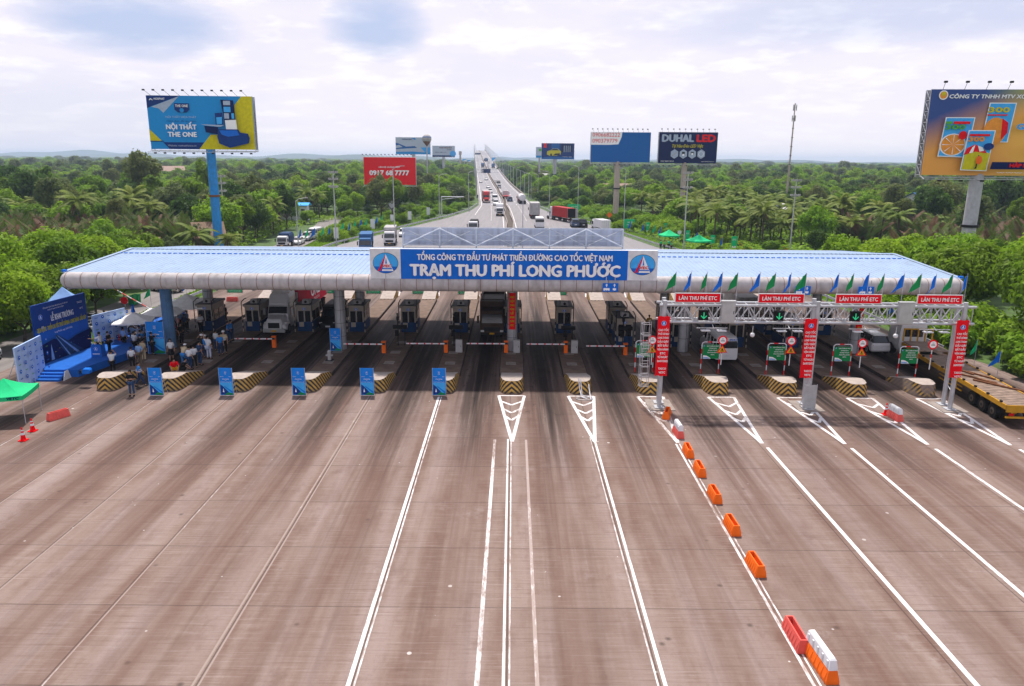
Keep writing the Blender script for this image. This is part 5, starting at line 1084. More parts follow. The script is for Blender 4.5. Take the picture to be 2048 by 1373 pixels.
def d_led(q):
    q.rect(0, 0, 1, 1, 'navy'); q.text('DUHAL', .32, .70, .53, .22, bold=.08, m='pale_print'); q.text('LED', .80, .70, .31, .22, 'red', bold=.08); q.text('Tự Hào Đèn LED Việt', .49, .51, .53, .10, 'print_yellow', bold=.03, shear=.3)
    for i in range(4):
        cx = .27+i*.152; q.poly([(cx+.073*math.cos(R(30+60*j)), .30+.155*math.sin(R(30+60*j))) for j in range(6)], 'pale_print')
        if i == 3: q.disc(cx, .3, .045, 'text_white', .08); q.disc(cx, .3, .038, 'pale_print', .07)
        elif i == 0: q.poly([(cx-.04, .24), (cx-.03, .22), (cx+.04, .35), (cx+.03, .37)], 'steel')
        else: q.rect(cx-.025, .27, cx+.025, .37, 'dark'); q.rect(cx-.018, .24+.03*(i-1), cx+.018, .30+.03*(i-1), 'text_white')
    q.text('ISO 9001:2015', .15, .045, .22, .04); q.text('www.duhal.com.vn', .84, .045, .22, .03)
billboard('dark navy lamp advertising billboard with four hexagons and big letters', 1316, 265, 1432, 327, 222, 1370, .75, 'pole_beige', d_led, 1.3, 'navy', 10)
def d_car(q):
    q.rect(0, 0, 1, 1, 'dark_blue'); q.rect(.3, .6, .55, 1, 'plain_blue'); q.rect(.6, .45, .95, .95, 'navy'); q.rect(.06, .72, .15, 1, 'red')
    for i in range(4): q.rect(.68+i*.06, .45, .70+i*.06, .85, 'pale_print')
    q.poly([(.16, .3), (.17, .5), (.26, .55), (.34, .66), (.5, .66), (.6, .48), (.58, .3), (.45, .22), (.25, .22)], 'print_yellow'); q.poly([(.27, .56), (.35, .64), (.48, .64), (.53, .56)], 'navy'); q.disc(.29, .28, .03, 'dark', .08); q.poly([(.35, .24), (.56, .26), (.56, .38), (.42, .36)], 'dark'); q.text('CITY CAR', .78, .12, .3, .05)
    q.poly([(.0, .0), (1, 0), (1, .12), (.3, .18), (0, .1)], 'plain_blue')
billboard('billboard picturing a yellow car on dark blue beside the bridge road', 1083, 287, 1148, 319, 400, 1110, .95, 'pole_grey', d_car, 1.5, 'white', 0)
def d_plain(q): q.rect(0, 0, 1, 1, 'pale_board'); q.rect(0, .0, 1, .2, 'mid_blue'); q.rect(.3, .6, .7, .85, 'print_green')
billboard('small green and blue billboard mostly hidden behind the yellow car billboard', 1072, 294.5, 1090, 316, 430, 1079, .5, 'pole_grey', d_plain, 1, 'print_green', 0)
def d_pale(q):
    q.rect(0, 0, 1, 1, 'pale_board'); q.poly([(0, 0), (1, 0), (1, .1), (.5, .16), (0, .14)], 'mid_blue'); q.poly([(.72, .40), (1, .42), (1, .1), (.85, .12)], 'sky_print'); q.poly([(0, .3), (.3, .34), (.62, .38), (.55, .48), (.3, .45), (.1, .62), (0, .68)], 'plain_blue'); q.poly([(0, .5), (.1, .55), (.2, .42), (0, .36)], 'pale_board')
    q.text('NOVAWORLD', .33, .85, .28, .06, 'dark_blue', bold=.05); q.poly([(.45, .95), (.58, .95), (.58, .84)], 'mid_blue')
billboard('pale blue resort billboard with a balloon ornament in front of it', 792, 275, 860.5, 309, 380, 827, .8, 'pole_grey', d_pale, 1.5, 'pale_board', 0)
def d_steel(q): q.rect(0, 0, 1, 1, 'pale_board'); q.text('ĐẠI NGHĨA', .6, .77, .55, .13, 'rust', bold=.06); q.text('STEEL', .76, .62, .22, .07, 'dark_blue', bold=.05); q.rect(0, 0, 1, .14, 'navy'); q.disc(.92, .3, .14, 'sky_print', .26); q.text('0974 980 114', .37, .38, .5, .07, 'dark_blue', bold=.04); q.rect(.0, .14, 1, .16, 'plain_blue')
billboard('small pale blue steel company billboard left of the bridge', 865, 292, 909.5, 314.5, 560, 887, .95, 'pole_grey', d_steel, 1.5, 'pale_board', 0)
def d_b(q): q.rect(0, 0, 1, 1, 'sky_print'); q.poly([(0, 0), (1, 0), (1, .8)], 'text_white')
billboard('tiny blue and white billboard seen just right of the bridge', 983.5, 315.5, 991.5, 323.5, 800, 987, .5, 'pole_grey', d_b, 1.2, 'sky_print', 0)
billboard('tiny pale billboard left of the bridge, nearer to the tower', 925, 318.5, 933, 323, 900, 929, .5, 'pole_grey', d_b, 1.2, 'pale_board', 0); billboard('tiny pale billboard left of the bridge, closer to the bridge', 935, 320, 942, 324.5, 900, 938, .5, 'pole_grey', d_b, 1.2, 'pale_board', 0)
# balloon ornament on a post
q = AY(853.5, 279, 372); g_ = AY(853.5, 293, 372); r = T('balloon_ornament', 'grey and red hot air balloon shape on a thin pole before the pale blue billboard', 'balloon', (q[0], 372, 0))
b = MB(); b.ball((0, 0, q[2]+.2), (2.3, 2.3, 2.2), 'grey_box', 18, 10); b.cyl((0, 0, q[2]-1.0), (0, 0, g_[2]), 1.95, 'rust', 18, .2); b.build('balloon', r)
b = MB(); b.ball((0, 0, q[2]+.9), (2.25, 2.25, .7), 'plain_blue', 18, 8); b.build('band', r); b = MB(); b.cyl((0, 0, 0), (0, 0, g_[2]), .28, 'pole_grey', 10); b.build('pole', r)
q = AY(920.5, 303, 700); r = T('tower', 'thin distant chimney like tower left of the bridge', 'tower', (q[0], 700, 0)); b = MB(); b.cyl((0, 0, 0), (0, 0, q[2]), 1.0, 'pole_beige', 12, .8); b.cyl((0, 0, q[2]-3), (0, 0, q[2]), 1.3, 'pole_beige', 12); b.build('shaft', r)
# telecom mast
q = AY(1592, 207, 245); m0 = AY(1583, 330, 245); r = T('telecom_mast', 'tall slender telecom mast with antennas rising above the trees', 'mast', (q[0]-.2, 245, 0))
b = MB(); b.cyl((0, 0, 0), (0, 0, q[2]), .36, 'pole_beige', 10, .16)
for z in np.arange(m0[2], q[2]-3, 2.8): b.cyl((0, 0, z), (0, 0, z+.15), .36, 'dark', 10)
b.build('pole', r)
for i in range(6):
    b = MB(); a = i*PI/3; zz_ = q[2]-1.3-(3.3 if i % 2 else 0); b.box(.5*math.cos(a)-.13, .5*math.sin(a)-.1, zz_-.9, .5*math.cos(a)+.13, .5*math.sin(a)+.1, zz_+.9, 'grey_box'); b.cyl((0, 0, zz_), (.5*math.cos(a), .5*math.sin(a), zz_), .05, 'dark', 6); b.build('antenna', r)

# ------------------------------------------------------------------ lamp posts
def lamp(x, y, z, h, label, kind='arm', side=1, group='lamp posts along the road', r0=.13):
    r = T('street_lamp', label, 'street lamp', (x, y, z), 0, group); b = MB(); b.cyl((0, 0, 0), (0, 0, h), r0, 'galv', 10, r0*.55); b.box(-.25, -.25, 0, .25, .25, .12, 'concrete'); b.build('post', r)
    if kind == 'arm':
        b = MB(); b.tube([(0, 0, h-.1), (side*.6, 0, h+.35), (side*1.8, 0, h+.55)], .05, 'galv', 6); b.build('arm', r); b = MB(); b.box(min(side*1.6, side*2.4), -.14, h+.5, max(side*1.6, side*2.4), .14, h+.64, 'grey_box'); b.build('lamp_head', r)
    elif kind == 'flood':
        for zz_ in (h-.2, h-1.5, h-3.0):
            b = MB(); b.box(-.8, -.06, zz_, .8, .06, zz_+.1, 'galv'); b.build('crossbar', r)
            for dx in (-.7, 0, .7): b = MB(); b.box(dx-.24, -.35, zz_+.1, dx+.24, .05, zz_+.42, 'grey_box'); b.build('floodlight', r)
    return r
for (xt, yt, xb, yb, kind, sd, lb) in ((448, 353, 453, 492, 'flood', 1, 'tall floodlight post right of the blue billboard pole'), (669, 345, 673, 490, 'flood', 1, 'tall floodlight post left of the red billboard'), (593, 402, 597, 495, 'arm', 1, 'lamp post beside the white minibus on the side road'),
        (789, 338, 790, 486, 'arm', 1, 'tall thin lamp post in front of the red billboard'), (877, 352, 879, 437, 'arm', 1, 'lamp post at the left guardrail beside the sign arm'), (937, 346, 937.5, 423, 'arm', 1, 'lamp post at the left guardrail nearest the bridge'),
        (1375, 346, 1367, 499, 'flood', -1, 'tall floodlight post by the green tents right of the road'), (1589, 361, 1579, 505, 'flood', -1, 'tall floodlight post below the telecom mast'), (1251, 340, 1247, 461, 'arm', -1, 'tall lamp post beside the green board right of the road'),
        (1157, 335, 1155, 435, 'arm', -1, 'lamp post behind the red container on the right'), (1099, 346, 1098.5, 421, 'arm', -1, 'third lamp post along the right guardrail'), (1076, 350, 1075.5, 409, 'arm', -1, 'lamp post along the right guardrail near the tank truck'), (1063, 350, 1062, 400, 'arm', -1, 'lamp post just beyond the tank truck'),
        (1049, 391, 1045, 498, 'plain', 1, 'plain thin pole rising in front of the road behind the grey sign board')):
    g_ = G(xb, yb); tp = AY(xt, yt, g_[1]); lamp(g_[0], g_[1], 0, max(6, tp[2]), lb, kind, sd, 'lamp posts round the toll plaza', .15 if kind == 'flood' else .12)
for i, Y in enumerate(range(330, 1570, 31)):
    s_ = smooth_BS(Y); lamp(s_[3]+.7, Y, s_[0], 11, 'thin lamp post in the row along the right edge of the bridge', 'arm', -1, 'lamp row on the right bridge edge', .18)
    lamp(s_[1]-.7, Y, s_[0], 11, 'thin lamp post in the row along the left edge of the bridge', 'arm', 1, 'lamp row on the left bridge edge', .18)
# cantilever sign arm at left and overhead sign gantries on the bridge
a = G(883.5, 436); tpz = AY(883.5, 394, a[1])[2]; xe = AY(927.6, 394, a[1])[0]; r = T('sign_arm', 'empty white cantilever sign arm over the left side of the road', 'sign post', (a[0], a[1], 0)); b = MB(); b.cyl((0, 0, 0), (0, 0, tpz), .2, 'galv', 10); b.build('post', r); b = MB(); b.cyl((0, 0, tpz), (xe-a[0], 0, tpz), .12, 'galv', 8); b.cyl((0, 0, tpz-.8), (xe-a[0], 0, tpz), .07, 'galv', 8); b.build('arm', r)
def overhead(Y, xl, xr, yt, yb, sl_, sr_, label, panelm='navy'):
    s_ = smooth_BS(Y); zt = AY(970, yt, Y)[2]; zb = AY(970, yb, Y)[2]; X0 = s_[1]-1.2; X1 = s_[3]+1.2; r = T('overhead_sign', label, 'road sign', (X0, Y, s_[0])); L = X1-X0; zt -= s_[0]; zb -= s_[0]
    for x in (0, L): b = MB(); b.cyl((x, 0, -2), (x, 0, zt+.3), .22, 'galv', 10); b.build('post', r)
    b = MB(); b.box(0, -.1, zt-.2, L, .1, zt, 'galv'); b.box(0, -.1, zb, L, .1, zb+.2, 'galv')
    for i in range(16): b.cyl((L*i/16, 0, zb+.1 if i % 2 else zt-.1), (L*(i+1)/16, 0, zt-.1 if i % 2 else zb+.1), .07, 'galv', 5)
    b.build('beam', r); xa, xb_ = AY(sl_, yt, Y)[0]-X0, AY(sr_, yt, Y)[0]-X0; b = MB(); b.box(xa, -.4, zb-.2, xb_, -.15, zt+.1, panelm); b.build('panel', r)
overhead(600, 0, 0, 338.5, 346, 967, 981, 'dark overhead message board across the median on the rising road'); overhead(1150, 0, 0, 306.5, 309.5, 950, 961, 'dark overhead sign near the crest of the bridge')
overhead(880, 0, 0, 318, 322.5, 968, 976, 'dark overhead sign halfway up the right carriageway of the bridge')
# ------------------------------------------------------------------ roadside flags, panels, boards
def feather(x, y, col, label, h=2.6): return flag(x, y, 0, col, label, int(x*7+y), 'small flags planted along the road', h)
li = 0
for px, py, c in ((609, 493, 'b'), (623, 492, 'g'), (637, 490, 'b'), (654, 487, 'g'), (668, 485, 'b'), (694, 477, 'g'), (707, 476, 'b'), (718, 471, 'g'), (730, 469, 'b'), (740, 467, 'g'), (761, 461, 'b'), (771, 457, 'g')):
    q = G(px, py); feather(q[0]-.8, q[1]+1, 'sign_blue' if c == 'b' else 'tent_green', f'{"blue" if c == "b" else "green"} flag behind the left guardrail, {nm[li]} from the left', 3.4); li += 1
for i, (px, py) in enumerate(((679, 488), (751, 467), (789.6, 456), (824, 448), (861, 438))):
    q = G(px, py); r = T('roadside_sign', f'narrow white panel on posts behind the left guardrail, {sq[i]} from the left', 'sign', (q[0]-.6, q[1], 0), 0, 'white panels along the left guardrail'); b = MB(); b.box(-.5, 0, 1.1, .5, .05, 3.3, 'white'); b.build('panel', r); b = MB()
    for s in (-.45, .45): b.cyl((s, .06, 0), (s, .06, 3.3), .03, 'galv', 6)
    b.build('post', r)
for i, (px, py, w_) in enumerate(((1291, 470, .8), (1326, 472, .8), (1369.5, 489, .8), (1419, 500, .8), (1462, 503, 1.0))):
    q = G(px, py); r = T('roadside_banner', f'upright green printed banner behind the right guardrail, {sq[i]} from the left', 'banner', (q[0]+.5, q[1], 0), 0, 'green banners along the right guardrail'); b = MB(); b.box(-w_*.55, 0, .6, w_*.55, .04, 2.9, 'tent_green'); b.build('panel', r); p = Print(-.002, .01); p.text('ETC', 0, 2.1, w_*.7, .3); p.rect(-w_*.4, .7, w_*.4, 1.0, T_); p.build('lettering', r)
li = 0
for px, py, c in ((1279, 470, 'b'), (1301, 474, 'g'), (1312, 477, 'b'), (1348, 487, 'g'), (1383, 492, 'b'), (1433, 503, 'b'), (1253, 465, 'b')):
    q = G(px, py); feather(q[0]+1, q[1], 'sign_blue' if c == 'b' else 'tent_green', f'{"blue" if c == "b" else "green"} flag behind the right guardrail, {nm[li]} in the row', 2.8); li += 1
for i, (px, py, c, lb) in enumerate(((347, 600, 'tent_green', 'beside the beige pickup'), (374, 597, 'sign_blue', 'behind the leftmost column'), (399, 592, 'tent_green', 'left of the grass strip'), (303, 612, 'tent_green', 'beside the side road near the bins'))):
    q = G(px, py); feather(q[0], q[1], c, f'{"blue" if c == "sign_blue" else "green"} flag {lb}', 2.2)
for i, (px, py, c, lb) in enumerate(((1955, 735, 'tent_green', 'green flag in the bushes right of the flatbed trailer'), (2002, 760, 'sign_blue', 'blue flag in the bushes right of the flatbed trailer'), (1821, 640, 'tent_green', 'green flag in the shade behind the white truck cab'), (1788, 650, 'sign_blue', 'blue flag in the shade behind the white truck cab'))):
    q = G(px, py); feather(q[0]+.3, q[1]+1, c, lb, 2.2)
def roadboard(l, t_, r_, b_, label, Y=None, m='tent_green'):
    g_ = G((l+r_)/2, b_+5); Y = Y or g_[1]; a = AY(l, b_, Y); c = AY(r_, t_, Y); w_ = c[0]-a[0]; r = T('road_board', label, 'sign', (a[0], Y, 0)); b = MB(); b.box(0, 0, a[2], w_, .1, c[2], m); b.build('panel', r); b = MB()
    for u in (.15, .85): b.cyl((w_*u, .2, 0), (w_*u, .2, c[2]), .1, 'galv', 8)
    b.build('post', r); p = Print(-.004, .015); h_ = c[2]-a[2]; p.text('CAO TỐC', w_*.55, a[2]+h_*.6, w_*.5, h_*.14); p.text('LONG THÀNH', w_*.55, a[2]+h_*.32, w_*.6, h_*.14); p.build('lettering', r)
roadboard(1248, 439, 1270, 457, 'large green board with white writing behind the right guardrail'); roadboard(1135, 409, 1160, 424, 'green road board in front of bushes behind the red container')
q = G(1354, 487); r = T('round_sign', 'round white sign on a post between the two green tents', 'road sign', (q[0]+.4, q[1], 0)); b = MB(); b.cyl((0, 0, 0), (0, 0, 2.4), .05, 'white', 8); b.build('post', r); b = MB(); b.cyl((0, 0, 2.3), (0, -.05, 2.3), .42, 'white', 20); b.build('disc', r)
q = G(1216, 452); r = T('warning_sign', 'orange diamond warning sign behind the right guardrail', 'road sign', (q[0]+.4, q[1]+1, 0)); b = MB(); b.cyl((0, 0, 0), (0, 0, 3), .05, 'galv', 8); b.build('post', r); b = MB(); b.add([(0, -.05, 2.0), (.8, -.05, 2.8), (0, -.05, 3.6), (-.8, -.05, 2.8)], [(0, 1, 2, 3)], 'orange'); b.build('panel', r)
# ------------------------------------------------------------------ tents
def tent(x, y, s, h, col, label, rz=0.0, rise=.8, legm='galv', val=.28, group=None, z=0.0):
    r = T('canopy_tent', label, 'tent', (x, y, z), rz, group); b = MB(); a = s/2; n = 8; P = [(0, 0, h+rise)]
    for i in range(4):
        c0 = ((-a, -a), (a, -a), (a, a), (-a, a))[i]; c1 = ((a, -a), (a, a), (-a, a), (-a, -a))[i]; k = len(b.v); V = []; m_ = 5
        for j in range(m_+1):
            t1 = j/m_
            for u in range(5):
                t2 = u/4; ex, ey = c0[0]*(1-t2)+c1[0]*t2, c0[1]*(1-t2)+c1[1]*t2; sag = -.10*math.sin(PI*t1)-.05*math.sin(PI*t2)*t1; V.append((ex*t1, ey*t1, h+rise*(1-t1)**1.15+sag))
        b.add(V, [(j*5+u, j*5+u+1, (j+1)*5+u+1, (j+1)*5+u) for j in range(m_) for u in range(4)], col, True)
        b.add([V[-5+u] for u in range(5)]+[(V[-5+u][0]*1.004, V[-5+u][1]*1.004, V[-5+u][2]-val) for u in range(5)], [(u, u+1, u+6, u+5) for u in range(4)], col)
    b.build('roof', r)
    for sx in (-1, 1):
        for sy in (-1, 1): b = MB(); b.cyl((sx*a*.97, sy*a*.97, 0), (sx*a*.97, sy*a*.97, h-.02), .025, legm, 6); b.build('leg', r)
    b = MB()
    for p_, q_ in (((-a, -a), (a, -a)), ((a, -a), (a, a)), ((a, a), (-a, a)), ((-a, a), (-a, -a))):
        b.cyl((p_[0]*.97, p_[1]*.97, h-.35), ((p_[0]+q_[0])/2*.97, (p_[1]+q_[1])/2*.97, h-.1), .014, legm, 5); b.cyl((q_[0]*.97, q_[1]*.97, h-.35), ((p_[0]+q_[0])/2*.97, (p_[1]+q_[1])/2*.97, h-.1), .014, legm, 5)
    b.build('brace', r); return r
r = tent(-33.5, 46.7, 3.0, 1.95, 'tent_green', 'bright green pop-up tent at the left picture edge above two cones', R(14), .85)
p = Print(-1.51, .005); p.text('VETC', .95, 1.73, .7, .16, 'navy', bold=.06, shear=.2); p.build('lettering', r)
q = G(274, 689); tent(q[0], q[1], 3.3, 2.35, 'canvas', 'white peaked parasol tent nearest the stage', R(18), .75, 'galv', .12); q = G(322, 677); tent(q[0], q[1]+1, 3.6, 2.45, 'canvas', 'white tent second from the stage behind the leftmost column', R(8), .8, 'galv', .12)
q = G(372, 664); tent(q[0]-.3, q[1]+1.5, 4.6, 2.6, 'canvas', 'large white tent behind the first booth from the left', R(5), 1.0, 'galv', .15)
tent(-44.8, 51.5, 3.0, 2.3, 'canvas', 'white tent half out of frame behind the left photo wall', R(25), .7); tent(-41.4, 67.2, 3.4, 3.9, 'pale_blue', 'pale blue tent roof showing above the stage backdrop', R(30), 1.5)
q = G(1328, 494); tent(q[0]+1.2, q[1]+1.5, 3.4, 2.3, 'tent_green', 'green tent behind the right guardrail, the left one of two', R(10), 1.1); q = G(1392, 506); tent(q[0]+.6, q[1]+1, 3.6, 2.3, 'tent_green', 'green tent behind the right guardrail, the right one of two', R(20), 1.1)
r = T('tent_finial', 'small blue cone on top of the white parasol tent', 'cone', (G(274, 689)[0], G(274, 689)[1], 3.08)); b = MB(); b.cyl((0, 0, 0), (0, 0, .75), .2, 'sign_blue', 12, .04); b.build('cone', r)
# ------------------------------------------------------------------ stage, backdrop, photo walls
def wall_panel(name, label, p0, p1, h, z0, face, draw, cat='backdrop', th=.12):
    d = math.hypot(p1[0]-p0[0], p1[1]-p0[1]); a = math.atan2(p1[1]-p0[1], p1[0]-p0[0]); r = T(name, label, cat, (p0[0], p0[1], z0), a); b = MB(); b.box(0, 0, 0, d, th, h, face); b.build('panel', r)
    b = MB()
    for i in range(3): x = d*(.1+.4*i); b.tube([(x, th, h*.8), (x, 1.3, 0)], .03, 'galv', 6); b.tube([(x, th+.02, 0), (x, th+.02, h)], .03, 'galv', 6)
    b.build('brace', r); p = Print(-.004, .004); draw(p, d, h); p.build('print', r); return r
def d_back(p, w_, h):
    p.rect(0, 0, w_, h, 'deep_blue'); p.rect(.03, h*.0, w_-.03, h*.97, 'stage_blue'); p.poly([(0, h*.62), (w_, h*.62), (w_, h*.97), (0, h*.97)], 'deep_blue')
    p.text('TỔNG CÔNG TY ĐẦU TƯ PHÁT TRIỂN ĐƯỜNG CAO TỐC VIỆT NAM', w_*.42, h*.91, w_*.45, .10); p.text('CÔNG TY TNHH THU PHÍ TỰ ĐỘNG', w_*.42, h*.87, w_*.3, .09); p.text('LỄ KHAI TRƯƠNG', w_*.52, h*.70, w_*.42, h*.085, bold=.05)
    p.text('DỊCH VỤ ETC - TUYẾN CAO TỐC TP.HỒ CHÍ MINH - LONG THÀNH - DẦU GIÂY', w_*.5, h*.575, w_*.92, h*.062, 'print_yellow', bold=.08); p.text('Long Phước, ngày 26/07/2022', w_*.5, h*.50, w_*.33, .14)
    emblem(p, w_*.12, h*.80, .22); p.text('TASCO', w_*.86, h*.86, w_*.1, .16); p.text('VETC', w_*.88, h*.76, w_*.07, .14); p.poly([(w_*.1, h*.62), (w_*.16, h*.62), (w_*.15, h*.66), (w_*.11, h*.66)], 'grey_box')
    p.poly([(0, .05), (w_, .05), (w_, h*.40), (w_*.7, h*.36), (w_*.5, h*.30), (w_*.3, h*.42), (0, h*.36)], 'navy')
    p.poly([(w_*.33, h*.46), (w_*.37, h*.46), (w_*.92, .12), (w_*.55, .12), (w_*.40, h*.25)], 'booth_blue'); p.poly([(w_*.36, h*.45), (w_*.37, h*.45), (w_*.80, .12), (w_*.74, .12)], 'shirt_blue'); p.poly([(w_*.33, h*.44), (w_*.335, h*.44), (w_*.60, .12), (w_*.57, .12)], 'shirt_blue')
    p.poly([(w_*.20, h*.10), (w_*.23, h*.36), (w_*.26, h*.10)], 'shirt_blue')
    rr = random.Random(3)
    for i in range(46): x, z = rr.uniform(.03, .97)*w_, rr.uniform(.03, .3)*h; p.rect(x, z, x+rr.uniform(.02, .16), z+.03, rr.choice(('shirt_blue', 'green', 'print_yellow', 'stage_blue')))
a0 = G(88, 757); a1 = (-37.5, 63.9)
wall_panel('stage_backdrop', 'large dark blue ceremony backdrop with white and yellow writing and a bridge picture', (-38.2, 57.6), a1, 5.3, .15, 'deep_blue', d_back)
def d_logo(p, w_, h):
    p.rect(0, 0, w_, h, 'print_light'); n = max(2, int(w_/.62)); m_ = max(3, int(h/.5))
    for i in range(n):
        for j in range(m_):
            x = (i+.5)*w_/n; z = (j+.5)*h/m_
            if (i+j) % 2 == 0: p.disc(x, z, .16, 'sign_blue', None, 14); p.disc(x, z+.02, .05, T_, None, 8)
            else: p.text('TASCO' if (j % 2) else 'VETC', x, z-.05, .36, .08, 'sign_blue' if (i+j) % 3 else 'print_green', bold=.05)
wall_panel('photo_wall', 'pale blue photo wall covered with round emblems left of the stage', G(42, 782)[:2], (-37.3, 56.9), 3.25, .02, 'print_light', d_logo)
wall_panel('photo_wall', 'pale blue photo wall covered with round emblems behind the right end of the stage', (-37.3, 64.3), (-36.3, 68.0), 3.2, .1, 'print_light', d_logo)
st_ = T('stage', 'low blue carpeted stage in front of the ceremony backdrop', 'stage', (-38.0, 56.6, 0)); b = MB(); SP = [(.0, .9), (1.0, -.3), (3.6, -.2), (5.6, 8.8), (5.0, 11.4), (1.2, 11.6), (.2, 9.5)]; k = len(SP)
b.add([(x, y, 0) for x, y in SP]+[(x, y, .6) for x, y in SP], [(i, (i+1) % k, (i+1) % k+k, i+k) for i in range(k)]+[tuple(range(k, 2*k))], 'stage_blue'); b.build('platform', st_)
b = MB()
for i in range(3): b.box(.9+0*i, -1.5+i*.4, 0, 2.8, -.3, .15+.15*i-.002*i, 'stage_blue')
b.build('steps', st_); b = MB(); b.box(3.0, -1.3, .0, 3.06, -.3, .7, 'white', 0, .3); b.build('railing', st_)
r = T('lectern', 'blue draped lectern with flowers standing on the stage', 'lectern', G(200, 726, .0)); b = MB(); b.box(-.45, -.35, .6, .45, .35, 1.65, 'stage_blue', .04, .04); b.build('body', r); p = Print(-.36, .005); emblem(p, 0, 1.3, .16); p.rect(-.3, .85, .3, .9, T_); p.build('emblem', r)
fl = MB(); rr = random.Random(5)
for i in range(26): fl.ball((rr.uniform(-.42, .42), rr.uniform(-.3, .3), 1.68+rr.uniform(0, .16)), .06, rr.choice(('pink', 'white', 'green', 'print_yellow')), 6, 4)
fl.build('flowers', r)
r = T('covered_table', 'long table with blue cloth under the white tents', 'table', (-36.3, 75.2, .02), R(82)); b = MB(); b.box(-3.5, -.4, 0, 3.5, .4, .78, 'stage_blue', .02, .02); b.build('cloth', r)
for i, (px, py, lb) in enumerate(((243, 693, 'red flower basket beside the stage end'), (276, 703, 'red flower basket in the crowd left of the column'), (354, 672, 'red flower basket on the ground near the blue table'))):
    q = G(px, py); r = T('flower_basket', lb, 'flowers', q); b = MB(); b.cyl((0, 0, 0), (0, 0, .7), .12, 'rust', 8, .2); b.build('basket', r); b = MB(); rr = random.Random(i)
    for _ in range(30): b.ball((rr.gauss(0, .14), rr.gauss(0, .14), .85+rr.gauss(0, .18)), .07, rr.choice(('banner_red', 'banner_red', 'pink')), 6, 4)
    b.build('flowers', r)
q = G(212, 752); r = T('backpack', 'blue and black bag lying on the leftmost striped nose', 'bag', (q[0]+.2, 54.0, 1.04)); b = MB(); loft(b, [(-.2, .3, 0, .34, .7), (.2, .3, 0, .38, .7)], 'sign_blue'); b.box(-.55, -.15, 0, -.32, .2, .22, 'black', .03, .03); b.build('bag', r)
r = T('boom_barrier', 'long red and white boom raised diagonally beside the side road', 'barrier', (-37.8, 77.0, 0)); b = MB(); b.box(-.2, -.2, 0, .2, .2, 1.1, 'sign_blue'); b.build('cabinet', r); b = MB()
tipp = Vector(AY(216, 571, 79.5)); o_ = Vector((-37.8, 77.0, 0)); s0 = Vector((0, 0, 1.0)); e0 = tipp-o_
for i in range(10): b.cyl(s0.lerp(e0, i/10), s0.lerp(e0, (i+1)/10), .06, 'white' if i % 2 else 'faded_red', 8)
b.build('arm', r)
for px, py, m_, lb in ((250, 617, 'banner_red', 'red board leaning among the trees beside the bins'), (266, 611, 'green', 'green wheeled bin under the trees, left of two'), (274, 608, 'green', 'green wheeled bin under the trees, right of two')):
    q = G(px, py); r = T('waste_bin' if 'bin ' in lb else 'notice_sign', lb, 'bin' if 'bin ' in lb else 'sign', q); b = MB(); 
    if 'bin ' in lb: b.box(-.32, -.35, .1, .32, .35, 1.05, m_, -.04, -.04); b.box(-.38, -.4, 1.05, .38, .4, 1.12, m_); b.build('body', r)
    else: b.cyl((0, 0, .9), (0, .05, .9), .42, m_, 20); b.box(-.05, .06, 0, .05, .12, 1.5, 'galv'); b.build('panel', r)
q = G(500, 600); r = T('hydrant', 'grey fire hydrant on the fourth island from the left', 'hydrant', (XI[-3]-.1, 60.9, .28)); b = MB(); b.cyl((0, 0, 0), (0, 0, .7), .16, 'grey_box', 12); b.ball((0, 0, .75), .18, 'grey_box', 10, 6); b.cyl((-.3, 0, .45), (.3, 0, .45), .08, 'grey_box', 8); b.box(-.3, -.3, 0, .3, .3, .06, 'dark'); b.build('body', r)
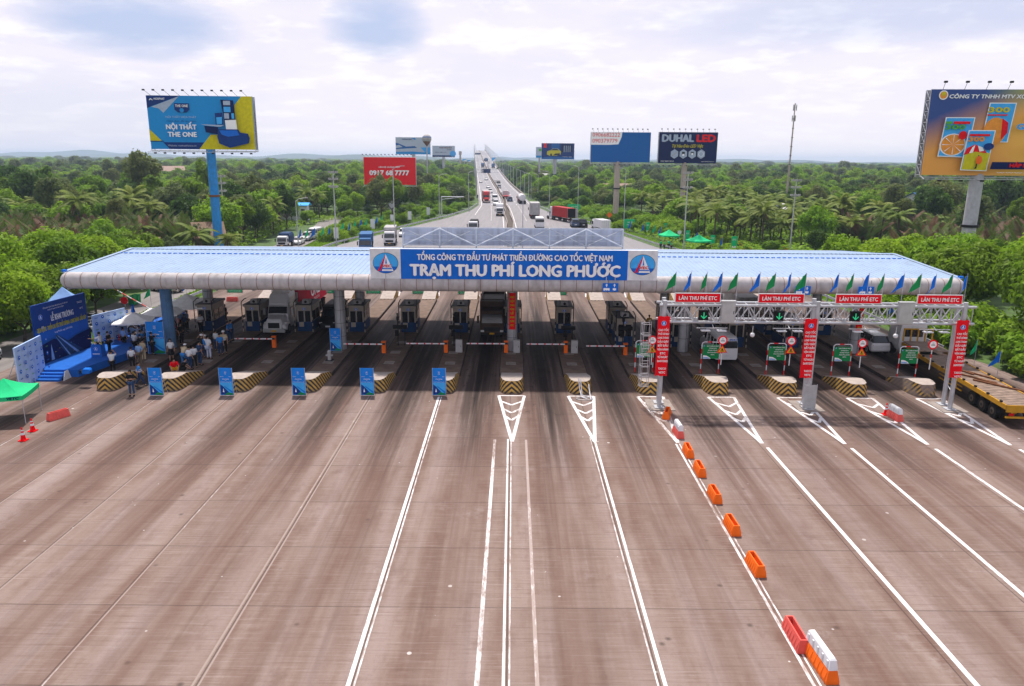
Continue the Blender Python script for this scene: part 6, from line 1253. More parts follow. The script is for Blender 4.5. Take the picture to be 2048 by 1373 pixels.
# ------------------------------------------------------------------ people
def P_(**k):
    J = dict(pel=(0, 0, .93), sp=(0, 0, 1.13), ch=(0, 0, 1.32), nb=(0, .0, 1.44), nk=(0, -.005, 1.50), h1=(0, -.02, 1.55), h2=(0, -.01, 1.62), h3=(0, 0, 1.70), ns=(0, -.105, 1.60),
             sL=(-.18, 0, 1.40), eL=(-.24, .02, 1.13), wL=(-.25, -.06, .90), sR=(.18, 0, 1.40), eR=(.24, .02, 1.13), wR=(.25, -.06, .90),
             hL=(-.09, 0, .90), kL=(-.11, -.02, .50), aL=(-.12, .02, .09), tL=(-.13, -.13, .04), hR=(.09, 0, .90), kR=(.11, -.02, .50), aR=(.12, .02, .09), tR=(.13, -.13, .04))
    J.update(k); return J
POSES = {'stand': P_(), 'walk': P_(kL=(-.10, -.18, .52), aL=(-.11, -.30, .10), tL=(-.11, -.45, .07), kR=(.10, .06, .50), aR=(.11, .30, .13), tR=(.11, .20, .04), eL=(-.25, .10, 1.14), wL=(-.26, .12, .92), eR=(.25, -.06, 1.14), wR=(.25, -.24, .98)),
         'phone': P_(eL=(-.23, -.05, 1.13), wL=(-.10, -.28, 1.18), eR=(.23, -.05, 1.13), wR=(.10, -.28, 1.20)), 'photo': P_(eL=(-.27, -.20, 1.42), wL=(-.08, -.30, 1.60), eR=(.27, -.20, 1.42), wR=(.08, -.30, 1.60)),
         'point': P_(eR=(.30, -.20, 1.30), wR=(.34, -.46, 1.32)), 'wave': P_(eR=(.38, -.05, 1.42), wR=(.40, -.08, 1.70)), 'hips': P_(eL=(-.36, .05, 1.16), wL=(-.17, -.04, 1.0), aR=(.2, .02, .09), tR=(.22, -.13, .04)),
         'crouch': P_(pel=(0, .15, .38), sp=(0, .06, .55), ch=(0, -.06, .73), nb=(0, -.12, .84), nk=(0, -.15, .89), h1=(0, -.20, .93), h2=(0, -.20, 1.0), h3=(0, -.18, 1.08), ns=(0, -.30, .97), sL=(-.18, -.08, .80), eL=(-.27, -.25, .58), wL=(-.2, -.42, .42), sR=(.18, -.08, .80), eR=(.27, -.25, .58), wR=(.2, -.42, .42), hL=(-.1, .14, .36), kL=(-.2, -.25, .48), aL=(-.14, .0, .09), tL=(-.15, -.15, .04), hR=(.1, .14, .36), kR=(.2, -.25, .48), aR=(.14, .0, .09), tR=(.15, -.15, .04)),
         'lean': P_(sp=(0, -.06, 1.12), ch=(0, -.18, 1.27), nb=(0, -.26, 1.35), nk=(0, -.30, 1.39), h1=(0, -.36, 1.40), h2=(0, -.38, 1.46), h3=(0, -.39, 1.54), ns=(0, -.47, 1.42), sL=(-.18, -.22, 1.32), eL=(-.23, -.34, 1.06), wL=(-.14, -.52, 1.02), sR=(.18, -.22, 1.32), eR=(.23, -.34, 1.06), wR=(.14, -.52, 1.02))}
RAD = dict(pel=.125, sp=.115, ch=.14, nb=.075, nk=.052, h1=.062, h2=.088, h3=.06, ns=.014, s=.058, e=.040, w=.026, h=.088, k=.055, a=.036, t=.033)
def skin(nodes, edges, rad, root, name):
    me = bpy.data.meshes.new(name); ks = list(nodes); ix = {k: i for i, k in enumerate(ks)}; me.from_pydata([nodes[k] for k in ks], [(ix[a], ix[b]) for a, b in edges], [])
    o = bpy.data.objects.new(name, me); COL.objects.link(o); md_ = o.modifiers.new('s', 'SKIN'); sv = me.skin_vertices[0].data
    for k in ks: rr = rad[k]; sv[ix[k]].radius = rr if isinstance(rr, tuple) else (rr, rr); sv[ix[k]].use_root = (k == root)
    o.modifiers.new('u', 'SUBSURF').levels = 1; dg = bpy.context.evaluated_depsgraph_get(); dg.update()
    m2 = bpy.data.meshes.new_from_object(o.evaluated_get(dg)); bpy.data.objects.remove(o); m2.name = name
    for p in m2.polygons: p.use_smooth = True
    return m2
def rad_of(k, gain=0.0):
    b_ = RAD.get(k, RAD.get(k[0])); b_ = b_+gain; return (b_*1.25, b_) if k in ('pel', 'sp', 'ch') else b_
BODY = {}
def pose_meshes(pn):
    if pn in BODY: return BODY[pn]
    J = dict(POSES[pn]); E = [('pel', 'sp'), ('sp', 'ch'), ('ch', 'nb'), ('nb', 'nk'), ('nk', 'h1'), ('h1', 'h2'), ('h2', 'h3'), ('h2', 'ns')]; rad = {}
    for s in 'LR': E += [('ch', 's'+s), ('s'+s, 'e'+s), ('e'+s, 'w'+s), ('pel', 'h'+s), ('h'+s, 'k'+s), ('k'+s, 'a'+s), ('a'+s, 't'+s)]
    for k in J: rad[k] = rad_of(k)
    for s in 'LR':     # palm, four fingers and a thumb
        w_, e_ = Vector(J['w'+s]), Vector(J['e'+s]); d = (w_-e_).normalized(); side = d.cross(Vector((0, 1, 0))); side = side.normalized() if side.length > .1 else Vector((1, 0, 0)); pm = w_+d*.06; J['p'+s] = tuple(pm); rad['p'+s] = (.034, .016); E.append(('w'+s, 'p'+s))
        for i in range(4): o_ = (i-1.5)*.019; k = f'f{s}{i}'; J[k] = tuple(pm+d*(.055+.03*(1.5-abs(i-1.5)))+side*o_+Vector((0, -.012, 0))); rad[k] = .0085; E.append(('p'+s, k))
        J['th'+s] = tuple(w_+d*.05+side*.045+Vector((0, -.03, 0))); rad['th'+s] = .009; E.append(('w'+s, 'th'+s))
    body = skin(J, E, rad, 'pel', 'body')
    sh = {k: J[k] for k in ('pel', 'sp', 'ch', 'nb', 'sL', 'sR')}; Es = [('pel', 'sp'), ('sp', 'ch'), ('ch', 'nb'), ('ch', 'sL'), ('ch', 'sR')]; rs_ = {k: rad_of(k, .022) for k in sh}; rs_['nb'] = .085
    for s in 'LR': m_ = Vector(J['s'+s]).lerp(Vector(J['e'+s]), .92); sh['m'+s] = tuple(m_); rs_['m'+s] = .062; Es.append(('s'+s, 'm'+s))
    shirt = skin(sh, Es, rs_, 'pel', 'shirt')
    tr = {k: J[k] for k in ('pel', 'hL', 'hR', 'kL', 'kR')}; Et = []; rt = {k: rad_of(k, .02) for k in tr}
    for s in 'LR': tr['a'+s] = tuple(Vector(J['a'+s])+Vector((0, 0, .03))); rt['a'+s] = .058; rt['k'+s] = .072; Et += [('pel', 'h'+s), ('h'+s, 'k'+s), ('k'+s, 'a'+s)]
    trou = skin(tr, Et, rt, 'pel', 'trousers')
    b = MB(); h2, h3 = Vector(J['h2']), Vector(J['h3']); c = (h2+h3)/2+Vector((0, .018, .008)); b.ball(tuple(c), (.092, .098, .095), 'hair', 12, 8)
    for s in 'LR': a = Vector(J['a'+s]); t2 = Vector(J['t'+s]); d = (t2-a); d.z = 0; b2 = a.lerp(t2, .55); 
    hair = b; sm_ = MB()
    for s in 'LR': a = Vector(J['a'+s]); t2 = Vector(J['t'+s]); m_ = (a+t2)/2; sm_.ball((m_.x, m_.y-.01, min(a.z, t2.z)-.0), (.05, .135, .05), 'dark', 10, 6)
    BODY[pn] = (body, shirt, trou, hair, sm_, J); return BODY[pn]
MC = {}
def mesh_with(me, mat, key):
    k = (key, mat)
    if k not in MC: m2 = me.copy(); m2.materials.clear(); m2.materials.append(MATS[mat]); MC[k] = m2
    return MC[k]
def person(x, y, z, rz, pose, top, bot, label, hat=None, sc=1.0, skirt=False, vest=None):
    body, shirt, trou, hair, shoe, J = pose_meshes(pose); r = T('person', label, 'person', (x, y, z), rz, None); r.scale = (sc, sc, sc)
    for n, me, m_ in (('body', body, 'skin'), ('shirt', shirt, top), ('trousers', trou, bot)):
        if n == 'trousers' and skirt: continue
        o = bpy.data.objects.new(n, mesh_with(me, m_, n+pose)); COL.objects.link(o); o.parent = r
    if skirt: b = MB(); b.cyl((0, 0, .98), (0, 0, .52), .15, bot, 14, .22, caps=False); b.build('skirt', r)
    hair.build('hair', r); shoe.build('shoes', r)
    if hat: b = MB(); c = Vector(J['h3']); b.ball((c.x, c.y, c.z-.01), (.115, .13, .085), hat, 14, 8); b.box(c.x-.08, c.y-.2, c.z-.03, c.x+.08, c.y-.08, c.z-.01, hat); b.build('hat', r)
    if vest:
        b = MB()
        for zz_ in (1.08, 1.2): b.cyl((0, 0, zz_), (0, 0, zz_+.05), .178, vest, 16, .178, caps=False)
        b.build('reflective_band', r)
    return r
A = PI
PP = [  # px, py, z, facing, pose, top, trousers, label, extras
 (265, 792, 0, .1, 'phone', 'black', 'jeans', 'man in black shirt and blue jeans walking towards the camera by the leftmost striped nose', {}),
 (281, 773, 0, A*.65, 'walk', 'shirt_bright', 'shirt_navy', 'man in blue vest with white bands striding behind the man in jeans', dict(vest='white')),
 (227, 749, 0, A*1.05, 'photo', 'shirt_white', 'black', 'photographer in white shirt with raised arms facing the stage', {}),
 (203, 712, .6, -A*.5, 'point', 'shirt_white', 'black', 'man in white shirt holding out his hand on the stage', {}),
 (220, 707, .6, A*.5, 'phone', 'black', 'black', 'person in dark suit holding flowers on the stage', {}),
 (250, 698, 0, A*.9, 'stand', 'shirt_blue', 'black', 'man in light blue shirt standing beside the end of the stage', {}),
 (266, 739, 0, A*1.1, 'stand', 'shirt_white', 'black', 'man in white shirt seen from behind, nearest the striped nose', {}),
 (281, 731, 0, A*.95, 'hips', 'shirt_blue', 'khaki', 'man in light blue shirt and brown trousers seen from behind', {}),
 (289, 724, 0, A*.9, 'stand', 'vest', 'vest', 'woman in beige clothes beside the man with brown trousers', {}),
 (306, 710, .28, A*.8, 'photo', 'black', 'black', 'man in black taking a picture left of the leftmost column', {}), (299, 704, .28, A*.7, 'phone', 'black', 'shirt_navy', 'man in black bending over a phone left of the leftmost column', {}),
 (344, 723, 0, .4, 'stand', 'shirt_white', 'black', 'woman in white top and dark skirt walking alone in the lane', dict(skirt=True)),
 (364, 690, .28, A*.4, 'stand', 'black', 'black', 'man in black standing before the first booth from the left', {}), (403, 668, .28, A*.3, 'phone', 'shirt_white', 'black', 'man in white shirt leaning at the first booth from the left', {}),
 (369, 733, .28, A, 'lean', 'vest', 'shirt_bright', 'worker with white helmet and beige vest bending forward on the second island', dict(hat='white')), (381, 740, .28, A*.9, 'stand', 'shirt_white', 'shirt_navy', 'photographer in white shirt with black straps seen from behind on the second island', {}),
 (390, 737, .28, A*1.15, 'phone', 'shirt_white', 'black', 'man in white shirt right of the photographer with black straps', {}), (401, 731, .28, A*.8, 'stand', 'shirt_navy', 'shirt_navy', 'woman in navy dress holding a bag on the second island', {}),
 (367, 747, .28, A*.6, 'crouch', 'black', 'black', 'person in black crouching at the front of the second island', {}), (350, 748, .28, .5, 'crouch', 'banner_red', 'yellow', 'person in red and yellow jacket crouching behind the second nose', {}),
 (407, 716, .28, A*1.2, 'photo', 'black', 'skin', 'man in black with white cap taking a picture on the second island', dict(hat='white')), (413, 716, .28, A, 'stand', 'shirt_bright', 'shirt_navy', 'man in blue with white cap on the second island', dict(hat='white')),
 (419, 719, .28, A*.9, 'wave', 'shirt_white', 'pale_skirt', 'man in white shirt waving one arm on the second island', {}), (434, 702, .28, A*.9, 'stand', 'shirt_white', 'shirt_navy', 'man in white shirt right of the waving man', {}),
 (442, 711, .28, .5, 'stand', 'shirt_bright', 'shirt_navy', 'man in bright blue shirt beside the worker in a pale vest', {}), (450, 708, .28, .2, 'stand', 'vest', 'black', 'worker with white helmet and pale vest right of the bright blue shirt', dict(hat='white', vest='white')),
 (458, 685, .28, A*.6, 'hips', 'shirt_bright', 'shirt_navy', 'man in blue shirt at the left of a pair near the second booth', {}), (464, 682, .28, A*.5, 'stand', 'shirt_bright', 'shirt_navy', 'man in blue shirt at the right of a pair near the second booth', {}),
 (442, 648, 0, .6, 'phone', 'black', 'black', 'man in black standing on the sunlit road beyond the booths, left of two', {}), (452, 645, 0, -.6, 'hips', 'black', 'black', 'man in black standing on the sunlit road beyond the booths, right of two', {}),
 (206, 645, 0, A*.6, 'crouch', 'shirt_white', 'black', 'man in white shirt sitting by the parked motorbikes', {}), (1297, 668, .28, .3, 'stand', 'yellow', 'black', 'worker in yellow vest standing beyond the caged ladder', dict(vest='white')),
]
cols = ['shirt_blue', 'shirt_white', 'shirt_blue', 'shirt_bright', 'black', 'shirt_blue', 'shirt_white', 'pink', 'shirt_blue', 'shirt_navy']
rr = random.Random(11)
crowd = [(284, 712), (272, 708), (284, 702), (301, 692), (296, 700), (268, 692), (281, 693), (288, 699), (293, 693), (297, 689), (286, 687), (304, 696), (309, 690), (300, 682), (292, 680), (313, 703), (318, 709)]
crowd.sort()
for i, (px, py) in enumerate(crowd): PP.append((px, py, 0 if px < 297 else .2, rr.uniform(.3, 1.5)*A, rr.choice(['stand', 'phone', 'hips', 'photo']), cols[i % 10], rr.choice(['black', 'shirt_navy', 'khaki']), f'guest in {dict(shirt_blue="light blue", shirt_white="white", shirt_bright="bright blue", black="black", pink="pink", shirt_navy="navy")[cols[i % 10]]} shirt, {nm[i]} from the left in the crowd by the stage', {}))
for i, (px, py) in enumerate(sorted(((346, 672), (352, 666), (358, 670), (364, 662), (371, 668), (340, 665), (376, 660), (349, 660)))): PP.append((px, py, .1, rr.uniform(0, 2)*A, rr.choice(['stand', 'phone', 'hips']), cols[(i+3) % 10], 'black', f'guest under the large white tent, {nm[i]} from the left', {}))
for i, (px, py) in enumerate(((1321, 500), (1328, 501), (1342, 503), (1337, 500))): PP.append((px, py, 0, rr.uniform(0, 2)*A, 'stand', 'tent_green', 'black', f'person in green shirt at the far green tent, {nm[i]} from the left', {}))
for px, py, z, rz, po, tc, bc, lb, ex in PP:
    q = G(px, py, z); lw = lb.split(); person(q[0], q[1], z, rz, po, tc, bc, ' '.join(lw[:16]), ex.get('hat'), rr.uniform(1.1, 1.2), ex.get('skirt', False), ex.get('vest'))
#PART6
# ------------------------------------------------------------------ vegetation
def leaf_mat(name, a, b, dry=None, tr=.42):
    m = bpy.data.materials.new(name); m.use_nodes = True; MATS[name] = m
    t = NT(m.node_tree); oc = t.n('ShaderNodeTexCoord').outputs[3]; oi = t.n('ShaderNodeObjectInfo').outputs['Random']
    n = t.noise(oc, .55, 3.0); f = t.noise(oc, 3.5, 2.0)
    c = t.mix(t.ramp(n, .38, .62), tuple(v*.75 for v in a), b); c = t.mix(t.m('MULTIPLY', oi, .55), c, tuple(v*k for v, k in zip(b, (1.35, 1.0, .7)))); c = t.mix(t.m('MULTIPLY', t.ramp(f, .55, .8), .4), c, tuple(min(1, v*1.5) for v in b))
    if dry: c = t.mix(t.m('MULTIPLY', t.ramp(t.noise(oc, 1.3, 3.0), .48, .62), .85), c, dry)
    d = t.n('ShaderNodeBsdfPrincipled', None, Base_Color=c, Roughness=.55); d.inputs['Specular IOR Level'].default_value = .12
    tl_ = t.n('ShaderNodeBsdfTranslucent', None, Color=t.mix(.5, c, tuple(min(1, v*1.3) for v in b)))
    t.n('ShaderNodeOutputMaterial', None, Surface=t.n('ShaderNodeMixShader', None, i0=tr, i1=d, i2=tl_))
leaf_mat('leaf_bright', (.11, .25, .008), (.24, .42, .02)); leaf_mat('leaf_mid', (.055, .145, .008), (.15, .28, .018)); leaf_mat('leaf_dark', (.02, .065, .010), (.065, .14, .018))
leaf_mat('leaf_grey', (.07, .12, .035), (.14, .19, .055)); leaf_mat('leaf_palm', (.07, .14, .015), (.19, .27, .05), tr=.25); leaf_mat('leaf_nipa', (.035, .085, .012), (.10, .18, .03), (.17, .10, .07), tr=.2); leaf_mat('leaf_dry', (.10, .06, .045), (.18, .11, .08), tr=.15)
leaf_mat('leaf_shrub', (.10, .24, .012), (.22, .40, .03))
def leaves_mesh(name, P, N, size, mat, rs, extra=None):
    n = len(P); t_ = rs.normal(size=(n, 3)); t_ -= (t_*N).sum(1, keepdims=True)*N; t_ /= np.linalg.norm(t_, axis=1, keepdims=True)+1e-9; b_ = np.cross(N, t_)
    s = size*rs.uniform(.55, 1.35, (n, 1)); k = rs.uniform(.35, .6, (n, 1))
    V = np.stack([P-t_*s, P+b_*s*k+N*s*.12, P+t_*s, P-b_*s*k+N*s*.12], 1).reshape(-1, 3)
    me = bpy.data.meshes.new(name); me.vertices.add(4*n); me.vertices.foreach_set('co', V.astype(np.float32).ravel()); me.loops.add(4*n); me.loops.foreach_set('vertex_index', np.arange(4*n, dtype=np.int32)); me.polygons.add(n)
    me.polygons.foreach_set('loop_start', np.arange(0, 4*n, 4, dtype=np.int32)); me.polygons.foreach_set('loop_total', np.full(n, 4, dtype=np.int32)); me.materials.append(MATS[mat]); me.update(calc_edges=True); return me
def crown(name, seed, Rr, z0, z1, nl, lobes, size, mat, flat=1.0):
    rs = np.random.default_rng(seed); zc = (z0+z1)/2; hz_ = (z1-z0)/2; C = []
    for i in range(lobes):
        d = rs.normal(size=3); d /= np.linalg.norm(d); d[2] = abs(d[2])*1.0-.25 if i > 2 else d[2]*.2; rr = rs.uniform(.45, .8)
        C.append((d[0]*Rr*rr, d[1]*Rr*rr, zc+d[2]*hz_*rr, Rr*rs.uniform(.20, .42)))
    C.append((0, 0, zc, Rr*.55)); C = np.array(C); w_ = C[:, 3]**2; idx = rs.choice(len(C), nl, p=w_/w_.sum()); D = rs.normal(size=(nl, 3)); D[:, 2] += .25; D /= np.linalg.norm(D, axis=1, keepdims=True)
    rad = C[idx, 3:4]*(1-.38*rs.random((nl, 1))**1.8)*(1+.16*rs.normal(size=(nl, 1))); P = C[idx, :3]+D*rad*np.array([1, 1, flat]); N = D+rs.normal(size=(nl, 3))*.55; N[:, 2] += .3; N /= np.linalg.norm(N, axis=1, keepdims=True)
    P[:, 2] = np.maximum(P[:, 2], z0*.6+.1); return leaves_mesh(name, P, N, size, mat, rs)
def trunk_mesh(seed, h, r0, Rr, multi=5):
    rr = random.Random(seed); b = MB(); top = (rr.uniform(-.3, .3), rr.uniform(-.3, .3), h); b.cyl((0, 0, -.1), top, r0, 'bark', 8, r0*.6)
    for i in range(multi):
        a = i*2*PI/multi+rr.uniform(-.4, .4); e = (top[0]+math.cos(a)*Rr*.6, top[1]+math.sin(a)*Rr*.6, h+Rr*rr.uniform(.4, .8)); mid_ = tuple(Vector(top).lerp(Vector(e), .5)+Vector((0, 0, -.15))); b.cyl(top, mid_, r0*.45, 'bark', 6, r0*.3); b.cyl(mid_, e, r0*.3, 'bark', 6, r0*.1)
    return b
def make_tree(name, label, cat, group, seed, Rr, z0, z1, nl, lobes, size, mat, r0=.22):
    r = T(name, label, cat, (0, 0, 0), 0, group); trunk_mesh(seed, z0+.5, r0, Rr).build('trunk', r); o = bpy.data.objects.new('crown', crown('crown', seed, Rr, z0, z1, nl, lobes, size, mat)); COL.objects.link(o); o.parent = r; return r
def frond(b, base, az, elev, L, droop, mat, nleaf=20, lw=.07, ll=.75, hang=.5, rr=None):
    pts = []; p = Vector(base); el = elev
    for i in range(9):
        pts.append(p.copy()); p = p+Vector((math.cos(az)*math.cos(el), math.sin(az)*math.cos(el), math.sin(el)))*(L/8); el -= droop/8
    for a, c in zip(pts, pts[1:]): b.cyl(a, c, .035, mat, 4, caps=False)
    side = Vector((-math.sin(az), math.cos(az), 0))
    for i in range(nleaf):
        f = .12+.88*i/nleaf; k = f*8; j = min(7, int(k)); q = pts[j].lerp(pts[j+1], k-j); dr = (pts[j+1]-pts[j]).normalized(); l = ll*math.sin(PI*(.15+.8*f))*(1+rr.uniform(-.15, .15))
        for s in (-1, 1):
            d = (side*s*.8+dr*.55+Vector((0, 0, -hang))).normalized()*l; w_ = dr*lw; b.add([q-w_, q+w_, q+d*.6+w_*.8+Vector((0, 0, .02)), q+d, q+d*.6-w_*.8], [(0, 1, 2, 3, 4)], mat)
def make_palm(label, group, seed, h, n=17, L=3.8, mat='leaf_palm', name='coconut_palm', cat='palm'):
    rr = random.Random(seed); r = T(name, label, cat, (0, 0, 0), 0, group); b = MB(); p = Vector((0, 0, -.1)); lean = Vector((rr.uniform(-.12, .12), rr.uniform(-.12, .12), 1))
    for i in range(7): q = p+lean*(h/7); b.cyl(p, q, .19-.01*i, 'bark', 8, .18-.01*i, caps=False); p = q; lean.x *= .9; lean.y *= .9
    b.build('trunk', r); b = MB()
    for i in range(n):
        el = rr.uniform(-.15, 1.25); frond(b, p, i*2.4+rr.uniform(-.2, .2), el, L*rr.uniform(.85, 1.1), 1.5 if el > .3 else 1.0, mat, 22, .10, .85, .5, rr)
    for i in range(2): frond(b, p, rr.uniform(0, 6), -.6, L*.7, .7, 'leaf_dry', 14, .07, .6, .7, rr)
    for i in range(6): a = i; b.ball((p.x+.25*math.cos(a), p.y+.25*math.sin(a), p.z-.15), .14, 'leaf_mid', 6, 4)
    b.build('crown', r); return r
def make_nipa(label, group, seed, n=16, L=6.8):
    rr = random.Random(seed); r = T('nipa_palm', label, 'palm', (0, 0, 0), 0, group); b = MB()
    for i in range(n): frond(b, (rr.uniform(-.8, .8), rr.uniform(-.8, .8), 0), i*2.4, rr.uniform(.95, 1.45), L*rr.uniform(.75, 1.1), rr.uniform(.35, .9), 'leaf_nipa' if i % 4 else 'leaf_dry', 30, .07, 1.0, -.05, rr)
    b.build('frond_cluster', r); return r
GT = 'broadleaf trees round the toll plaza'; GP = 'coconut palms among the trees'; GN_ = 'erect stemless palms in the wetland'; GS = 'bushes along the road'
LBT = {'b': 'bright green rounded broadleaf tree in the green belt round the toll plaza', 'm': 'mid green broadleaf tree in the green belt round the toll plaza', 'd': 'dark green dense broadleaf tree in the green belt round the toll plaza', 'g': 'grey green loose tree in the green belt round the toll plaza', 'n': 'large dense leafy tree close beside the toll canopy'}
protoT = {}
for key, mat, seeds in (('b', 'leaf_bright', (1, 2)), ('m', 'leaf_mid', (3, 4)), ('d', 'leaf_dark', (5, 6)), ('g', 'leaf_grey', (7,))):
    protoT[key] = [('tree', LBT[key], 'tree', GT, s, 3.6+.3*(s % 3), 1.6, 7.4+.5*(s % 2), 5200, 13+s, .30, mat) for s in seeds]
protoT['m'].append(('tree', LBT['m'], 'tree', GT, 13, 2.3, 2.0, 9.8, 4600, 18, .28, 'leaf_mid')); protoT['g'].append(('tree', LBT['g'], 'tree', GT, 14, 3.0, 2.6, 9.2, 2600, 15, .30, 'leaf_grey')); protoT['d'].append(('tree', LBT['d'], 'tree', GT, 15, 2.6, 1.2, 8.2, 5200, 18, .28, 'leaf_dark'))
protoT['n'] = [('tree', LBT['n'], 'tree', GT, 21, 4.4, 1.6, 8.6, 12000, 24, .27, 'leaf_mid'), ('tree', LBT['n'], 'tree', GT, 22, 4.2, 1.4, 8.2, 12000, 22, .27, 'leaf_bright')]
made = {}
def put_tree(kind, x, y, sc, label=None, szz=1.0):
    v = rs6.integers(len(protoT[kind])); k = (kind, int(v)); rot = float(rs6.uniform(0, 6.28)); s3 = (sc, sc, sc*szz)
    if k not in made: r = make_tree(*protoT[kind][v]); made[k] = r; r.location = (x, y, -.1); r.rotation_euler = (0, 0, rot); r.scale = s3
    else: r = copy_tree(made[k], (x, y, -.1), rot, LBT[kind], None, s3)
    if label: r['label'] = label
    return r
rs6 = np.random.default_rng(66)
_ly = [40, 70, 150, 185, 230, 258, 290]; _lx = [-53, -52, -51.5, -54, -46, -30, -20]
def left_lim(Y): return float(np.interp(Y, _ly, _lx)) if Y < 290 else float(smooth_BS(min(Y, 1600))[1]-5)
_ry = [40, 62, 74, 92, 112, 126, 152, 188, 221, 254, 290]; _rx = [44, 44, 42.5, 42.5, 41, 38.5, 33, 27.5, 22, 16, 12]
def right_lim(Y): return float(np.interp(Y, _ry, _rx)) if Y < 290 else float(smooth_BS(min(Y, 1600))[3]+4)
def inview(x, y, m_=6): return abs(x) < .70*y+m_+2
count = 0
def blocked(x, y):
    for bx, by, rr_ in ((-64, 135, 3), (64.5, 102, 3), (-34, 233, 4)):
        if (x-bx)**2+(y-by)**2 < rr_**2: return True
    return False
used_xy = []
def free(x, y, d):
    for a, c, e in used_xy:
        if abs(a-x) < d and abs(c-y) < d and (a-x)**2+(c-y)**2 < (max(d, e)*.9)**2: return False
    used_xy.append((x, y, d)); return True
# hand placed near trees
for x, y, k, s in ((-56, 63, 'n', 1.0), (-61, 72, 'n', 1.05), (-55, 78, 'n', .95), (-63, 84, 'n', 1.0), (-56, 90, 'n', .9), (-54.5, 98, 'n', .85), (-53.5, 106, 'n', .82), (-57, 54, 'n', .9), (-66, 63, 'n', .95), (-62, 98, 'n', .9), (-71, 78, 'n', 1.0), (-46.5, 60, 'n', .78), (-45.2, 66.5, 'n', .72), (-45.6, 73, 'n', .72), (-46, 80, 'n', .7), (-46.5, 87, 'n', .68), (-44.6, 56, 'n', .72), (-48.5, 49, 'n', .75), (-50, 66, 'n', .9), (-48.6, 73, 'n', .75), (-50.8, 84, 'n', .85), (-51.2, 91, 'n', .8), (-50, 53, 'n', .8), (-51, 99, 'n', .72), (-60, 110, 'b', .9), (-66, 104, 'n', .8),
                   (47, 77, 'n', 1.05), (52, 70, 'n', 1.1), (57, 80, 'n', 1.1), (50, 86, 'n', .95), (48, 96, 'n', .9), (62, 72, 'n', 1.0), (56, 92, 'n', .9), (49, 66, 'n', 1.0), (60, 64, 'n', 1.0), (47.5, 106, 'b', .8), (66, 84, 'n', 1.0), (55, 104, 'b', .85), (63, 96, 'b', .8), (52, 60, 'd', .85), (58, 56, 'd', .8)):
    free(x, y, 4*s); put_tree(k, x, y, s, None, 1.0+.22*abs(math.sin(x*3.1+y)))
# shrubs
protoS = {}; madeS = {}
def put_shrub(kind, x, y, sc):
    k = kind
    if k not in madeS:
        r = T('bush', {'s': 'bright green leafy bush along the road', 'f': 'green bush dotted with small orange flowers', 'v': 'low mound of vines and leaves'}[kind], 'bush', (0, 0, 0), 0, GS); sd = {'s': 31, 'f': 32, 'v': 33}[kind]; R_, h_ = {'s': (1.7, 2.7), 'f': (1.6, 2.0), 'v': (2.6, 1.7)}[kind]
        o = bpy.data.objects.new('foliage', crown('foliage', sd, R_, .1, h_, 2600, 10, .2, 'leaf_shrub' if kind != 'v' else 'leaf_bright')); COL.objects.link(o); o.parent = r
        if kind == 'f':
            b = MB(); rr = random.Random(4)
            for i in range(40): a = rr.uniform(0, 6.28); q_ = rr.uniform(.3, 1.6); b.ball((q_*math.cos(a), q_*math.sin(a), 1.0+rr.uniform(.2, 1.1)*(1-q_/2.4)), .09, 'orange', 5, 3)
            b.build('blossom', r)
        madeS[k] = r; r.location = (x, y, -.1); r.scale = (sc, sc, sc); return r
    return copy_tree(madeS[k], (x, y, -.1), float(rs6.uniform(0, 6.28)), None, None, (sc, sc, sc*float(rs6.uniform(.8, 1.2))))
ns = 0
cand = []
for x, y, s_ in ((41.6, 66, 1.0), (42.5, 61, 1.25), (43.5, 56.5, 1.4), (42.5, 53, 1.1), (45.5, 52, 1.3), (46, 60, 1.5), (47.5, 56, 1.5), (44.8, 65, 1.3), (41.8, 57.8, .8), (40.9, 69.5, .9), (42, 72.5, 1.1), (45, 70, 1.5), (43.5, 48.5, 1.2), (41.9, 50.3, .8), (49, 51, 1.5), (49.5, 62, 1.6)): free(x, y, 1.2); put_shrub('s', x, y, s_)
for _ in range(9000):
    Y = rs6.uniform(44, 290); side = rs6.choice((-1, 1))
    if side > 0: x = right_lim(Y)+rs6.uniform(0, 16 if Y > 100 else 7)
    elif Y > 118: al = float(np.interp(Y, [a[1] for a in AL], [a[0] for a in AL])); sl_ = float(np.interp(Y, [40, 150, 185, 230, 290], [-41.5, -41.5, -43.5, -50, -60])); x = rs6.uniform(max(sl_, al-26)+1.5, al-2.6) if al-2.6 > sl_+1.5 else 1e9
    else: x = left_lim(Y)-rs6.uniform(-1, 4)
    if x < 1e8 and inview(x, Y, 0) and not (side < 0 and Y < 118 and Y > 88 and x > -52): cand.append((Y, x, side))
for Y, x, side in cand:
    if ns >= 290: break
    d = 1.5 if Y < 120 else 2.0
    if blocked(x, Y) or (side < 0 and 122 < Y < 156 and x < -37.6): continue
    for px_, py_ in ((28.3+1.2, 153), (31, 143)):
        if abs(x-px_) < 4 and abs(Y-py_) < 5: break
    else:
        if free(x, Y, d):
            big = .55 if (side > 0 and 120 < Y < 165) else 1.0
            put_shrub(('f' if 110 < Y < 170 and rs6.random() < .45 else ('v' if rs6.random() < .3 else 's')) if side > 0 else ('v' if rs6.random() < .35 else 's'), x, Y, float(rs6.uniform(.6, 1.15))*(1.0 if side < 0 else big+.25)); ns += 1
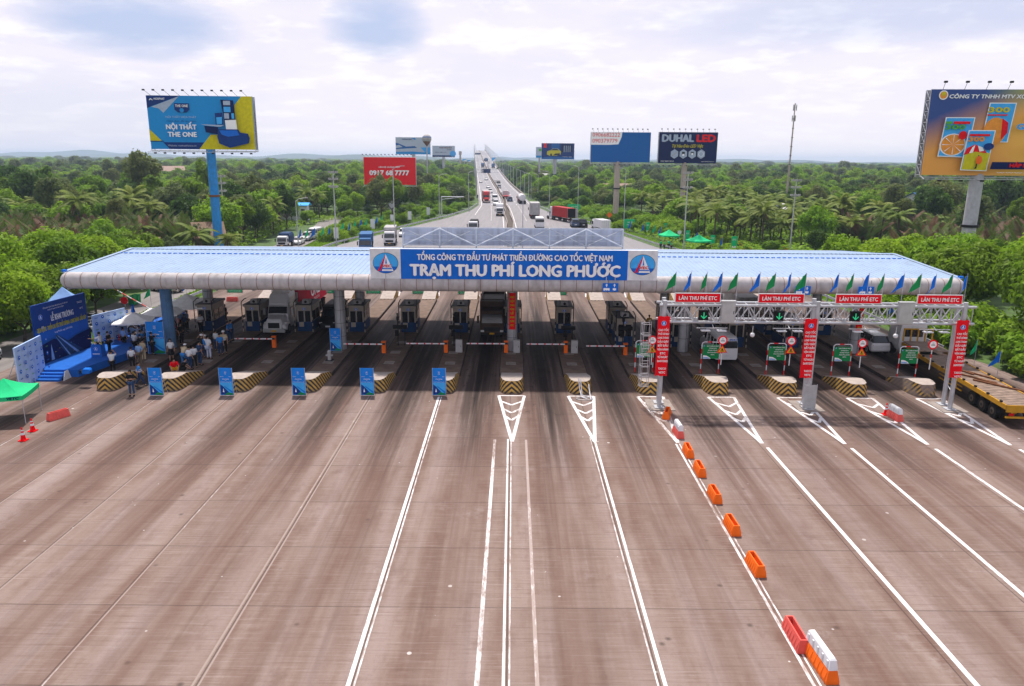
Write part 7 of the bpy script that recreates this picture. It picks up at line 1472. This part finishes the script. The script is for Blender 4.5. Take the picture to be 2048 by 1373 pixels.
# palms
pl = {}
def put_palm(x, y, sc, i, mat='leaf_palm'):
    k = i % 4
    if k not in pl: r = make_palm('coconut palm with drooping fronds among the trees', GP, 50+k, [6.5, 5.0, 4.0, 7.5][k], 17+k, 3.9); pl[k] = r; r.location = (x, y, -.1); r.scale = (sc,)*3
    else: r = copy_tree(pl[k], (x, y, -.1), float(rs6.uniform(0, 6.28)), None, None, sc)
    return r
np_ = {}
def put_nipa(x, y, sc, i):
    k = i % 3
    if k not in np_: r = make_nipa('clump of tall upright palm fronds with brown dried tips', GN_, 70+k); np_[k] = r; r.location = (x, y, -.1); r.scale = (sc,)*3
    else: r = copy_tree(np_[k], (x, y, -.1), float(rs6.uniform(0, 6.28)), None, None, sc)
i = 0
for _ in range(900):
    if i >= 105: break
    zone = rs6.integers(5)
    if zone < 3: Y = rs6.uniform(98, 150); x = rs6.uniform(-.72*Y-2, -62)
    else: Y = rs6.uniform(118, 200); x = rs6.uniform(72, .72*Y+2) if .72*Y > 74 else 1e9
    if x < 1e8 and not blocked(x, Y) and not (-70 < x < -58 and Y < 134 and Y > 124) and free(x, Y, 2.7): put_nipa(x, Y, float(rs6.uniform(.95, 1.3)), i); i += 1
i = 0
spots = [(-51.8, 122, 1.0, 1), (-50.9, 132, .8, 2), (-88, 152, 1.3, 0), (-84, 165, 1.2, 3)]
for x, y, s, k in spots: free(x, y, 2); put_palm(x, y, s, k)
for _ in range(2500):
    if i >= 150: break
    if rs6.random() < .62: Y = rs6.uniform(150, 235); x = right_lim(Y)+rs6.uniform(9, 60)
    else: Y = rs6.uniform(130, 260); x = left_lim(Y)-rs6.uniform(2, 75)
    if inview(x, Y, 2) and not blocked(x, Y) and free(x, Y, 3.0): put_palm(x, Y, float(rs6.uniform(.8, 1.15)), i); i += 1
# individual broadleaf trees
nt = 28; kinds = ['b', 'm', 'm', 'd', 'm', 'g', 'd', 'b', 'g', 'd']
pts = []
for Y0 in np.arange(100, 420, 6.0):
    W = .70*Y0+8
    for x0 in np.arange(-W, W, 6.6):
        x = x0+rs6.uniform(-2.4, 2.4); Y = Y0+rs6.uniform(-2.4, 2.4)
        if x > left_lim(Y)-1.5 and x < right_lim(Y)+(7 if Y < 190 else 3): 
            if not (Y > 205 and Y < 300 and x < 0 and x < float(np.interp(Y, [a[1] for a in AL], [a[0] for a in AL]))-7): continue
        if not inview(x, Y, 3): continue
        pts.append((Y, x))
pts.sort(); ind = []; rest = []
for Y, x in pts:
    if blocked(x, Y): continue
    if x < -60 and 96 < Y < 152 and rs6.random() < .93: continue
    if x > 0 and Y < 232 and Y > 112 and x < right_lim(Y)+46 and rs6.random() < .8: continue
    if x > 78 and 120 < Y < 205 and rs6.random() < .75: continue
    if not free(x, Y, 2.6): continue
    gap_ = math.sin(x*.045+1.3)*math.sin(Y*.05+.4)
    if gap_ > .80: continue
    if len(ind) < 268: ind.append((Y, x))
    else: rest.append((Y, x))
for Y, x in ind:
    rd = (x > 20 and x < 75 and 120 < Y < 175); sc = float(rs6.choice([rs6.uniform(.5, .85), rs6.uniform(.8, 1.15), rs6.uniform(1.1, 1.5)], p=[.35, .42, .23]))*(.8 if rd else 1)*(.7 if Y < 135 else 1)
    if Y < 330 and 214 < Y and -48 < x < -28: sc *= .7
    put_tree(kinds[int(rs6.integers(len(kinds)))], x, Y, sc, None, float(rs6.uniform(.75, 1.4)))
# tall loose tree on the left skyline
put_tree('g', -100, 205, 1.9, 'tall loose feathery tree standing above the left skyline', 1.15)
# far woodland: one uncountable mass
far = [(x, Y, float(rs6.uniform(.75, 1.25)), float(rs6.uniform(.8, 1.25))) for Y, x in rest]
for (ya, yb_, dy, dx, s0_, s1_, zs) in ((400, 620, 8.5, 9.0, .9, 1.5, 1.0), (620, 1100, 15, 15, 1.4, 2.3, .75), (1100, 2200, 34, 30, 2.6, 4.2, .42), (2200, 4300, 80, 55, 5, 8, .24)):
    for Y0 in np.arange(ya, yb_, dy):
        W = .74*Y0+15
        for x0 in np.arange(-W, W, dx):
            x = x0+rs6.uniform(-.4, .4)*dx; Y = Y0+rs6.uniform(-.45, .45)*dy
            if Y < 1640 and left_lim(Y)-1 < x < right_lim(Y)+1: continue
            if math.sin(x*.012+.7)*math.sin(Y*.009+2) > .72 and Y < 1500: continue
            s_ = float(rs6.uniform(s0_, s1_)); far.append((x, Y, s_, zs*float(rs6.uniform(.75, 1.3))))
for Y in np.arange(288, 1500, 5.5):
    for sd_ in (-1, 1):
        s_ = smooth_BS(Y)
        for k in range(3):
            x = (s_[1]-5.0-k*4.5 if sd_ < 0 else s_[3]+5.0+k*4.5)+float(rs6.uniform(-1.2, 1.2)); far.append((x, float(Y+rs6.uniform(-2, 2)), float(rs6.uniform(.55, .95)), float(rs6.uniform(.6, .9)) if Y < 480 else 1.0))
def far_woods():
    me = bpy.data.meshes.new('far_woodland'); me.from_pydata([(a, c, -.2) for a, c, _, _ in far], [], []); n = len(far)
    at = me.attributes.new('sc', 'FLOAT_VECTOR', 'POINT'); at.data.foreach_set('vector', np.array([(s, s, s*z) for _, _, s, z in far], dtype=np.float32).ravel())
    at = me.attributes.new('kind_id', 'INT', 'POINT'); at.data.foreach_set('value', rs6.choice(list(range(9)), n).astype(np.int32)); at = me.attributes.new('rot', 'FLOAT', 'POINT'); at.data.foreach_set('value', rs6.uniform(0, 6.28, n).astype(np.float32))
    o = bpy.data.objects.new('far_woodland', me); COL.objects.link(o); tag(o, 'distant dense green woodland fading to the horizon behind the toll plaza', 'woodland', None, 'stuff')
    ng = bpy.data.node_groups.new('woods', 'GeometryNodeTree'); ng.interface.new_socket('Geometry', in_out='INPUT', socket_type='NodeSocketGeometry'); ng.interface.new_socket('Geometry', in_out='OUTPUT', socket_type='NodeSocketGeometry')
    N = ng.nodes; L = ng.links; gi = N.new('NodeGroupInput'); go = N.new('NodeGroupOutput'); jn = N.new('GeometryNodeJoinGeometry')
    def attr(nm_, ty): a = N.new('GeometryNodeInputNamedAttribute'); a.data_type = ty; a.inputs[0].default_value = nm_; return a.outputs[0]
    sc_ = attr('sc', 'FLOAT_VECTOR'); kd = attr('kind_id', 'INT'); ro = attr('rot', 'FLOAT'); cx = N.new('ShaderNodeCombineXYZ'); L.new(ro, cx.inputs[2])
    protos = [made[k] for k in made if k[0] != 'n'][:9]
    for i, r in enumerate(protos):
        cr = [c for c in r.children if c.name.startswith('crown')][0]; oi = N.new('GeometryNodeObjectInfo'); oi.transform_space = 'ORIGINAL'; oi.inputs[0].default_value = cr; oi.inputs[1].default_value = True
        cmpn = N.new('FunctionNodeCompare'); cmpn.data_type = 'INT'; cmpn.operation = 'EQUAL'; ia = [s for s in cmpn.inputs if s.type == 'INT']; L.new(kd, ia[0]); ia[1].default_value = i
        ip = N.new('GeometryNodeInstanceOnPoints'); L.new(gi.outputs[0], ip.inputs['Points']); L.new(cmpn.outputs[0], ip.inputs['Selection']); L.new(oi.outputs['Geometry'], ip.inputs['Instance']); L.new(cx.outputs[0], ip.inputs['Rotation']); L.new(sc_, ip.inputs['Scale']); L.new(ip.outputs[0], jn.inputs[0])
    L.new(jn.outputs[0], go.inputs[0]); o.modifiers.new('woods', 'NODES').node_group = ng
far_woods()
# hills on the horizon
b = MB(); prev = None; rs_ = random.Random(9)
for ring, (D, hh) in enumerate(((4600, 32), (5500, 42), (6400, 52))):
    P = []
    for i in range(161):
        x = -D*1.1+D*2.2*i/160; h_ = hh*(.45+.35*math.sin(i*.11+ring*2)+.25*math.sin(i*.31+ring)+.12*math.sin(i*.9+ring*5)); h_ *= (1.25 if x < 0 else .8); P.append((x, D, max(8, h_)))
    for a, c in zip(P, P[1:]): b.add([(a[0], a[1]-500, -1), (c[0], c[1]-500, -1), c, a, (a[0], a[1]+600, -1), (c[0], c[1]+600, -1)], [(0, 1, 2, 3), (3, 2, 5, 4)], 'leaf_dark')
struct('hills', b)
# grass verges
GC = []
rs7 = np.random.default_rng(5)
def verge(poly, n):
    for _ in range(n): k = rs7.integers(len(poly)-1); f = rs7.random(); a, c = poly[k], poly[k+1]; Y = a[0]+(c[0]-a[0])*f; lo = a[1]+(c[1]-a[1])*f; hi = a[2]+(c[2]-a[2])*f; GC.append((rs7.uniform(lo, hi), Y, -.05))
verge([(62, -41.6, -40.0), (98, -41.5, -39.5), (150, -41.5, -36.3)], 5000); verge([(150, -41.5, -36.3), (188, -43, -28.3), (226, -48, -20.3)], 5000); verge([(66, 40.2, 44), (92, 40.2, 43), (126, 36, 40), (188, 24.5, 28), (250, 13.5, 17)], 6000)
und = []
for _ in range(52000):
    Y = rs7.uniform(100, 240); sd_ = rs7.random()
    if sd_ < .62: x = right_lim(Y)+rs7.uniform(1, 70)
    else: x = left_lim(Y)-rs7.uniform(1, 60)
    if inview(x, Y, 2): und.append((x, Y, .1+.9*abs(math.sin(x*.7)*math.sin(Y*.6))*rs7.random()+rs7.random()*.5))
und = np.array(und); Nu = rs7.normal(size=(len(und), 3))*.6; Nu[:, 2] = abs(Nu[:, 2])+.5; Nu /= np.linalg.norm(Nu, axis=1, keepdims=True)
o = bpy.data.objects.new('undergrowth', leaves_mesh('undergrowth', und, Nu, .42, 'leaf_shrub', rs7)); COL.objects.link(o); tag(o, 'tangled bright green undergrowth between the trees', 'undergrowth', None, 'stuff')
GC = np.array(GC); Nn = rs7.normal(size=(len(GC), 3)); Nn[:, 2] *= .3; Nn /= np.linalg.norm(Nn, axis=1, keepdims=True); GC[:, 2] += .12
o = bpy.data.objects.new('grass', leaves_mesh('grass', GC, Nn, .22, 'leaf_shrub', rs7)); COL.objects.link(o); tag(o, 'short bright grass and weeds on the verges behind the guardrails', 'grass', None, 'stuff')
# ------------------------------------------------------------------ houses among the trees
def house(x, y, w_, d, h, roof, wall, label, rz=0.0, rise=1.6, name='house'):
    r = T(name, label, 'house', (x, y, -.1), rz); b = MB(); b.box(-w_/2, -d/2, 0, w_/2, d/2, h, wall); b.add([(-w_/2, -d/2, h), (-w_/2, d/2, h), (-w_/2, 0, h+rise*.92)], [(0, 2, 1)], wall); b.add([(w_/2, -d/2, h), (w_/2, d/2, h), (w_/2, 0, h+rise*.92)], [(0, 1, 2)], wall); b.build('wall', r)
    b = MB(); e = .6
    for s in (-1, 1): b.add([(-w_/2-e, s*(d/2+e), h-.25), (w_/2+e, s*(d/2+e), h-.25), (w_/2+e, 0, h+rise), (-w_/2-e, 0, h+rise), (-w_/2-e, s*(d/2+e), h-.4), (w_/2+e, s*(d/2+e), h-.4), (w_/2+e, 0, h+rise-.15), (-w_/2-e, 0, h+rise-.15)], [(0, 1, 2, 3), (4, 7, 6, 5), (0, 4, 5, 1), (0, 3, 7, 4), (1, 5, 6, 2)], roof)
    b.build('roof', r)
    for i in range(2): b = MB(); b.box(-w_*.3+i*w_*.35, -d/2-.03, h*.35, -w_*.3+i*w_*.35+1.1, -d/2-.002, h*.75, 'glass'); b.build('window', r)
    b = MB(); b.box(w_*.3, -d/2-.04, 0, w_*.3+1, -d/2-.003, h*.75, 'bark'); b.build('door', r)
for args in ((-63.5, 122, 10, 4.5, 2.6, 'thatch', 'bark', 'long thatched hut behind the round trees left of the blue billboard pole', .05, 1.8), (-56.5, 138, 4.5, 5, 3.2, 'thatch', 'bark', 'thatched hut just right of the blue billboard pole', .5, 2.4), 
             (70, 205, 9, 7, 4.6, 'white', 'cream', 'white roofed shed among the coconut palms', .4, 1.4), (112, 208, 9, 10, 6.3, 'truck_blue', 'white', 'blue roofed white house among the trees right', .75, 3.0), (46, 330, 14, 8, 6, 'tile_brown', 'pink', 'pinkish house below the yellow car billboard', .2, 1.5),
             (-82, 300, 12, 7, 6.2, 'grey_box', 'white', 'grey roofed white building left of the red billboard', .1, 1.2), (-190, 420, 14, 9, 10, 'tile_brown', 'white', 'white house with brown roof on the left skyline', .5, 2.5), (22, 420, 12, 7, 9, 'grey_box', 'white', 'white roofed building right of the bridge road', .1, 1.0), (-60, 205, 8, 2.4, 5.0, 'sky_print', 'white', 'small white and blue cabin showing in the bushes left', 0, .4)): house(*args)
# ------------------------------------------------------------------ haze: the damp air that pales the distance
hzm = bpy.data.materials.new('haze_air'); hzm.use_nodes = True; t = NT(hzm.node_tree); pv = t.n('ShaderNodeVolumePrincipled'); pv.inputs['Color'].default_value = (.62, .78, 1.0, 1); pv.inputs['Density'].default_value = .00019; pv.inputs['Anisotropy'].default_value = .3; t.n('ShaderNodeOutputMaterial', None, Volume=pv.outputs[0]); MATS['haze_air'] = hzm
b = MB(); b.box(-13800, -320, -2.0, 13800, 7200, 62, 'haze_air'); o = b.build('haze'); tag(o, 'pale even haze that fades the distant woodland', 'haze', None, 'stuff')
